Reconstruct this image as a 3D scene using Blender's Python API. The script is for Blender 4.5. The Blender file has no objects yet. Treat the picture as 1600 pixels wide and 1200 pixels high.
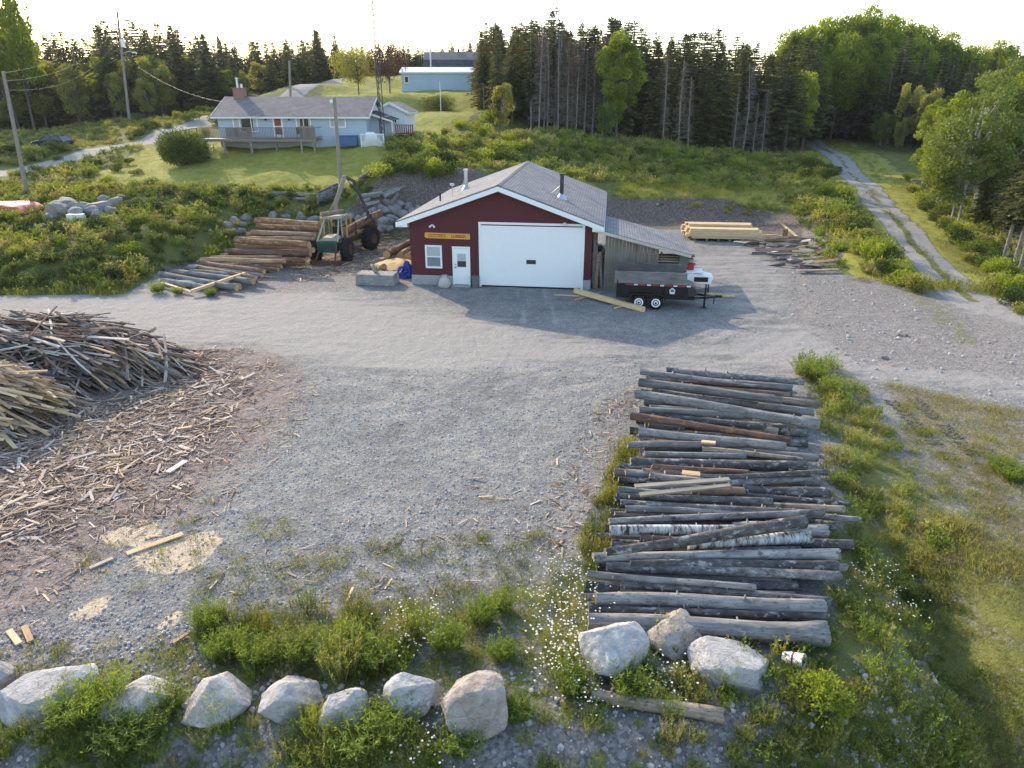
import bpy, math, random
import numpy as np
from mathutils import Vector, Matrix, Euler
S = bpy.context.scene
C = S.collection
PI = math.pi
# ------------------------------------------------------------------ camera, sky, sun, exposure
H, FPX, TH = 10.3, 1101.0, math.radians(22.45)
cd = bpy.data.cameras.new('camera'); cam = bpy.data.objects.new('camera', cd); C.objects.link(cam)
cam.location = (0, 0, H); cam.rotation_euler = (PI/2 - TH, 0, 0)
cd.sensor_width = 36; cd.lens = FPX/1600*36; cd.clip_start = .1; cd.clip_end = 4000
S.camera = cam
SUN_EL, SUN_AZ = math.radians(24.8), math.atan2(-.57, .82)      # azimuth from +Y towards +X
W = bpy.data.worlds.new('World'); S.world = W; W.use_nodes = True
wn = W.node_tree.nodes; bg = wn['Background']
sky = wn.new('ShaderNodeTexSky'); sky.sky_type = 'NISHITA'; sky.sun_disc = False
sky.sun_elevation = SUN_EL; sky.sun_rotation = SUN_AZ
sky.air_density = 1.1; sky.dust_density = 1.0; sky.ozone_density = 1.0; sky.altitude = 50
W.node_tree.links.new(sky.outputs[0], bg.inputs[0]); bg.inputs[1].default_value = 0.15
sl = bpy.data.lights.new('sun', 'SUN'); sun = bpy.data.objects.new('sun', sl); C.objects.link(sun)
sl.energy = 2.2; sl.angle = math.radians(.55); sl.color = (1.0, .83, .61)
sd = Vector((math.sin(SUN_AZ)*math.cos(SUN_EL), math.cos(SUN_AZ)*math.cos(SUN_EL), math.sin(SUN_EL)))
sun.rotation_euler = sd.to_track_quat('Z', 'Y').to_euler(); sun.location = (-30, 40, 60)
S.view_settings.view_transform = 'Standard'; S.view_settings.look = 'None'
S.view_settings.exposure = 1.62; S.view_settings.gamma = 1
S.cycles.max_bounces = 6; S.cycles.diffuse_bounces = 3; S.cycles.transparent_max_bounces = 8
S.cycles.caustics_reflective = False; S.cycles.caustics_refractive = False
# ------------------------------------------------------------------ projection helpers
cT, sT = math.cos(TH), math.sin(TH)
def ray(u, v):
    a = (u-800)/FPX; b = -(v-600)/FPX
    return a, cT + b*sT, -sT + b*cT
def atz(u, v, z=0.):
    d = ray(u, v); t = (z-H)/d[2]
    return Vector((d[0]*t, d[1]*t, z))
def aty(u, v, Y):
    d = ray(u, v); t = Y/d[1]
    return Vector((d[0]*t, Y, H + d[2]*t))
def proj(x, y, z):
    z = z-H; f = y*cT - z*sT; w = y*sT + z*cT
    return 800 + FPX*x/f, 600 - FPX*w/f
def inpoly(u, v, poly):
    u = np.asarray(u, float); v = np.asarray(v, float); r = np.zeros(u.shape, bool)
    n = len(poly)
    for i in range(n):
        x0, y0 = poly[i]; x1, y1 = poly[(i+1) % n]
        c = ((y0 > v) != (y1 > v))
        with np.errstate(divide='ignore', invalid='ignore'):
            r ^= c & (u < (x1-x0)*(v-y0)/(y1-y0+1e-12) + x0)
    return r
def segdist(x, y, pts, closed=False):
    d = np.full(np.shape(x), 1e9); n = len(pts)
    for i in range(n if closed else n-1):
        x0, y0 = pts[i]; x1, y1 = pts[(i+1) % n]
        dx, dy = x1-x0, y1-y0; L = dx*dx+dy*dy+1e-12
        t = np.clip(((x-x0)*dx + (y-y0)*dy)/L, 0, 1)
        d = np.minimum(d, np.hypot(x-x0-t*dx, y-y0-t*dy))
    return d
def sstep(a, b, x):
    t = np.clip((x-a)/(b-a), 0, 1); return t*t*(3-2*t)
def vnoise(x, y, seed=0):
    x = np.asarray(x, float); y = np.asarray(y, float)
    xi = np.floor(x).astype(int); yi = np.floor(y).astype(int); fx = x-xi; fy = y-yi
    def h(a, b):
        n = np.sin(a*127.1 + b*311.7 + seed*74.7)*43758.5453
        return n - np.floor(n)
    fx = fx*fx*(3-2*fx); fy = fy*fy*(3-2*fy)
    return (h(xi, yi)*(1-fx)+h(xi+1, yi)*fx)*(1-fy) + (h(xi, yi+1)*(1-fx)+h(xi+1, yi+1)*fx)*fy
def fbm(x, y, seed=0):
    return .5*vnoise(x, y, seed)+.3*vnoise(x*2.1, y*2.1, seed+1)+.2*vnoise(x*4.3, y*4.3, seed+2)
# ------------------------------------------------------------------ terrain function
CTRL = [(u, v, Y) for u, v, Y in [
 (180,296,58),(260,300,57),(340,300,57),(430,302,57),(520,302,57),(560,283,60),(300,262,63),(450,262,63),
 (340,224,71),(600,226,70),(470,226,70),(640,205,78),(612,216,72),(690,175,92),(690,141,118),(740,142,116),
 (560,148,108),(610,146,110),(500,131,120),(580,120,140),(680,112,150),(450,160,104),(83,233,85),(0,274,68),(200,227,84),
 (300,199,92),(345,180,98),(200,188,108),(100,203,108),(0,216,108),(0,303,60),(100,330,54),(0,385,46),(200,343,51),
 (60,300,60),(150,268,66),(250,230,76),(300,345,52),(1000,302,63),(1080,303,63),(1160,306,62),(1230,322,58),(700,262,64),(630,262,61),
 (800,212,80),(750,175,90),(850,203,84),(990,222,86),(1100,236,88),(1200,244,89),(1285,234,98),(1300,280,75),
 (1350,330,60),(1400,225,104),(1500,350,55),(1580,440,43),(1600,255,95),(900,285,64),(1250,300,64),(1270,370,52)]]
cpts = [tuple(aty(*c)) for c in CTRL]
cpts += [(-80,60,1.5),(-120,90,3.5),(-130,130,6),(-60,140,11),(-10,180,15),(-60,200,16),(60,130,6),(60,180,8),(100,120,5),
         (130,200,9),(28,40,0.),(36,32,-.1),(50,40,0),(60,60,1.0),(34,22,-.6),(45,10,-1.2),(0,260,17),(-120,260,17),(120,260,12),(200,150,7),(-250,150,8),
         (0,500,18),(-300,500,18),(300,500,14),(-60,45,.4),(-45,48,.6),(26,45,.5)]
cpts = np.array(cpts)
PAD = [(-90,37.5),(-28,37.6),(-21.5,38.0),(-21.5,43),(-19,47),(-17,50.5),(-10,53),(-6,55.5),(5,59),(14,59.3),(20,58.5),(21,54),(20.3,50),
       (19.8,44),(21.5,41),(24,38),(40,31),(90,22),(90,-10),(-90,-10)]
NEAR = [(-70,9.5),(-9.4,9.5),(0.5,9.25),(3,9.3),(6.9,10.6),(8.3,14.5),(9.3,19.5),(10.4,19),(11.2,15),(11.6,11),(13.0,7),(13.5,-8),(-70,-8)]
ROAD_L = [(-90,62),tuple(aty(-60,292,64))[:2],tuple(aty(0,277,69))[:2],tuple(aty(130,247,76))[:2],tuple(aty(215,221,85))[:2],tuple(aty(290,201,92))[:2],tuple(aty(345,184,98))[:2],tuple(aty(420,164,106))[:2],tuple(aty(490,136,120))[:2],tuple(aty(530,122,140))[:2]]
TRACK = [tuple(atz(1660,580))[:2],tuple(atz(1560,500))[:2],tuple(aty(1465,430,42.5))[:2],tuple(aty(1400,355,55))[:2],tuple(aty(1345,290,72))[:2],tuple(aty(1300,245,92))[:2],tuple(aty(1280,230,102))[:2],tuple(aty(1268,222,112))[:2]]
def terrain(x, y):
    x = np.atleast_1d(np.asarray(x, float)); y = np.atleast_1d(np.asarray(y, float)); shp = x.shape
    x = x.ravel(); y = y.ravel(); num = np.zeros_like(x); den = np.zeros_like(x)
    for px, py, pz in cpts:
        w = 1/((x-px)**2 + (y-py)**2 + 6.0)**1.6
        num += w*pz; den += w
    base = num/den
    d = segdist(x, y, PAD, True); ins = inpoly(x, y, PAD)
    d = np.where(ins, 0, d)
    s = sstep(0, 1, d/(2.5 + 1.5*np.clip(base, 0, 3)))
    z = base*s + s*.35*(fbm(x*.6, y*.6, 3)-.5) + (.06*(fbm(x*.5, y*.5, 9)-.5) + .035*(fbm(x*1.7, y*1.7, 13)-.5))*(1-s)
    dn = segdist(x, y, NEAR, True); inn = inpoly(x, y, NEAR)
    z -= np.where(inn, (1.7*sstep(0, 3.2, dn)), 0)
    return z.reshape(shp)
def gz(x, y): return float(terrain([x], [y])[0])
def on(x, y, dz=0.): return Vector((x, y, gz(x, y)+dz))
def hit(u, v):
    """ground point seen at a pixel: march along the ray"""
    d = ray(u, v); t = 6.
    for _ in range(4000):
        p = (d[0]*t, d[1]*t, H+d[2]*t)
        g = gz(p[0], p[1])
        if p[2] <= g: break
        t += max(.06, (p[2]-g)*.5)
        if t > 400: break
    return Vector((p[0], p[1], g))
# ------------------------------------------------------------------ scene helpers
def tag(o, label=None, cat=None, group=None, kind=None):
    if label: o['label'] = label
    if cat: o['category'] = cat
    if group: o['group'] = group
    if kind: o['kind'] = kind
    return o
def thing(name, label, cat, loc=(0,0,0), rz=0., group=None):
    o = bpy.data.objects.new(name, None); C.objects.link(o); o.empty_display_size = .2
    o.location = loc; o.rotation_euler = (0, 0, rz)
    return tag(o, label, cat, group)
def link(name, me, parent=None, loc=None, rot=None, sc=None):
    o = bpy.data.objects.new(name, me); C.objects.link(o)
    if parent: o.parent = parent
    if loc is not None: o.location = loc
    if rot is not None: o.rotation_euler = rot
    if sc is not None: o.scale = (sc,)*3 if isinstance(sc, (int, float)) else sc
    return o
def copy_tree(o, parent=None):
    c = o.copy(); C.objects.link(c); c.parent = parent
    for ch in list(o.children): copy_tree(ch, c)
    return c
def RZ(a): return Matrix.Rotation(a, 3, 'Z')
class MB:
    def __init__(s): s.v = []; s.f = []; s.m = []; s.sm = []
    def add(s, vs, fs, m=0, sm=False):
        n = len(s.v); s.v += [tuple(p) for p in vs]
        for f in fs: s.f.append([i+n for i in f]); s.m.append(m); s.sm.append(sm)
        return s
    def box(s, c, d, R=None, m=0, taper=1.):
        hx, hy, hz = d[0]/2, d[1]/2, d[2]/2; c = Vector(c)
        vs = []
        for z in (-hz, hz):
            k = taper if z > 0 else 1
            for x, y in ((-hx,-hy),(hx,-hy),(hx,hy),(-hx,hy)):
                p = Vector((x*k, y*k, z)); vs.append(c + (R @ p if R is not None else p))
        return s.add(vs, [(3,2,1,0),(4,5,6,7),(0,1,5,4),(1,2,6,5),(2,3,7,6),(3,0,4,7)], m)
    def bar(s, a, b, w, h, m=0, roll=0.):
        a = Vector(a); b = Vector(b); d = b-a; q = d.to_track_quat('X', 'Z').to_matrix() @ Matrix.Rotation(roll, 3, 'X')
        return s.box((a+b)/2, (d.length, w, h), q, m)
    def tube(s, pts, rs, n=10, m=0, cap=True, mc=None, sm=True):
        pts = [Vector(p) for p in pts]
        if isinstance(rs, (int, float)): rs = [rs]*len(pts)
        vs = []; up0 = Vector((0, 0, 1))
        for i, p in enumerate(pts):
            d = (pts[min(i+1, len(pts)-1)] - pts[max(i-1, 0)]).normalized()
            a = d.cross(up0 if abs(d.z) < .95 else Vector((1, 0, 0))).normalized(); b = d.cross(a)
            for k in range(n):
                t = 2*PI*k/n; vs.append(p + (a*math.cos(t)+b*math.sin(t))*rs[i])
        fs = [(i*n+k, i*n+(k+1) % n, (i+1)*n+(k+1) % n, (i+1)*n+k) for i in range(len(pts)-1) for k in range(n)]
        s.add(vs, fs, m, sm)
        if cap:
            s.add(vs[:n], [tuple(range(n))], m if mc is None else mc); s.add(vs[-n:], [tuple(reversed(range(n)))], m if mc is None else mc)
        return s
    def lathe(s, prof, c=(0,0,0), ax='Z', n=20, m=0):
        vs = []
        for r, z in prof:
            for k in range(n):
                t = 2*PI*k/n; p = (r*math.cos(t), r*math.sin(t), z)
                p = {'Z': p, 'Y': (p[0], p[2], p[1]), 'X': (p[2], p[0], p[1])}[ax]
                vs.append(Vector(c)+Vector(p))
        fs = [(i*n+k, i*n+(k+1) % n, (i+1)*n+(k+1) % n, (i+1)*n+k) for i in range(len(prof)-1) for k in range(n)]
        return s.add(vs, fs, m, True)
    def prism(s, poly, y0, y1, m=0, ax='Y'):
        """2D polygon (x,z) swept along y (ax Y), or (y,z) swept along x (ax X), or (x,y) along z"""
        n = len(poly)
        def mk(a, b, t): return {'Y': (a, t, b), 'X': (t, a, b), 'Z': (a, b, t)}[ax]
        vs = [mk(a, b, y0) for a, b in poly] + [mk(a, b, y1) for a, b in poly]
        fs = [tuple(range(n)), tuple(reversed(range(n, 2*n)))] + [(i, i+n, (i+1) % n+n, (i+1) % n) for i in range(n)]
        return s.add(vs, fs, m)
    def build(s, name, mats, parent=None, loc=None, rot=None, bevel=0, fix=True):
        me = bpy.data.meshes.new(name); me.from_pydata(s.v, [], s.f)
        if not isinstance(mats, (list, tuple)): mats = [mats]
        for m in mats: me.materials.append(m)
        me.polygons.foreach_set('material_index', s.m); me.polygons.foreach_set('use_smooth', s.sm)
        if fix:
            import bmesh
            b = bmesh.new(); b.from_mesh(me); bmesh.ops.recalc_face_normals(b, faces=b.faces); b.to_mesh(me); b.free()
        me.update()
        o = link(name, me, parent, loc, rot)
        if bevel:
            md = o.modifiers.new('bevel', 'BEVEL'); md.width = bevel; md.segments = 2; md.limit_method = 'ANGLE'
        return o
def npmesh(name, V, F, mats, tint=None, mi=None, smooth=False):
    """V (n,3), F (m,k) constant k"""
    V = np.asarray(V, np.float32); F = np.asarray(F, np.int32); k = F.shape[1]
    me = bpy.data.meshes.new(name)
    me.vertices.add(len(V)); me.vertices.foreach_set('co', V.ravel())
    me.loops.add(F.size); me.loops.foreach_set('vertex_index', F.ravel())
    me.polygons.add(len(F)); me.polygons.foreach_set('loop_start', np.arange(0, F.size, k, dtype=np.int32))
    if mi is not None: me.polygons.foreach_set('material_index', np.asarray(mi, np.int32))
    me.polygons.foreach_set('use_smooth', np.full(len(F), smooth))
    for m in (mats if isinstance(mats, (list, tuple)) else [mats]): me.materials.append(m)
    if tint is not None:
        a = me.attributes.new('tint', 'FLOAT', 'POINT'); a.data.foreach_set('value', np.asarray(tint, np.float32))
    me.update(calc_edges=True)
    return me
# ------------------------------------------------------------------ materials
class N:
    def __init__(s, name):
        s.mat = bpy.data.materials.new(name); s.mat.use_nodes = True; s.nt = s.mat.node_tree; s.nt.nodes.clear()
        s.out = s.nt.nodes.new('ShaderNodeOutputMaterial')
    def n(s, t, ins=None, **kw):
        nd = s.nt.nodes.new(t)
        for k, v in kw.items(): setattr(nd, k, v)
        for k, v in (ins or {}).items(): s.set(nd.inputs[k], v)
        return nd
    def set(s, sock, v):
        if isinstance(v, bpy.types.NodeSocket): s.nt.links.new(v, sock)
        elif isinstance(v, (tuple, list)) and len(v) == 3 and sock.type == 'RGBA': sock.default_value = (*v, 1)
        else: sock.default_value = v
    def coord(s, kind='Object', scale=(1,1,1), rnd=True):
        tc = s.n('ShaderNodeTexCoord').outputs[kind] if kind != 'World' else s.n('ShaderNodeNewGeometry').outputs['Position']
        v = tc
        if rnd and kind == 'Object':
            oi = s.n('ShaderNodeObjectInfo').outputs['Random']
            v = s.n('ShaderNodeVectorMath', {0: v, 1: s.n('ShaderNodeVectorMath', {0: (37.,17.,53.), 3: oi}, operation='SCALE').outputs[0]}, operation='ADD').outputs[0]
        return s.n('ShaderNodeMapping', {0: v, 3: scale}).outputs[0]
    def noise(s, vec, scale, detail=4, rough=.6, dist=0.): return s.n('ShaderNodeTexNoise', {'Vector': vec, 'Scale': scale, 'Detail': detail, 'Roughness': rough, 'Distortion': dist}).outputs['Fac']
    def vor(s, vec, scale, out='Color', feature='F1'): return s.n('ShaderNodeTexVoronoi', {'Vector': vec, 'Scale': scale}, feature=feature).outputs[out]
    def ramp(s, f, *st):
        r = s.n('ShaderNodeValToRGB', {0: f}); e = r.color_ramp.elements
        while len(e) < len(st): e.new(.5)
        for i, (p, c) in enumerate(st):
            e[i].position = p; e[i].color = (*c, 1) if isinstance(c, tuple) else (c, c, c, 1)
        return r.outputs[0]
    def mix(s, f, a, b, mode='MIX'):
        m = s.n('ShaderNodeMix', data_type='RGBA', blend_type=mode)
        s.set(m.inputs[0], f); s.set(m.inputs[6], a); s.set(m.inputs[7], b); return m.outputs[2]
    def math(s, op, a, b=0., c=0.):
        m = s.n('ShaderNodeMath', operation=op); s.set(m.inputs[0], a); s.set(m.inputs[1], b); s.set(m.inputs[2], c); return m.outputs[0]
    def rng(s, v, a, b, c=0., d=1., smooth=True):
        m = s.n('ShaderNodeMapRange', {0: v, 1: a, 2: b, 3: c, 4: d}); m.interpolation_type = 'SMOOTHSTEP' if smooth else 'LINEAR'; return m.outputs[0]
    def attr(s, name): return s.n('ShaderNodeAttribute', attribute_name=name).outputs['Fac']
    def rnd(s): return s.n('ShaderNodeObjectInfo').outputs['Random']
    def bump(s, h, st=.3, d=.05, nrm=None):
        b = s.n('ShaderNodeBump', {'Height': h, 'Strength': st, 'Distance': d})
        if nrm: s.set(b.inputs['Normal'], nrm)
        return b.outputs[0]
    def pbr(s, col, rough=.8, nrm=None, metal=0., spec=.3, **kw):
        p = s.n('ShaderNodeBsdfPrincipled', {'Base Color': col, 'Roughness': rough, 'Metallic': metal, 'Specular IOR Level': spec})
        for k, v in kw.items(): s.set(p.inputs[k.replace('_', ' ')], v)
        if nrm: s.set(p.inputs['Normal'], nrm)
        s.nt.links.new(p.outputs[0], s.out.inputs[0]); return s.mat
def flat(name, col, rough=.6, metal=0., var=.12, sc=3., bump=.05):
    m = N(name); v = m.coord('Object'); f = m.noise(v, sc, 5)
    c = m.mix(f, tuple(x*(1-var*2) for x in col), tuple(min(1, x*(1+var)) for x in col))
    f2 = m.noise(v, sc*14, 3)
    return m.pbr(c, m.rng(f2, .2, .8, rough*.85, min(1, rough*1.12)), m.bump(f2, bump, .01), metal)
def leafmat(name, dark, lite, transl=.35, tcol=None, stripe=None):
    m = N(name); t = m.attr('tint')
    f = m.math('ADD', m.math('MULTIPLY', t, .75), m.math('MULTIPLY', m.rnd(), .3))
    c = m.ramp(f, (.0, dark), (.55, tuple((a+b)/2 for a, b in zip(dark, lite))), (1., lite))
    d = m.n('ShaderNodeBsdfPrincipled', {'Base Color': c, 'Roughness': .62, 'Specular IOR Level': .25})
    tr = m.n('ShaderNodeBsdfTranslucent', {0: m.mix(1., c, tcol or (1.5, 1.35, .55), 'MULTIPLY')})
    mx = m.n('ShaderNodeMixShader', {0: transl}); m.nt.links.new(d.outputs[0], mx.inputs[1]); m.nt.links.new(tr.outputs[0], mx.inputs[2])
    m.nt.links.new(mx.outputs[0], m.out.inputs[0]); return m.mat
def woodmat(name, cols, sx=1.2, sr=14., bump=.5, rough=.85, rnd=.6, spots=None):
    """long grain along local X"""
    m = N(name); v = m.coord('Object', (sx, sr, sr)); v2 = m.coord('Object', (1.6, 3.5, 3.5))
    g = m.noise(v, 1., 6, .65, .3); b = m.noise(v2, 1., 4)
    f = m.math('ADD', m.math('MULTIPLY', g, .6), m.math('MULTIPLY', b, .4))
    f = m.math('ADD', f, m.math('MULTIPLY', m.math('SUBTRACT', m.rnd(), .5), rnd*.35))
    c = m.ramp(f, (.28, cols[0]), (.5, cols[1]), (.72, cols[2]))
    if spots:
        s = m.noise(m.coord('Object', (1.2, 2., 2.)), 2.2, 5, .7); c = m.mix(m.rng(s, .55, .62), c, spots); s2 = m.noise(m.coord('Object', (3., 9., 9.)), 2.5, 4, .7); c = m.mix(m.rng(s2, .56, .64, 0, .75), c, tuple(x*.35 for x in cols[1]))
    return m.pbr(c, rough, m.bump(g, bump, .02), spec=.2)
MT = {}
MT['bark_grey'] = woodmat('bark_grey', [(.06,.054,.05),(.20,.185,.172),(.41,.38,.35)], spots=(.14,.13,.12))
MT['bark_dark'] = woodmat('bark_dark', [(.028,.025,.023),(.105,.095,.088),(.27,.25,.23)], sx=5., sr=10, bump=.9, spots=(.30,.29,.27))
MT['bark_brown'] = woodmat('bark_brown', [(.085,.042,.025),(.26,.145,.08),(.52,.35,.21)], spots=(.42,.27,.15))
MT['bark_peel'] = woodmat('bark_peel', [(.10,.075,.055),(.26,.19,.135),(.42,.34,.26)], spots=(.12,.11,.10))
MT['bark_rust'] = woodmat('bark_rust', [(.075,.045,.035),(.19,.11,.08),(.36,.25,.17)], spots=(.30,.15,.07))
MT['cut_grey'] = flat('cut_grey', (.30,.26,.21), .9, var=.3, sc=9)
MT['cut_fresh'] = flat('cut_fresh', (.50,.30,.14), .85, var=.3, sc=9)
def birchmat():
    m = N('birch_bark'); v = m.coord('Object', (9, 2.4, 2.4)); f = m.noise(v, 1., 5, .7, .5)
    c = m.ramp(f, (.40, (.04,.035,.03)), (.47, (.30,.29,.27)), (.58, (.55,.55,.52)))
    return m.pbr(c, .75, m.bump(f, .4, .01))
MT['birch'] = birchmat()
MT['board_grey'] = woodmat('board_grey', [(.12,.085,.065),(.35,.27,.22),(.64,.54,.46)], rnd=2.0, bump=.25)
MT['board_fresh'] = woodmat('board_fresh', [(.33,.20,.10),(.52,.36,.20),(.68,.52,.33)], rnd=.9, bump=.2)
MT['board_brown'] = woodmat('board_brown', [(.10,.05,.03),(.22,.13,.085),(.36,.24,.16)], rnd=1., bump=.3)
MT['plank_dark'] = woodmat('plank_dark', [(.055,.05,.048),(.13,.12,.113),(.22,.205,.19)], rnd=.8, bump=.3)
MT['board_old'] = woodmat('board_old', [(.10,.085,.065),(.20,.175,.14),(.32,.28,.23)], rnd=.8, bump=.3)
MT['lumber'] = woodmat('lumber', [(.50,.33,.16),(.62,.44,.24),(.74,.57,.35)], rnd=.5, bump=.15, sr=20)
def rockmat(name, a, b, c):
    m = N(name); v = m.coord('Object'); n1 = m.noise(v, 1.6, 6, .62, .6); n2 = m.noise(v, 9., 6, .7); n3 = m.noise(v, .9, 3)
    f = m.math('ADD', m.math('MULTIPLY', n1, .65), m.math('MULTIPLY', n2, .35))
    col = m.ramp(f, (.30, a), (.50, b), (.68, c))
    col = m.mix(m.rng(n3, .52, .70, 0, .6), col, (.38,.30,.24)); col = m.mix(m.rng(m.noise(v, 2.3, 5, .7), .58, .68, 0, .55), col, (.20,.19,.17))
    mp = m.n('ShaderNodeMapping', {0: v, 2: (.5,.9,.2), 3: (1.2, 1.2, 6.)}).outputs[0]
    vein = m.noise(mp, 1.4, 4, .6, 1.2)
    col = m.mix(m.rng(vein, .62, .70, 0, .5), col, c)
    cr = m.vor(m.n('ShaderNodeMapping', {0: v, 3: (1, 1.6, 2.)}).outputs[0], 1.3, 'Distance', 'DISTANCE_TO_EDGE')
    crack = m.rng(cr, 0., .012, .45, 1.)
    col = m.mix(m.math('MULTIPLY', m.math('SUBTRACT', 1., crack), m.rng(n3, .4, .6)), col, tuple(x*.45 for x in a))
    hgt = m.math('ADD', m.math('MULTIPLY', n1, 1.), m.math('MULTIPLY', n2, .45))
    hgt = m.math('ADD', hgt, m.math('MULTIPLY', crack, .12))
    return m.pbr(col, .85, m.bump(hgt, .8, .12), spec=.25)
MT['boulder'] = rockmat('boulder', (.26,.235,.22), (.43,.40,.375), (.60,.57,.54))
MT['boulder_brown'] = rockmat('boulder_brown', (.20,.15,.115), (.36,.30,.25), (.50,.46,.42))
MT['rock_grey'] = rockmat('rock_grey', (.14,.13,.125), (.25,.235,.22), (.38,.36,.34))
MT['leaf_mid'] = leafmat('leaf_mid', (.035,.056,.012), (.19,.24,.05))
MT['leaf_bright'] = leafmat('leaf_bright', (.085,.125,.015), (.30,.36,.05), .5)
MT['leaf_dark'] = leafmat('leaf_dark', (.018,.034,.008), (.06,.095,.022), .25)
MT['leaf_red'] = leafmat('leaf_red', (.06,.03,.022), (.17,.085,.055), .3, (1.3,.9,.6))
MT['leaf_olive'] = leafmat('leaf_olive', (.10,.11,.028), (.34,.34,.10), .42)
MT['needle'] = leafmat('needle', (.028,.038,.020), (.135,.148,.066), .26)
MT['needle_warm'] = leafmat('needle_warm', (.034,.040,.016), (.17,.17,.06), .28)
MT['twig_dead'] = leafmat('twig_dead', (.075,.062,.055), (.22,.185,.165), .05, (1,1,1))
MT['needle_rust'] = leafmat('needle_rust', (.05,.032,.024), (.15,.10,.075), .1, (1,1,1))
MT['grass'] = leafmat('grass', (.07,.095,.015), (.27,.30,.06), .42)
MT['grass_dry'] = leafmat('grass_dry', (.15,.13,.04), (.42,.37,.14), .38, (1.2,1.1,.7))
MT['weed'] = leafmat('weed', (.055,.085,.016), (.23,.30,.055), .42)
MT['petal'] = leafmat('petal', (.60,.56,.44), (.80,.78,.68), .25, (1,1,1))
MT['stem'] = flat('stem', (.10,.11,.04), .8)
MT['trunk'] = flat('trunk', (.12,.10,.085), .95, var=.35, sc=5, bump=.5)
MT['trunk_pale'] = flat('trunk_pale', (.27,.235,.205), .95, var=.35, sc=5, bump=.5)
MT['trunk_birch'] = flat('trunk_birch', (.46,.43,.39), .85, var=.4, sc=4, bump=.3)
MT['pole_wood'] = flat('pole_wood', (.27,.235,.20), .9, var=.2, sc=4, bump=.3)
MT['white'] = flat('white_paint', (.78,.78,.77), .45, var=.03)
MT['white_rough'] = flat('white_weathered', (.70,.70,.68), .7, var=.08)
MT['black'] = flat('black_paint', (.012,.012,.014), .4, var=.3)
MT['rubber'] = flat('rubber', (.018,.018,.019), .85, var=.4, sc=8, bump=.3)
MT['galv'] = flat('galvanised_metal', (.55,.56,.57), .38, .75, var=.15)
MT['steel_dark'] = flat('dark_steel', (.06,.06,.062), .5, .4, var=.3)
MT['rust'] = flat('rusty_steel', (.14,.075,.045), .85, .1, var=.4, sc=8)
MT['green_paint'] = flat('green_paint', (.025,.10,.075), .5, var=.25)
MT['yellow_paint'] = flat('yellow_paint', (.48,.36,.10), .55, var=.25)
MT['cream_paint'] = flat('cream_paint', (.38,.34,.25), .6, var=.15)
MT['concrete'] = flat('concrete', (.36,.36,.35), .9, var=.18, sc=2.5, bump=.2)
MT['red_paint'] = flat('red_paint', (.35,.03,.03), .5)
MT['red_tarp'] = flat('red_tarp', (.55,.11,.10), .6, var=.2)
MT['red_stain'] = flat('red_stained_wood', (.16,.045,.035), .8, var=.25)
MT['blue_tarp'] = flat('blue_tarp', (.015,.04,.28), .45, var=.3)
MT['sack'] = flat('sack_cloth', (.52,.46,.42), .9, var=.15, sc=6, bump=.3)
MT['brick'] = flat('brick', (.30,.17,.13), .9, var=.25, sc=12, bump=.3)
MT['navy'] = flat('navy_car_paint', (.012,.02,.06), .25, .2, var=.1)
MT['silver'] = flat('pale_reflector', (.70,.70,.70), .3, .1, var=.05)
MT['deck_wood'] = flat('deck_wood', (.24,.19,.16), .85, var=.25, sc=6, bump=.2)
MT['sawdust'] = flat('sawdust', (.62,.42,.20), .95, var=.2, sc=10, bump=.5)
MT['curtain'] = flat('curtain', (.45,.46,.46), .9, var=.2, sc=10)
MT['sign_wood'] = flat('sign_wood', (.62,.36,.07), .7, var=.15, sc=6)
MT['sign_red'] = flat('sign_letter_paint', (.50,.05,.015), .6, var=.1)
MT['emblem_blue'] = flat('emblem_paint', (.10,.14,.22), .4)
MT['glass'] = N('window_glass').pbr((.03,.035,.04), .06, spec=.6)
MT['lampglass'] = flat('lamp_lens', (.75,.75,.72), .2, var=.02)
def siding(name, col, pitch, ax=2, depth=.5, var=.1, vertical=False):
    m = N(name); p = m.coord('Object', rnd=False); sx = m.n('ShaderNodeSeparateXYZ', {0: p}).outputs
    if vertical: saw = m.math('FRACT', m.math('DIVIDE', m.math('ADD', sx[0], sx[1]), pitch))
    else: saw = m.math('FRACT', m.math('DIVIDE', sx[ax], pitch))
    h = m.math('SUBTRACT', 1., saw) if not vertical else m.rng(saw, 0., .12, 0., 1.)
    n = m.noise(p, 1.3, 4); n2 = m.noise(m.n('ShaderNodeMapping', {0: p, 3: (.6, .6, 9.)}).outputs[0], 1., 3)
    c = m.mix(m.math('ADD', m.math('MULTIPLY', n, .6), m.math('MULTIPLY', n2, .4)), tuple(x*(1-var*1.6) for x in col), tuple(min(1, x*(1+var)) for x in col))
    ln = m.rng(saw, .0, .09, .72, 1.)                                   # the narrow dark joint between boards
    c = m.mix(1., c, m.n('ShaderNodeCombineColor', {0: ln, 1: ln, 2: ln}).outputs[0], 'MULTIPLY')
    return m.pbr(c, .7, m.bump(h, depth, .02))
MT['siding_red'] = siding('red_siding', (.088,.017,.022), .13)
MT['siding_blue'] = siding('blue_siding', (.39,.45,.53), .26)
MT['siding_pale'] = siding('pale_blue_siding', (.42,.53,.64), .24)
MT['siding_white'] = siding('white_siding', (.66,.68,.72), .3, vertical=True)
MT['shed_boards'] = siding('shed_board_wall', (.20,.175,.14), .19, vertical=True, var=.35)
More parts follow.
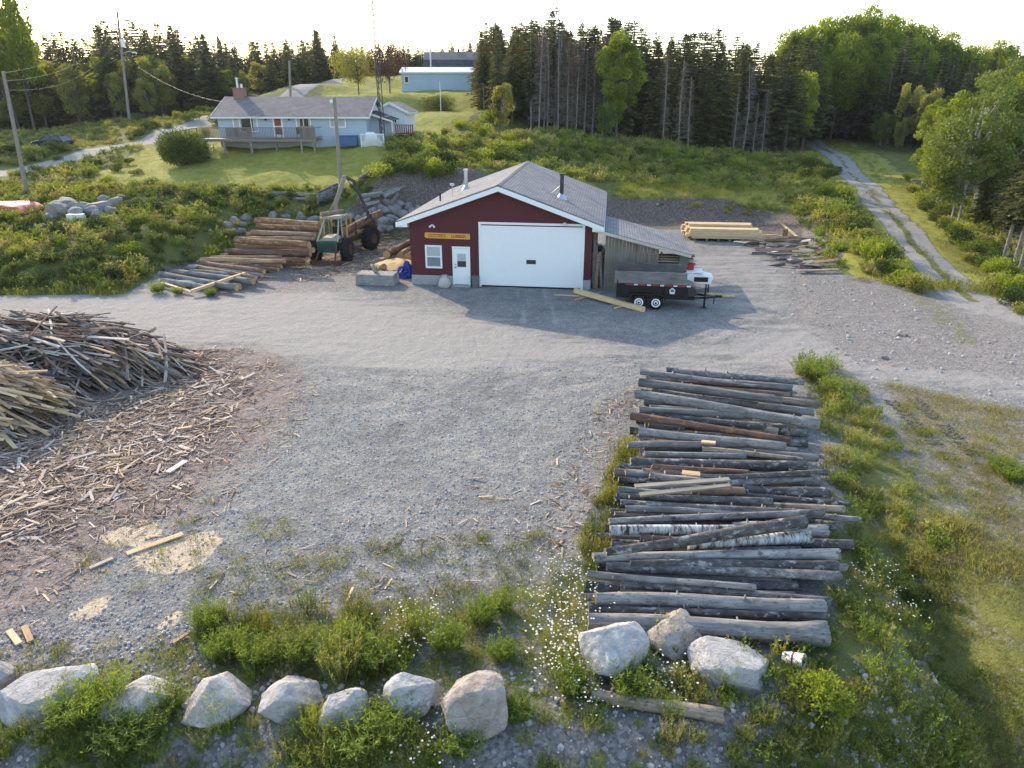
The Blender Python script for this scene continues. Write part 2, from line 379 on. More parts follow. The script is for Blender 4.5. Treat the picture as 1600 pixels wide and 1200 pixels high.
def shingle(name, a, b, row=.16, tab=.30):
    m = N(name); p = m.n('ShaderNodeMapping', {0: m.coord('Object', rnd=False), 2: (0, 0, PI/2)}).outputs[0]
    br = m.n('ShaderNodeTexBrick', {'Vector': p, 'Color1': (*a, 1), 'Color2': (*b, 1), 'Mortar': (*[x*.55 for x in a], 1), 'Scale': 1., 'Mortar Size': .012, 'Bias': 0., 'Brick Width': tab, 'Row Height': row})
    n = m.noise(p, .7, 4); n2 = m.noise(p, 30, 2)
    c = m.mix(1., br.outputs[0], m.ramp(n, (.3, .78), (.7, 1.1)), 'MULTIPLY')
    c = m.mix(.5, c, m.ramp(n2, (.3, .6), (.7, 1.3)), 'MULTIPLY')
    return m.pbr(c, .92, m.bump(br.outputs[1], .4, .01), spec=.2)
MT['shingle'] = shingle('grey_shingles', (.20,.195,.20), (.27,.262,.262))
MT['shingle_brown'] = shingle('brown_shingles', (.19,.165,.16), (.25,.22,.21))
MT['shingle_dark'] = shingle('dark_shingles', (.06,.065,.075), (.085,.09,.10))
MT['metal_white'] = siding('ribbed_white_roof', (.75,.76,.78), .3, vertical=True)
def groundmat():
    m = N('ground_cover'); p = m.coord('World')
    A = lambda k: m.attr(k)
    nb = m.noise(p, .35, 5); nm = m.noise(p, 1.7, 5); nf = m.noise(p, 9., 4); nff = m.noise(p, 34., 3)
    peb = m.vor(p, 17.); pg = m.n('ShaderNodeSeparateColor', {0: peb}).outputs[0]
    pd = m.vor(p, 17., 'Distance'); pd2 = m.vor(p, 38., 'Distance'); pc2 = m.n('ShaderNodeSeparateColor', {0: m.vor(p, 38.)}).outputs[1]
    pmix = m.math('ADD', m.math('MULTIPLY', pg, .5), m.math('MULTIPLY', pc2, .5))
    grav = m.ramp(pmix, (.08, (.130,.125,.117)), (.45, (.198,.191,.179)), (.72, (.245,.236,.22)), (.96, (.37,.355,.335)))
    grav = m.mix(.85, grav, m.ramp(m.math('ADD', m.math('MULTIPLY', nm, .5), m.math('MULTIPLY', nb, .5)), (.36, (.62,.60,.59)), (.5, (.92,.92,.92)), (.64, (1.25,1.22,1.16))), 'MULTIPLY')
    fines = m.ramp(nf, (.3, (.235,.215,.195)), (.7, (.36,.33,.295)))      # the pale packed wheel tracks
    tk = m.n('ShaderNodeMapping', {0: p, 2: (0,0,.12), 3: (.25, 1.6, 1)}).outputs[0]
    tn = m.noise(tk, 1., 5, .6, .6)
    def mask(k, n, w=.55, lo=.42, hi=.58): return m.rng(m.math('ADD', A(k), m.math('MULTIPLY', m.math('SUBTRACT', n, .5), w)), lo, hi)
    col = m.mix(m.math('MULTIPLY', mask('w_track', tn, 1.2, .40, .75), .8), grav, fines)
    dirt = m.ramp(m.math('ADD', m.math('MULTIPLY', nf, .5), m.math('MULTIPLY', pg, .5)), (.2, (.11,.093,.084)), (.5, (.19,.168,.152)), (.8, (.31,.28,.255)))
    col = m.mix(m.math('MULTIPLY', mask('w_dirt', nm), .85), col, dirt)
    wood = m.ramp(m.math('ADD', m.math('MULTIPLY', nf, .55), m.math('MULTIPLY', nff, .45)), (.3, (.095,.07,.056)), (.5, (.215,.165,.138)), (.7, (.38,.31,.265)))
    col = m.mix(m.math('MULTIPLY', mask('w_wood', m.math('ADD', m.math('MULTIPLY', nf, .5), m.math('MULTIPLY', nm, .5)), 1.), .9), col, wood)
    sand = m.ramp(nf, (.3, (.37,.28,.18)), (.7, (.56,.46,.33)))
    col = m.mix(mask('w_sand', m.math('ADD', m.math('MULTIPLY', nf, .5), m.math('MULTIPLY', nm, .5)), .9), col, sand)
    rub = m.ramp(m.n('ShaderNodeSeparateColor', {0: m.vor(p, 15.)}).outputs[0], (.1, (.085,.064,.051)), (.5, (.128,.098,.079)), (.9, (.21,.17,.14)))
    col = m.mix(mask('w_rub', nm), col, rub)
    gr = m.ramp(m.math('ADD', m.math('MULTIPLY', nm, .5), m.math('MULTIPLY', nff, .5)), (.3, (.06,.072,.018)), (.5, (.115,.125,.032)), (.7, (.20,.19,.065)))
    col = m.mix(mask('w_grass', m.math('ADD', m.math('MULTIPLY', nm, .5), m.math('MULTIPLY', nf, .5)), .9), col, gr)
    lawn = m.ramp(m.math('ADD', m.math('MULTIPLY', nm, .6), m.math('MULTIPLY', nff, .4)), (.3, (.17,.175,.026)), (.5, (.24,.235,.042)), (.7, (.34,.30,.10)))
    col = m.mix(mask('w_lawn', nm, .3), col, lawn)
    hgt = m.math('SUBTRACT', m.math('MULTIPLY', nf, .6), m.math('ADD', m.math('MULTIPLY', pd, .35), m.math('MULTIPLY', pd2, .25)))
    b1 = m.bump(hgt, .6, .045); b2 = m.bump(nm, .5, .22, b1)
    return m.pbr(col, .95, b2, spec=.15)
MT['ground'] = groundmat()
# ------------------------------------------------------------------ ground: one grid split into yard, roads and rough ground
def axis(segs):
    out = []
    for a, b, st in segs: out += list(np.arange(a, b-1e-6, st))
    return np.array(out + [segs[-1][1]])
gx = axis([(-1500,-400,220),(-400,-160,30),(-160,-60,4),(-60,-30,.9),(-30,30,.3),(30,60,.8),(60,160,4),(160,400,30),(400,1500,220)])
gy = axis([(-60,0,10),(0,5,1),(5,36,.25),(36,64,.4),(64,120,1.1),(120,180,3),(180,400,22),(400,2200,225)])
GX, GY = np.meshgrid(gx, gy); GZ = terrain(GX, GY)
def terrain_grid(x, y):
    x = np.asarray(x, float); y = np.asarray(y, float)
    i = np.clip(np.searchsorted(gx, x)-1, 0, len(gx)-2); j = np.clip(np.searchsorted(gy, y)-1, 0, len(gy)-2)
    a = (x-gx[i])/(gx[i+1]-gx[i]); b = (y-gy[j])/(gy[j+1]-gy[j])
    return (GZ[j, i]*(1-a)+GZ[j, i+1]*a)*(1-b) + (GZ[j+1, i]*(1-a)+GZ[j+1, i+1]*a)*b
terrain_exact = terrain
terrain = terrain_grid
def gz(x, y): return float(terrain_grid(x, y))
fx, fy = GX.ravel(), GY.ravel()
pu, pv = proj(fx, np.maximum(fy, 1.), GZ.ravel())
front = fy > 5
def wpoly(poly, soft): 
    d = segdist(fx, fy, poly, True); return np.clip(.5 + np.where(inpoly(fx, fy, poly), d, -d)/(2*soft), 0, 1)
def g2(pts): return [tuple(atz(u, v))[:2] for u, v in pts]
def y2(pts): return [tuple(aty(*p))[:2] for p in pts]
pad = wpoly(PAD, .5)
A = {k: np.zeros_like(fx) for k in ('w_grass','w_lawn','w_rub','w_dirt','w_wood','w_sand','w_track')}
A['w_grass'] = 1 - pad
FORE = g2([(-500,1060),(0,1040),(150,1010),(300,965),(440,925),(560,930),(700,930),(770,890),(870,880),(905,840),(945,750),(985,690),(1000,640),(1010,1000),(930,1130),(500,1190),(-500,1190)])
RIGHTW = g2([(1235,575),(1310,580),(1375,650),(1480,770),(1620,900),(1900,1100),(1900,1300),(1100,1300),(1200,1010),(1270,900),(1285,700)])
RIGHTD = g2([(1375,600),(1500,620),(1620,640),(2000,640),(2200,1000),(1620,900),(1480,770),(1400,680)])
CHIPS = g2([(290,545),(400,545),(470,585),(440,660),(330,770),(170,880),(60,960),(-100,1000),(-700,900),(-300,600)])
LAWN1 = y2([(130,293,58),(340,298,57),(545,297,57),(600,262,62),(650,225,72),(600,220,74),(340,224,74),(240,235,76),(160,262,68)])
LAWN2 = y2([(640,210,76),(590,200,82),(500,150,110),(530,118,142),(770,112,150),(752,150,108),(745,185,90),(690,212,77)])
A['w_grass'] = np.maximum(A['w_grass'], .52*wpoly(FORE, .7))
A['w_grass'] = np.maximum(A['w_grass'], .58*wpoly(RIGHTW, .8))
A['w_grass'] = np.maximum(A['w_grass'], .43*wpoly(RIGHTD, 1.))
A['w_lawn'] = np.maximum(wpoly(LAWN1, .8), wpoly(LAWN2, 2.))
A['w_lawn'] = np.maximum(A['w_lawn'], .75*wpoly(y2([(960,300,63),(1110,298,63),(1230,318,60),(1240,290,66),(1100,283,70),(960,283,68)]), 1.5))
A['w_lawn'] = np.maximum(A['w_lawn'], .8*(segdist(fx, fy, TRACK) < 5.2)*(pad < .5))
RUB = wpoly([(4,58.),(6,63.4),(14,63.6),(20.5,62.8),(23.6,57.5),(20.6,50),(17,55),(14,58)], .7)
RUB = np.maximum(RUB, wpoly(y2([(560,345,53),(650,345,56),(760,330,60),(760,285,63),(690,275,64),(610,285,61),(540,310,56)]), .8))
A['w_rub'] = RUB; A['w_grass'] = np.where(RUB > .5, A['w_grass']*.35, A['w_grass'])
A['w_rub'] = np.maximum(A['w_rub'], .75*wpoly(y2([(140,440,41),(260,432,42.5),(400,400,48),(380,372,49),(300,390,46),(190,420,42)]), .9))
A['w_grass'] *= 1-.75*wpoly(y2([(140,440,41),(260,432,42.5),(400,400,48),(380,372,49),(300,390,46),(190,420,42)]), .9)
A['w_dirt'] = np.maximum.reduce([.6*wpoly(g2([(1190,395),(1330,430),(1700,520),(1900,640),(1300,580),(1200,500)]), 2.),
    .85*wpoly(g2([(250,405),(640,340),(640,440),(560,450),(430,460),(330,470),(270,455)]), 1.),
    .8*wpoly(g2([(-300,960),(30,960),(200,985),(330,990),(330,1080),(-300,1130)]), .5), 1.*wpoly(NEAR, .6), .75*wpoly(RIGHTD, 1.2), .9*wpoly([(20.3,53.5),(21.3,44.5),(24.5,46),(24.8,56),(22.5,59.5),(20.8,58)], .8)])
A['w_wood'] = np.maximum.reduce([wpoly(CHIPS, 3.5), .75*wpoly(g2([(480,370),(640,345),(645,420),(540,430),(470,410)]), 1.), .5*wpoly(g2([(960,600),(1000,600),(960,760),(880,870),(870,800),(920,700)]), .5)])
A['w_grass'] *= 1-.7*wpoly([(20.3,53.5),(21.3,44.5),(24.5,46),(24.8,56),(22.5,59.5),(20.8,58)], .8)
A['w_sand'] = np.maximum.reduce([wpoly(g2([(205,870),(225,850),(260,845),(330,828),(352,842),(330,868),(305,890),(240,900),(215,885)]), .12), wpoly(g2([(155,838),(200,812),(246,815),(250,835),(200,858),(165,850)]), .12),
    wpoly(g2([(100,968),(140,940),(172,930),(170,955),(150,965)]), .07), wpoly(g2([(252,972),(270,955),(292,955),(285,975),(255,980)]), .07)])
A['w_track'] = np.maximum.reduce([wpoly(g2([(-600,462),(480,448),(700,482),(1000,545),(1180,520),(1250,470),(1700,530),(1800,640),(1300,590),(1000,560),(640,600),(350,545),(-600,500)]), 2.2)*.9,
    .55*wpoly(g2([(1050,400),(1190,380),(1260,430),(1230,520),(1150,520)]), 1.5)])
dl = segdist(fx, fy, ROAD_L); dt = segdist(fx, fy, TRACK)
rl = np.clip((2.5-dl)/.8, 0, 1)*(front); rt = np.clip((1.55-dt)/.5, 0, 1)*(fy > 28)
for k in ('w_grass','w_lawn','w_rub'): A[k] = A[k]*(1-rl)*(1-rt)
A['w_grass'] = np.maximum(A['w_grass'], .6*np.clip((.5-dt)/.25, 0, 1)*(fy > 36))
tx_ = np.interp(fy, [t[1] for t in TRACK], [t[0] for t in TRACK]); rs_ = (fx > tx_)*np.clip((dt-1.5)/.5, 0, 1)*np.clip((7-dt)/2, 0, 1)*(fy > 29.5)*(fy < 50)
A['w_grass'] = np.maximum(A['w_grass'], .62*rs_); A['w_lawn'] = np.maximum(A['w_lawn'], .5*rs_)
ls_ = (fx < tx_)*np.clip((dt-1.5)/.4, 0, 1)*np.clip((4.5-dt)/1.5, 0, 1)*(fy > 29.5)*(fy < 50)
A['w_dirt'] = np.maximum(A['w_dirt'], 1.*ls_); A['w_grass'] = np.maximum(A['w_grass'], .47*ls_)
A['w_track'] = np.maximum.reduce([A['w_track']*(1-np.maximum(rs_, ls_)), rl, rt*1.0])
A['w_dirt'] = np.maximum(A['w_dirt'], .35*rt)
for line in ([(-300,480),(350,497),(640,503),(900,556),(1200,572),(1700,600)],[(505,425),(545,475),(690,520),(1000,585),(1300,600)],[(1245,460),(1215,520),(1100,560),(900,590),(600,640)],[(1185,385),(1230,440),(1225,500),(1100,545)],[(830,455),(850,520),(790,640),(760,800)],[(1300,480),(1150,545),(960,575),(640,560),(300,530)]):
    ds = segdist(fx, fy, g2(line)); ru = np.clip(1-np.abs(ds-.75)/.30, 0, 1)*(pad > .5)*(.35+.9*fbm(fx*.25, fy*.25, 31))
    A['w_track'] = np.maximum(A['w_track'], .95*ru); GZ.ravel()[:] -= (.022*ru-.012*np.clip(1-np.abs(ds-1.2)/.25, 0, 1)*(pad > .5))
ny, nx = GX.shape
idx = np.arange(nx*ny).reshape(ny, nx)
Q = np.stack([idx[:-1,:-1], idx[:-1,1:], idx[1:,1:], idx[1:,:-1]], -1).reshape(-1, 4)
fcx = fx[Q].mean(1); fcy = fy[Q].mean(1)
onyard = inpoly(fcx, fcy, PAD) & (fcy > 4) & (np.abs(fcx) < 60) & ~inpoly(fcx, fcy, NEAR)
onl = (segdist(fcx, fcy, ROAD_L) < 2.4) & ~onyard & (fcy < 150); ont = (segdist(fcx, fcy, TRACK) < 1.5) & ~onyard & (fcy < 112)
VV = np.stack([fx, fy, GZ.ravel()], -1)
for nm, sel in (('gravel_yard', onyard), ('dirt_road', onl), ('gravel_track', ont), ('ground', ~(onyard | onl | ont))):
    q = Q[sel]; u, inv = np.unique(q, return_inverse=True)
    me = npmesh(nm, VV[u], inv.reshape(-1, 4), MT['ground'], smooth=True)
    for k, w in A.items():
        a = me.attributes.new(k, 'FLOAT', 'POINT'); a.data.foreach_set('value', w[u].astype(np.float32))
    o = link(nm, me); tag(o, kind='structure')
# ------------------------------------------------------------------ the red garage
GA = -math.radians(7.6)                                     # turned clockwise
ga = Vector((math.cos(GA), math.sin(GA), 0)); gb = Vector((-math.sin(GA), math.cos(GA), 0))
G0 = atz(644.5, 443.5); GW = 10.3; GD = 13.6
def GP(x, y, z=0.): return G0 + ga*x + gb*y + Vector((0, 0, z))
g = thing('red_garage', 'dark red gabled garage workshop with a big white overhead door', 'garage', tuple(G0), GA)
EZ = 3.72; RZT = 5.55; CX = GW/2
mb = MB()
mb.prism([(.0,.55),(GW,.55),(GW,EZ),(CX,RZT-.12),(0,EZ)], 0., .18)                # front gable wall
mb.prism([(.0,.0),(GW,.0),(GW,EZ),(CX,RZT-.12),(0,EZ)], GD-.18, GD)
mb.box((.09, GD/2, (EZ+.55)/2), (.18, GD-.37, EZ-.55)); mb.box((GW-.09, GD/2, (EZ+.55)/2), (.18, GD-.37, EZ-.55))
mb.build('wall', MT['siding_red'], g)
mb = MB(); 
mb.box((1.22, .09, .27), (2.46, .24, .56)); mb.box((GW-.26, .09, .27), (.52, .24, .56)); mb.box((3.82, .09, .27), (.3, .24, .56))
mb.box((.09, GD/2, .27), (.24, GD-.4, .56)); mb.box((GW-.09, GD/2, .27), (.24, GD-.4, .56)); mb.build('foundation', MT['concrete'], g)
OV, OS = .42, .62                                                                  # overhangs: gable, eaves
sl_ = (RZT-EZ)/CX
for sgn, nm in ((-1, 'l'), (1, 'r')):
    xe = CX + sgn*(CX+OS); ze = RZT - sl_*(CX+OS)
    L = math.hypot(CX+OS, RZT-ze); a = math.atan2(RZT-ze, CX+OS)
    rf = MB(); rf.box((0, 0, 0), (L, GD+2*OV, .07))
    rot = Euler((0, sgn*a, 0))
    rf.build('roof_slope', MT['shingle'], g, loc=(CX+sgn*(CX+OS)/2, GD/2, (RZT+ze)/2+.14), rot=rot)
tr = MB()
for sgn in (-1, 1):
    p0 = Vector((CX+sgn*.005, 0, RZT+.02)); xe = CX+sgn*(CX+OS); ze = RZT-sl_*(CX+OS)
    for y in (-OV-.03, GD+OV+.03):
        tr.add([(CX, y-.02, RZT+.09), (xe, y-.02, ze+.10), (xe, y-.02, ze-.16), (CX, y-.02, RZT-.17), (CX, y+.02, RZT+.09), (xe, y+.02, ze+.10), (xe, y+.02, ze-.16), (CX, y+.02, RZT-.17)],
               [(0,1,2,3),(7,6,5,4),(0,4,5,1),(3,2,6,7),(1,5,6,2),(0,3,7,4)])
    tr.box((xe+sgn*.02, GD/2, ze-.03), (.04, GD+2*OV+.1, .24))
    # soffit under the gable overhang and boxed eave
    zs = ze-.14
    tr.box((CX+sgn*(CX+OS/2), GD/2, zs), (OS-.02, GD+2*OV-.02, .03))
    tr.prism([(CX+sgn*CX, zs+.01), (xe, zs+.01), (CX+sgn*CX, zs+.01+sl_*OS)], -OV+.0, -OV+.03)
    tr.add([(CX, -OV, RZT-.14), (CX+sgn*(CX+.02), -OV, EZ-.10), (CX+sgn*(CX+.02), -.002, EZ-.10), (CX, -.002, RZT-.14)], [(0,1,2,3)])
tr.build('white_trim', MT['white'], g, bevel=.004)
rc = MB(); rc.add([(CX-.16, -OV-.02, RZT+.13), (CX, -OV-.02, RZT+.20), (CX+.16, -OV-.02, RZT+.13), (CX-.16, GD+OV, RZT+.13), (CX, GD+OV, RZT+.20), (CX+.16, GD+OV, RZT+.13)], [(0,1,4,3),(1,2,5,4)])
rc.build('ridge_cap', MT['shingle'], g)
# overhead door: x from image 749..915
dx0, dx1, dz1 = 3.98, 9.90, 3.55
od = MB(); od.box(((dx0+dx1)/2, -.012, dz1/2+.01), (dx1-dx0-.24, .05, dz1-.16))
for k in range(1, 6): od.box(((dx0+dx1)/2, -.035, .02+k*(dz1-.1)/6), (dx1-dx0-.26, .012, .012))
odo = od.build('overhead_door', MT['white'], g)
w = MB(); w.box((6.95, -.045, 1.50), (.54, .02, .23)); w.build('door_window', MT['glass'], odo)
fr = MB()
fr.box((dx0+.06, -.035, dz1/2), (.12, .10, dz1)); fr.box((dx1-.06, -.035, dz1/2), (.12, .10, dz1)); fr.box(((dx0+dx1)/2, -.035, dz1+.06), (dx1-dx0+.02, .11, .12))
fr.build('door_frame', MT['white'], g, bevel=.01)
bt = MB(); bt.box(((dx0+dx1)/2, -.02, .035), (dx1-dx0-.28, .06, .06)); bt.build('door_seal', MT['rubber'], odo)
# entry door
ex0, ex1, ez1 = 2.44, 3.46, 2.18
ed = MB(); ed.box(((ex0+ex1)/2, -.01, ez1/2+.02), (ex1-ex0-.18, .07, ez1-.12)); edo = ed.build('entry_door', MT['white'], g, bevel=.006)
w = MB(); w.box((2.97, -.05, 1.66), (.50, .02, .40)); w.build('upper_pane', MT['curtain'], edo)
w = MB(); w.box((2.97, -.05, 1.27), (.50, .02, .34)); w.build('lower_pane', MT['glass'], edo)
w = MB(); w.tube([(2.62, -.13, 1.08), (2.62, -.03, 1.08)], .035, 10); w.build('handle', MT['steel_dark'], edo); w = MB(); w.tube([(2.62, -.1, 1.24), (2.62, -.03, 1.24)], .03, 10); w.build('deadbolt', MT['steel_dark'], edo)
fr = MB(); fr.box((ex0+.045, -.03, ez1/2), (.09, .09, ez1)); fr.box((ex1-.045, -.03, ez1/2), (.09, .09, ez1)); fr.box(((ex0+ex1)/2, -.03, ez1+.03), (ex1-ex0+.02, .1, .1)); fr.build('door_frame', MT['white'], g, bevel=.006)
st = MB(); st.box((2.95, -.2, .03), (1.1, .36, .06)); st.build('doorstep', MT['concrete'], g)
# window
wx0, wx1, wz0, wz1 = .86, 1.83, .98, 2.30
fr = MB()
for x in (wx0+.05, wx1-.05): fr.box((x, -.03, (wz0+wz1)/2), (.10, .08, wz1-wz0))
for z, h in ((wz0+.05, .1), (wz1-.05, .1), ((wz0+wz1)/2, .06)): fr.box(((wx0+wx1)/2, -.031, z), (wx1-wx0-.19, .078, h))
wo = fr.build('window', MT['white'], g, bevel=.006)
w = MB(); w.box(((wx0+wx1)/2, -.005, wz1-.36), (wx1-wx0-.21, .02, .56)); w.build('blind', MT['curtain'], wo)
w = MB(); w.box(((wx0+wx1)/2, -.005, wz0+.36), (wx1-wx0-.21, .02, .54)); w.build('pane', flat('dim_window_glass', (.20,.22,.235), .15), wo)
for x in (1.35, 8.78):
    l = MB(); l.box((x, -.03, 3.42 if x < 5 else 3.68), (.12, .06, .10)); z = 3.42 if x < 5 else 3.68
    for s_ in (-1, 1): l.tube([(x+s_*.03, -.07, z+.02), (x+s_*.14, -.20, z-.07)], [.035, .065], 10)
    l.build('floodlight', MT['white'], g)
def roofz(x): return RZT+.18 - sl_*abs(x-CX)
def flue(x, y, h, r, dark):
    z = roofz(x)
    f = MB(); f.tube([(x, y, z-.1), (x, y, z+h)], r, 14); fo = f.build('flue_pipe', MT['steel_dark'] if dark else MT['galv'], g)
    c = MB(); c.tube([(x, y, z+h+.03), (x, y, z+h+.13)], [r*1.35, r*1.35], 14); c.tube([(x, y, z+h-.04), (x, y, z+h+.02)], r*.8, 8); c.build('cap', MT['steel_dark'] if dark else MT['galv'], fo)
    c = MB(); c.lathe([(r*3.0, z-.12), (r*2.3, z+.06), (r*1.1, z+.24)], (x, y, 0)); c.build('flashing', MT['galv'], fo)
    c = MB(); c.tube([(x, y, z+h*.62), (x-.62, y+.55, roofz(x-.62)-.01)], .016, 6); c.build('brace', MT['galv'], fo)
flue(8.35, 3.3, 1.25, .115, True); flue(2.10, 6.2, 1.10, .11, False)
p = MB(); p.tube([(1.0, 3.6, roofz(1.)-.05), (1.0, 3.6, roofz(1.)+.5)], .05, 10); p.build('vent_pipe', MT['black'], g)
p = MB(); p.tube([(1.55, 4.6, roofz(1.5)-.05), (1.55, 4.6, roofz(1.5)+.75)], .02, 6); p.box((1.55, 4.55, roofz(1.5)+.68), (.26, .08, .14)); p.build('antenna', MT['galv'], g)
# sign
sg = thing('wooden_sign', 'long orange wooden name board above the workshop window', 'sign', tuple(GP(.86, -.03, 2.72)), GA)
b = MB(); b.prism([(0,.05),(.10,-.02),(1.0,-.03),(2.62,-.05),(2.62,.27),(1.5,.275),(.5,.285),(.05,.30)], -.03, .02); b.build('board', MT['sign_wood'], sg, bevel=.008)
def text(body, size, mat, parent, loc, rot, name='lettering', ext=.006, sx=1.):
    c = bpy.data.curves.new(name, 'FONT'); c.body = body; c.size = size; c.extrude = ext; c.align_x = 'CENTER'; c.align_y = 'CENTER'; c.offset = .006
    t = bpy.data.objects.new('tmp', c); C.objects.link(t)
    dg = bpy.context.evaluated_depsgraph_get(); me = bpy.data.meshes.new_from_object(t.evaluated_get(dg)); bpy.data.objects.remove(t)
    me.materials.clear(); me.materials.append(mat)
    o = link(name, me, parent, loc, rot); o.scale = (sx, 1, 1); return o
text('CUTTER\u2019S', .23, MT['sign_red'], sg, (.72, -.038, .125), (PI/2, 0, 0))
text('LUMBER', .23, MT['sign_red'], sg, (1.96, -.038, .115), (PI/2, 0, 0))
# ------------------------------------------------------------------ lean-to shed on the garage's right wall
LT = thing('lean_to_shed', 'board-walled lean-to lumber shed with a sloping shingle roof beside the red garage', 'shed', tuple(GP(GW+.02, .4)), GA)
lw, ld = 5.35, 4.9
zA, zB = 3.40, 2.10
a = math.atan2(zA-zB, lw); L = math.hypot(zA-zB, lw+.1)
rf = MB(); rf.box((0,0,0), (L, ld+.5, .06)); rf.build('roof', MT['shingle'], LT, loc=(lw/2, ld/2-.1, (zA+zB)/2+.03), rot=Euler((0, a, 0)))
fs = MB(); fs.bar((0, -.37, zA-.05), (lw+.05, -.37, zB-.06), .03, .16); fs.bar((lw+.04, -.36, zB-.06), (lw+.04, ld+.15, zB-.06), .03, .14); fs.build('fascia', MT['galv'], LT)
random.seed(4)
wl = MB()
x = .72
while x < 3.5:
    w_ = random.uniform(.15, .24); zt = zA-(zA-zB)*(x+w_/2)/lw-.10
    wl.box((x+w_/2, random.uniform(-.03, .03), zt/2), (w_-.012, .03, zt)); x += w_
wl.build('board_wall', MT['board_old_v'] if 'board_old_v' in MT else MT['shed_boards'], LT)
for x, y in ((.15,.02),(5.05,.0),(5.05,ld-.1),(2.6,ld-.1),(.15,ld-.1)):
    zt = zA-(zA-zB)*x/lw-.05; p = MB(); p.box((x, y, zt/2), (.16 if x < 5 or y > 1 else .48, .14, zt)); p.build('post', MT['plank_dark'], LT)
bm_ = MB(); bm_.bar((.1, .12, zA-.16), (lw-.1, .12, zB-.12), .06, .16); bm_.bar((.1, ld-.12, zA-.16), (lw-.1, ld-.12, zB-.12), .06, .16); bm_.build('rafter', MT['board_old'], LT)
# ------------------------------------------------------------------ the blue bungalow with its deck
def gable_roof(par, x0, x1, y0, y1, ez, rz, ov, mat, trim, axis='X', th=.10):
    """roof with ridge along axis; slopes are separate parts whose local X runs up the slope"""
    if axis == 'X': cy = (y0+y1)/2; half = (y1-y0)/2+ov; ln = x1-x0+2*ov
    else: cy = (x0+x1)/2; half = (x1-x0)/2+ov; ln = y1-y0+2*ov
    inner = half-ov; slope = (rz-ez)/inner; lo = rz-slope*half
    a = math.atan2(rz-lo, half); L = math.hypot(rz-lo, half)
    for s in (-1, 1):
        r = MB(); r.box((0,0,0), (L, ln, th))
        mid = (lo+rz)/2+th/2+.02
        if axis == 'X': loc = ((x0+x1)/2, cy+s*half/2, mid); rot = Euler((0, s*a, s*0), 'XYZ'); R = Matrix.Rotation(PI/2, 3, 'Z') @ Matrix.Rotation(s*a, 3, 'Y')
        else: loc = (cy+s*half/2, (y0+y1)/2, mid); R = Matrix.Rotation(s*a, 3, 'Y')
        r.build('roof_slope', mat, par, loc=loc, rot=R.to_euler())
    t = MB()
    for e in (0, 1):
        q = ((x0-ov-.015) if e == 0 else (x1+ov+.015)) if axis == 'X' else ((y0-ov-.015) if e == 0 else (y1+ov+.015))
        for s in (-1, 1):
            if axis == 'X': t.bar((q, cy, rz+.02), (q, cy+s*(half+.01), lo+.02), .03, .2)
            else: t.bar((cy, q, rz+.02), (cy+s*(half+.01), q, lo+.02), .03, .2)
    for s in (-1, 1):
        if axis == 'X': t.box(((x0+x1)/2, cy+s*(half+.012), lo-.01), (ln+.02, .03, .17)); t.box(((x0+x1)/2, cy+s*(half-ov/2), lo-.09), (ln, ov-.02, .02))
        else: t.box((cy+s*(half+.012), (y0+y1)/2, lo-.01), (.03, ln+.02, .17)); t.box((cy+s*(half-ov/2), (y0+y1)/2, lo-.09), (ov-.02, ln, .02))
    t.build('white_trim', trim, par)
def gable_walls(par, x0, x1, y0, y1, z0, ez, rz, mat, axis, gmat=None):
    m = MB(); t = .14
    if axis == 'X':
        c = (y0+y1)/2
        for x in (x0, x1-t): m.prism([(y0,z0),(y1,z0),(y1,ez),(c,rz-.06),(y0,ez)], x, x+t, ax='X')
        for y in (y0+t/2, y1-t/2): m.box(((x0+x1)/2, y, (z0+ez)/2), (x1-x0-2*t, t, ez-z0))
    else:
        c = (x0+x1)/2
        for y in (y0, y1-t): m.prism([(x0,z0),(x1,z0),(x1,ez),(c,rz-.06),(x0,ez)], y, y+t)
        for x in (x0+t/2, x1-t/2): m.box((x, (y0+y1)/2, (z0+ez)/2), (t, y1-y0-2*t, ez-z0))
    return m.build('wall', mat, par)
def window(par, x0, x1, z0, z1, y=0., splits=(), name='window', curtain=.0, fw=.09):
    f = MB()
    f.box((x0+fw/2, y-.03, (z0+z1)/2), (fw, .08, z1-z0)); f.box((x1-fw/2, y-.03, (z0+z1)/2), (fw, .08, z1-z0))
    for z in (z0+fw/2, z1-fw/2): f.box(((x0+x1)/2, y-.031, z), (x1-x0-2*fw+.01, .078, fw))
    for s in splits: f.box((x0+s*(x1-x0), y-.032, (z0+z1)/2), (.07, .07, z1-z0-2*fw+.01))
    o = f.build(name, MT['white'], par)
    p = MB(); p.box(((x0+x1)/2, y-.008, (z0+z1)/2), (x1-x0-.1, .02, z1-z0-.1)); p.build('pane', MT['glass'], o)
    if curtain:
        c = MB(); w = (x1-x0)*curtain
        c.box((x0+.1+w/2, y-.022, (z0+z1)/2), (w, .008, z1-z0-.16)); c.box((x1-.1-w/4, y-.022, (z0+z1)/2), (w*.5, .008, z1-z0-.16)); c.build('curtain', MT['curtain'], o)
    return o
hz = 5.75
hs = thing('blue_bungalow', 'long low pale blue bungalow with brick chimney and wooden front deck', 'house', (-27.5, 70.2, hz), -math.radians(1.0))
HL, HD = 13.9, 7.6
gable_walls(hs, 0, HL, 0, HD, -.6, 2.62, 4.1, MT['siding_blue'], 'X')
gable_roof(hs, 0, HL, 0, HD, 2.62, 4.1, .45, MT['shingle_brown'], MT['white_rough'], 'X')
gp = MB(); gp.prism([(.05, 2.45), (HD-.05, 2.45), (HD/2, 4.0)], HL+.002, HL+.03, ax='X'); gp.build('gable_panel', MT['white_rough'], hs)
window(hs, 1.42, 3.75, 1.15, 2.52, splits=(.27, .74), curtain=.30)
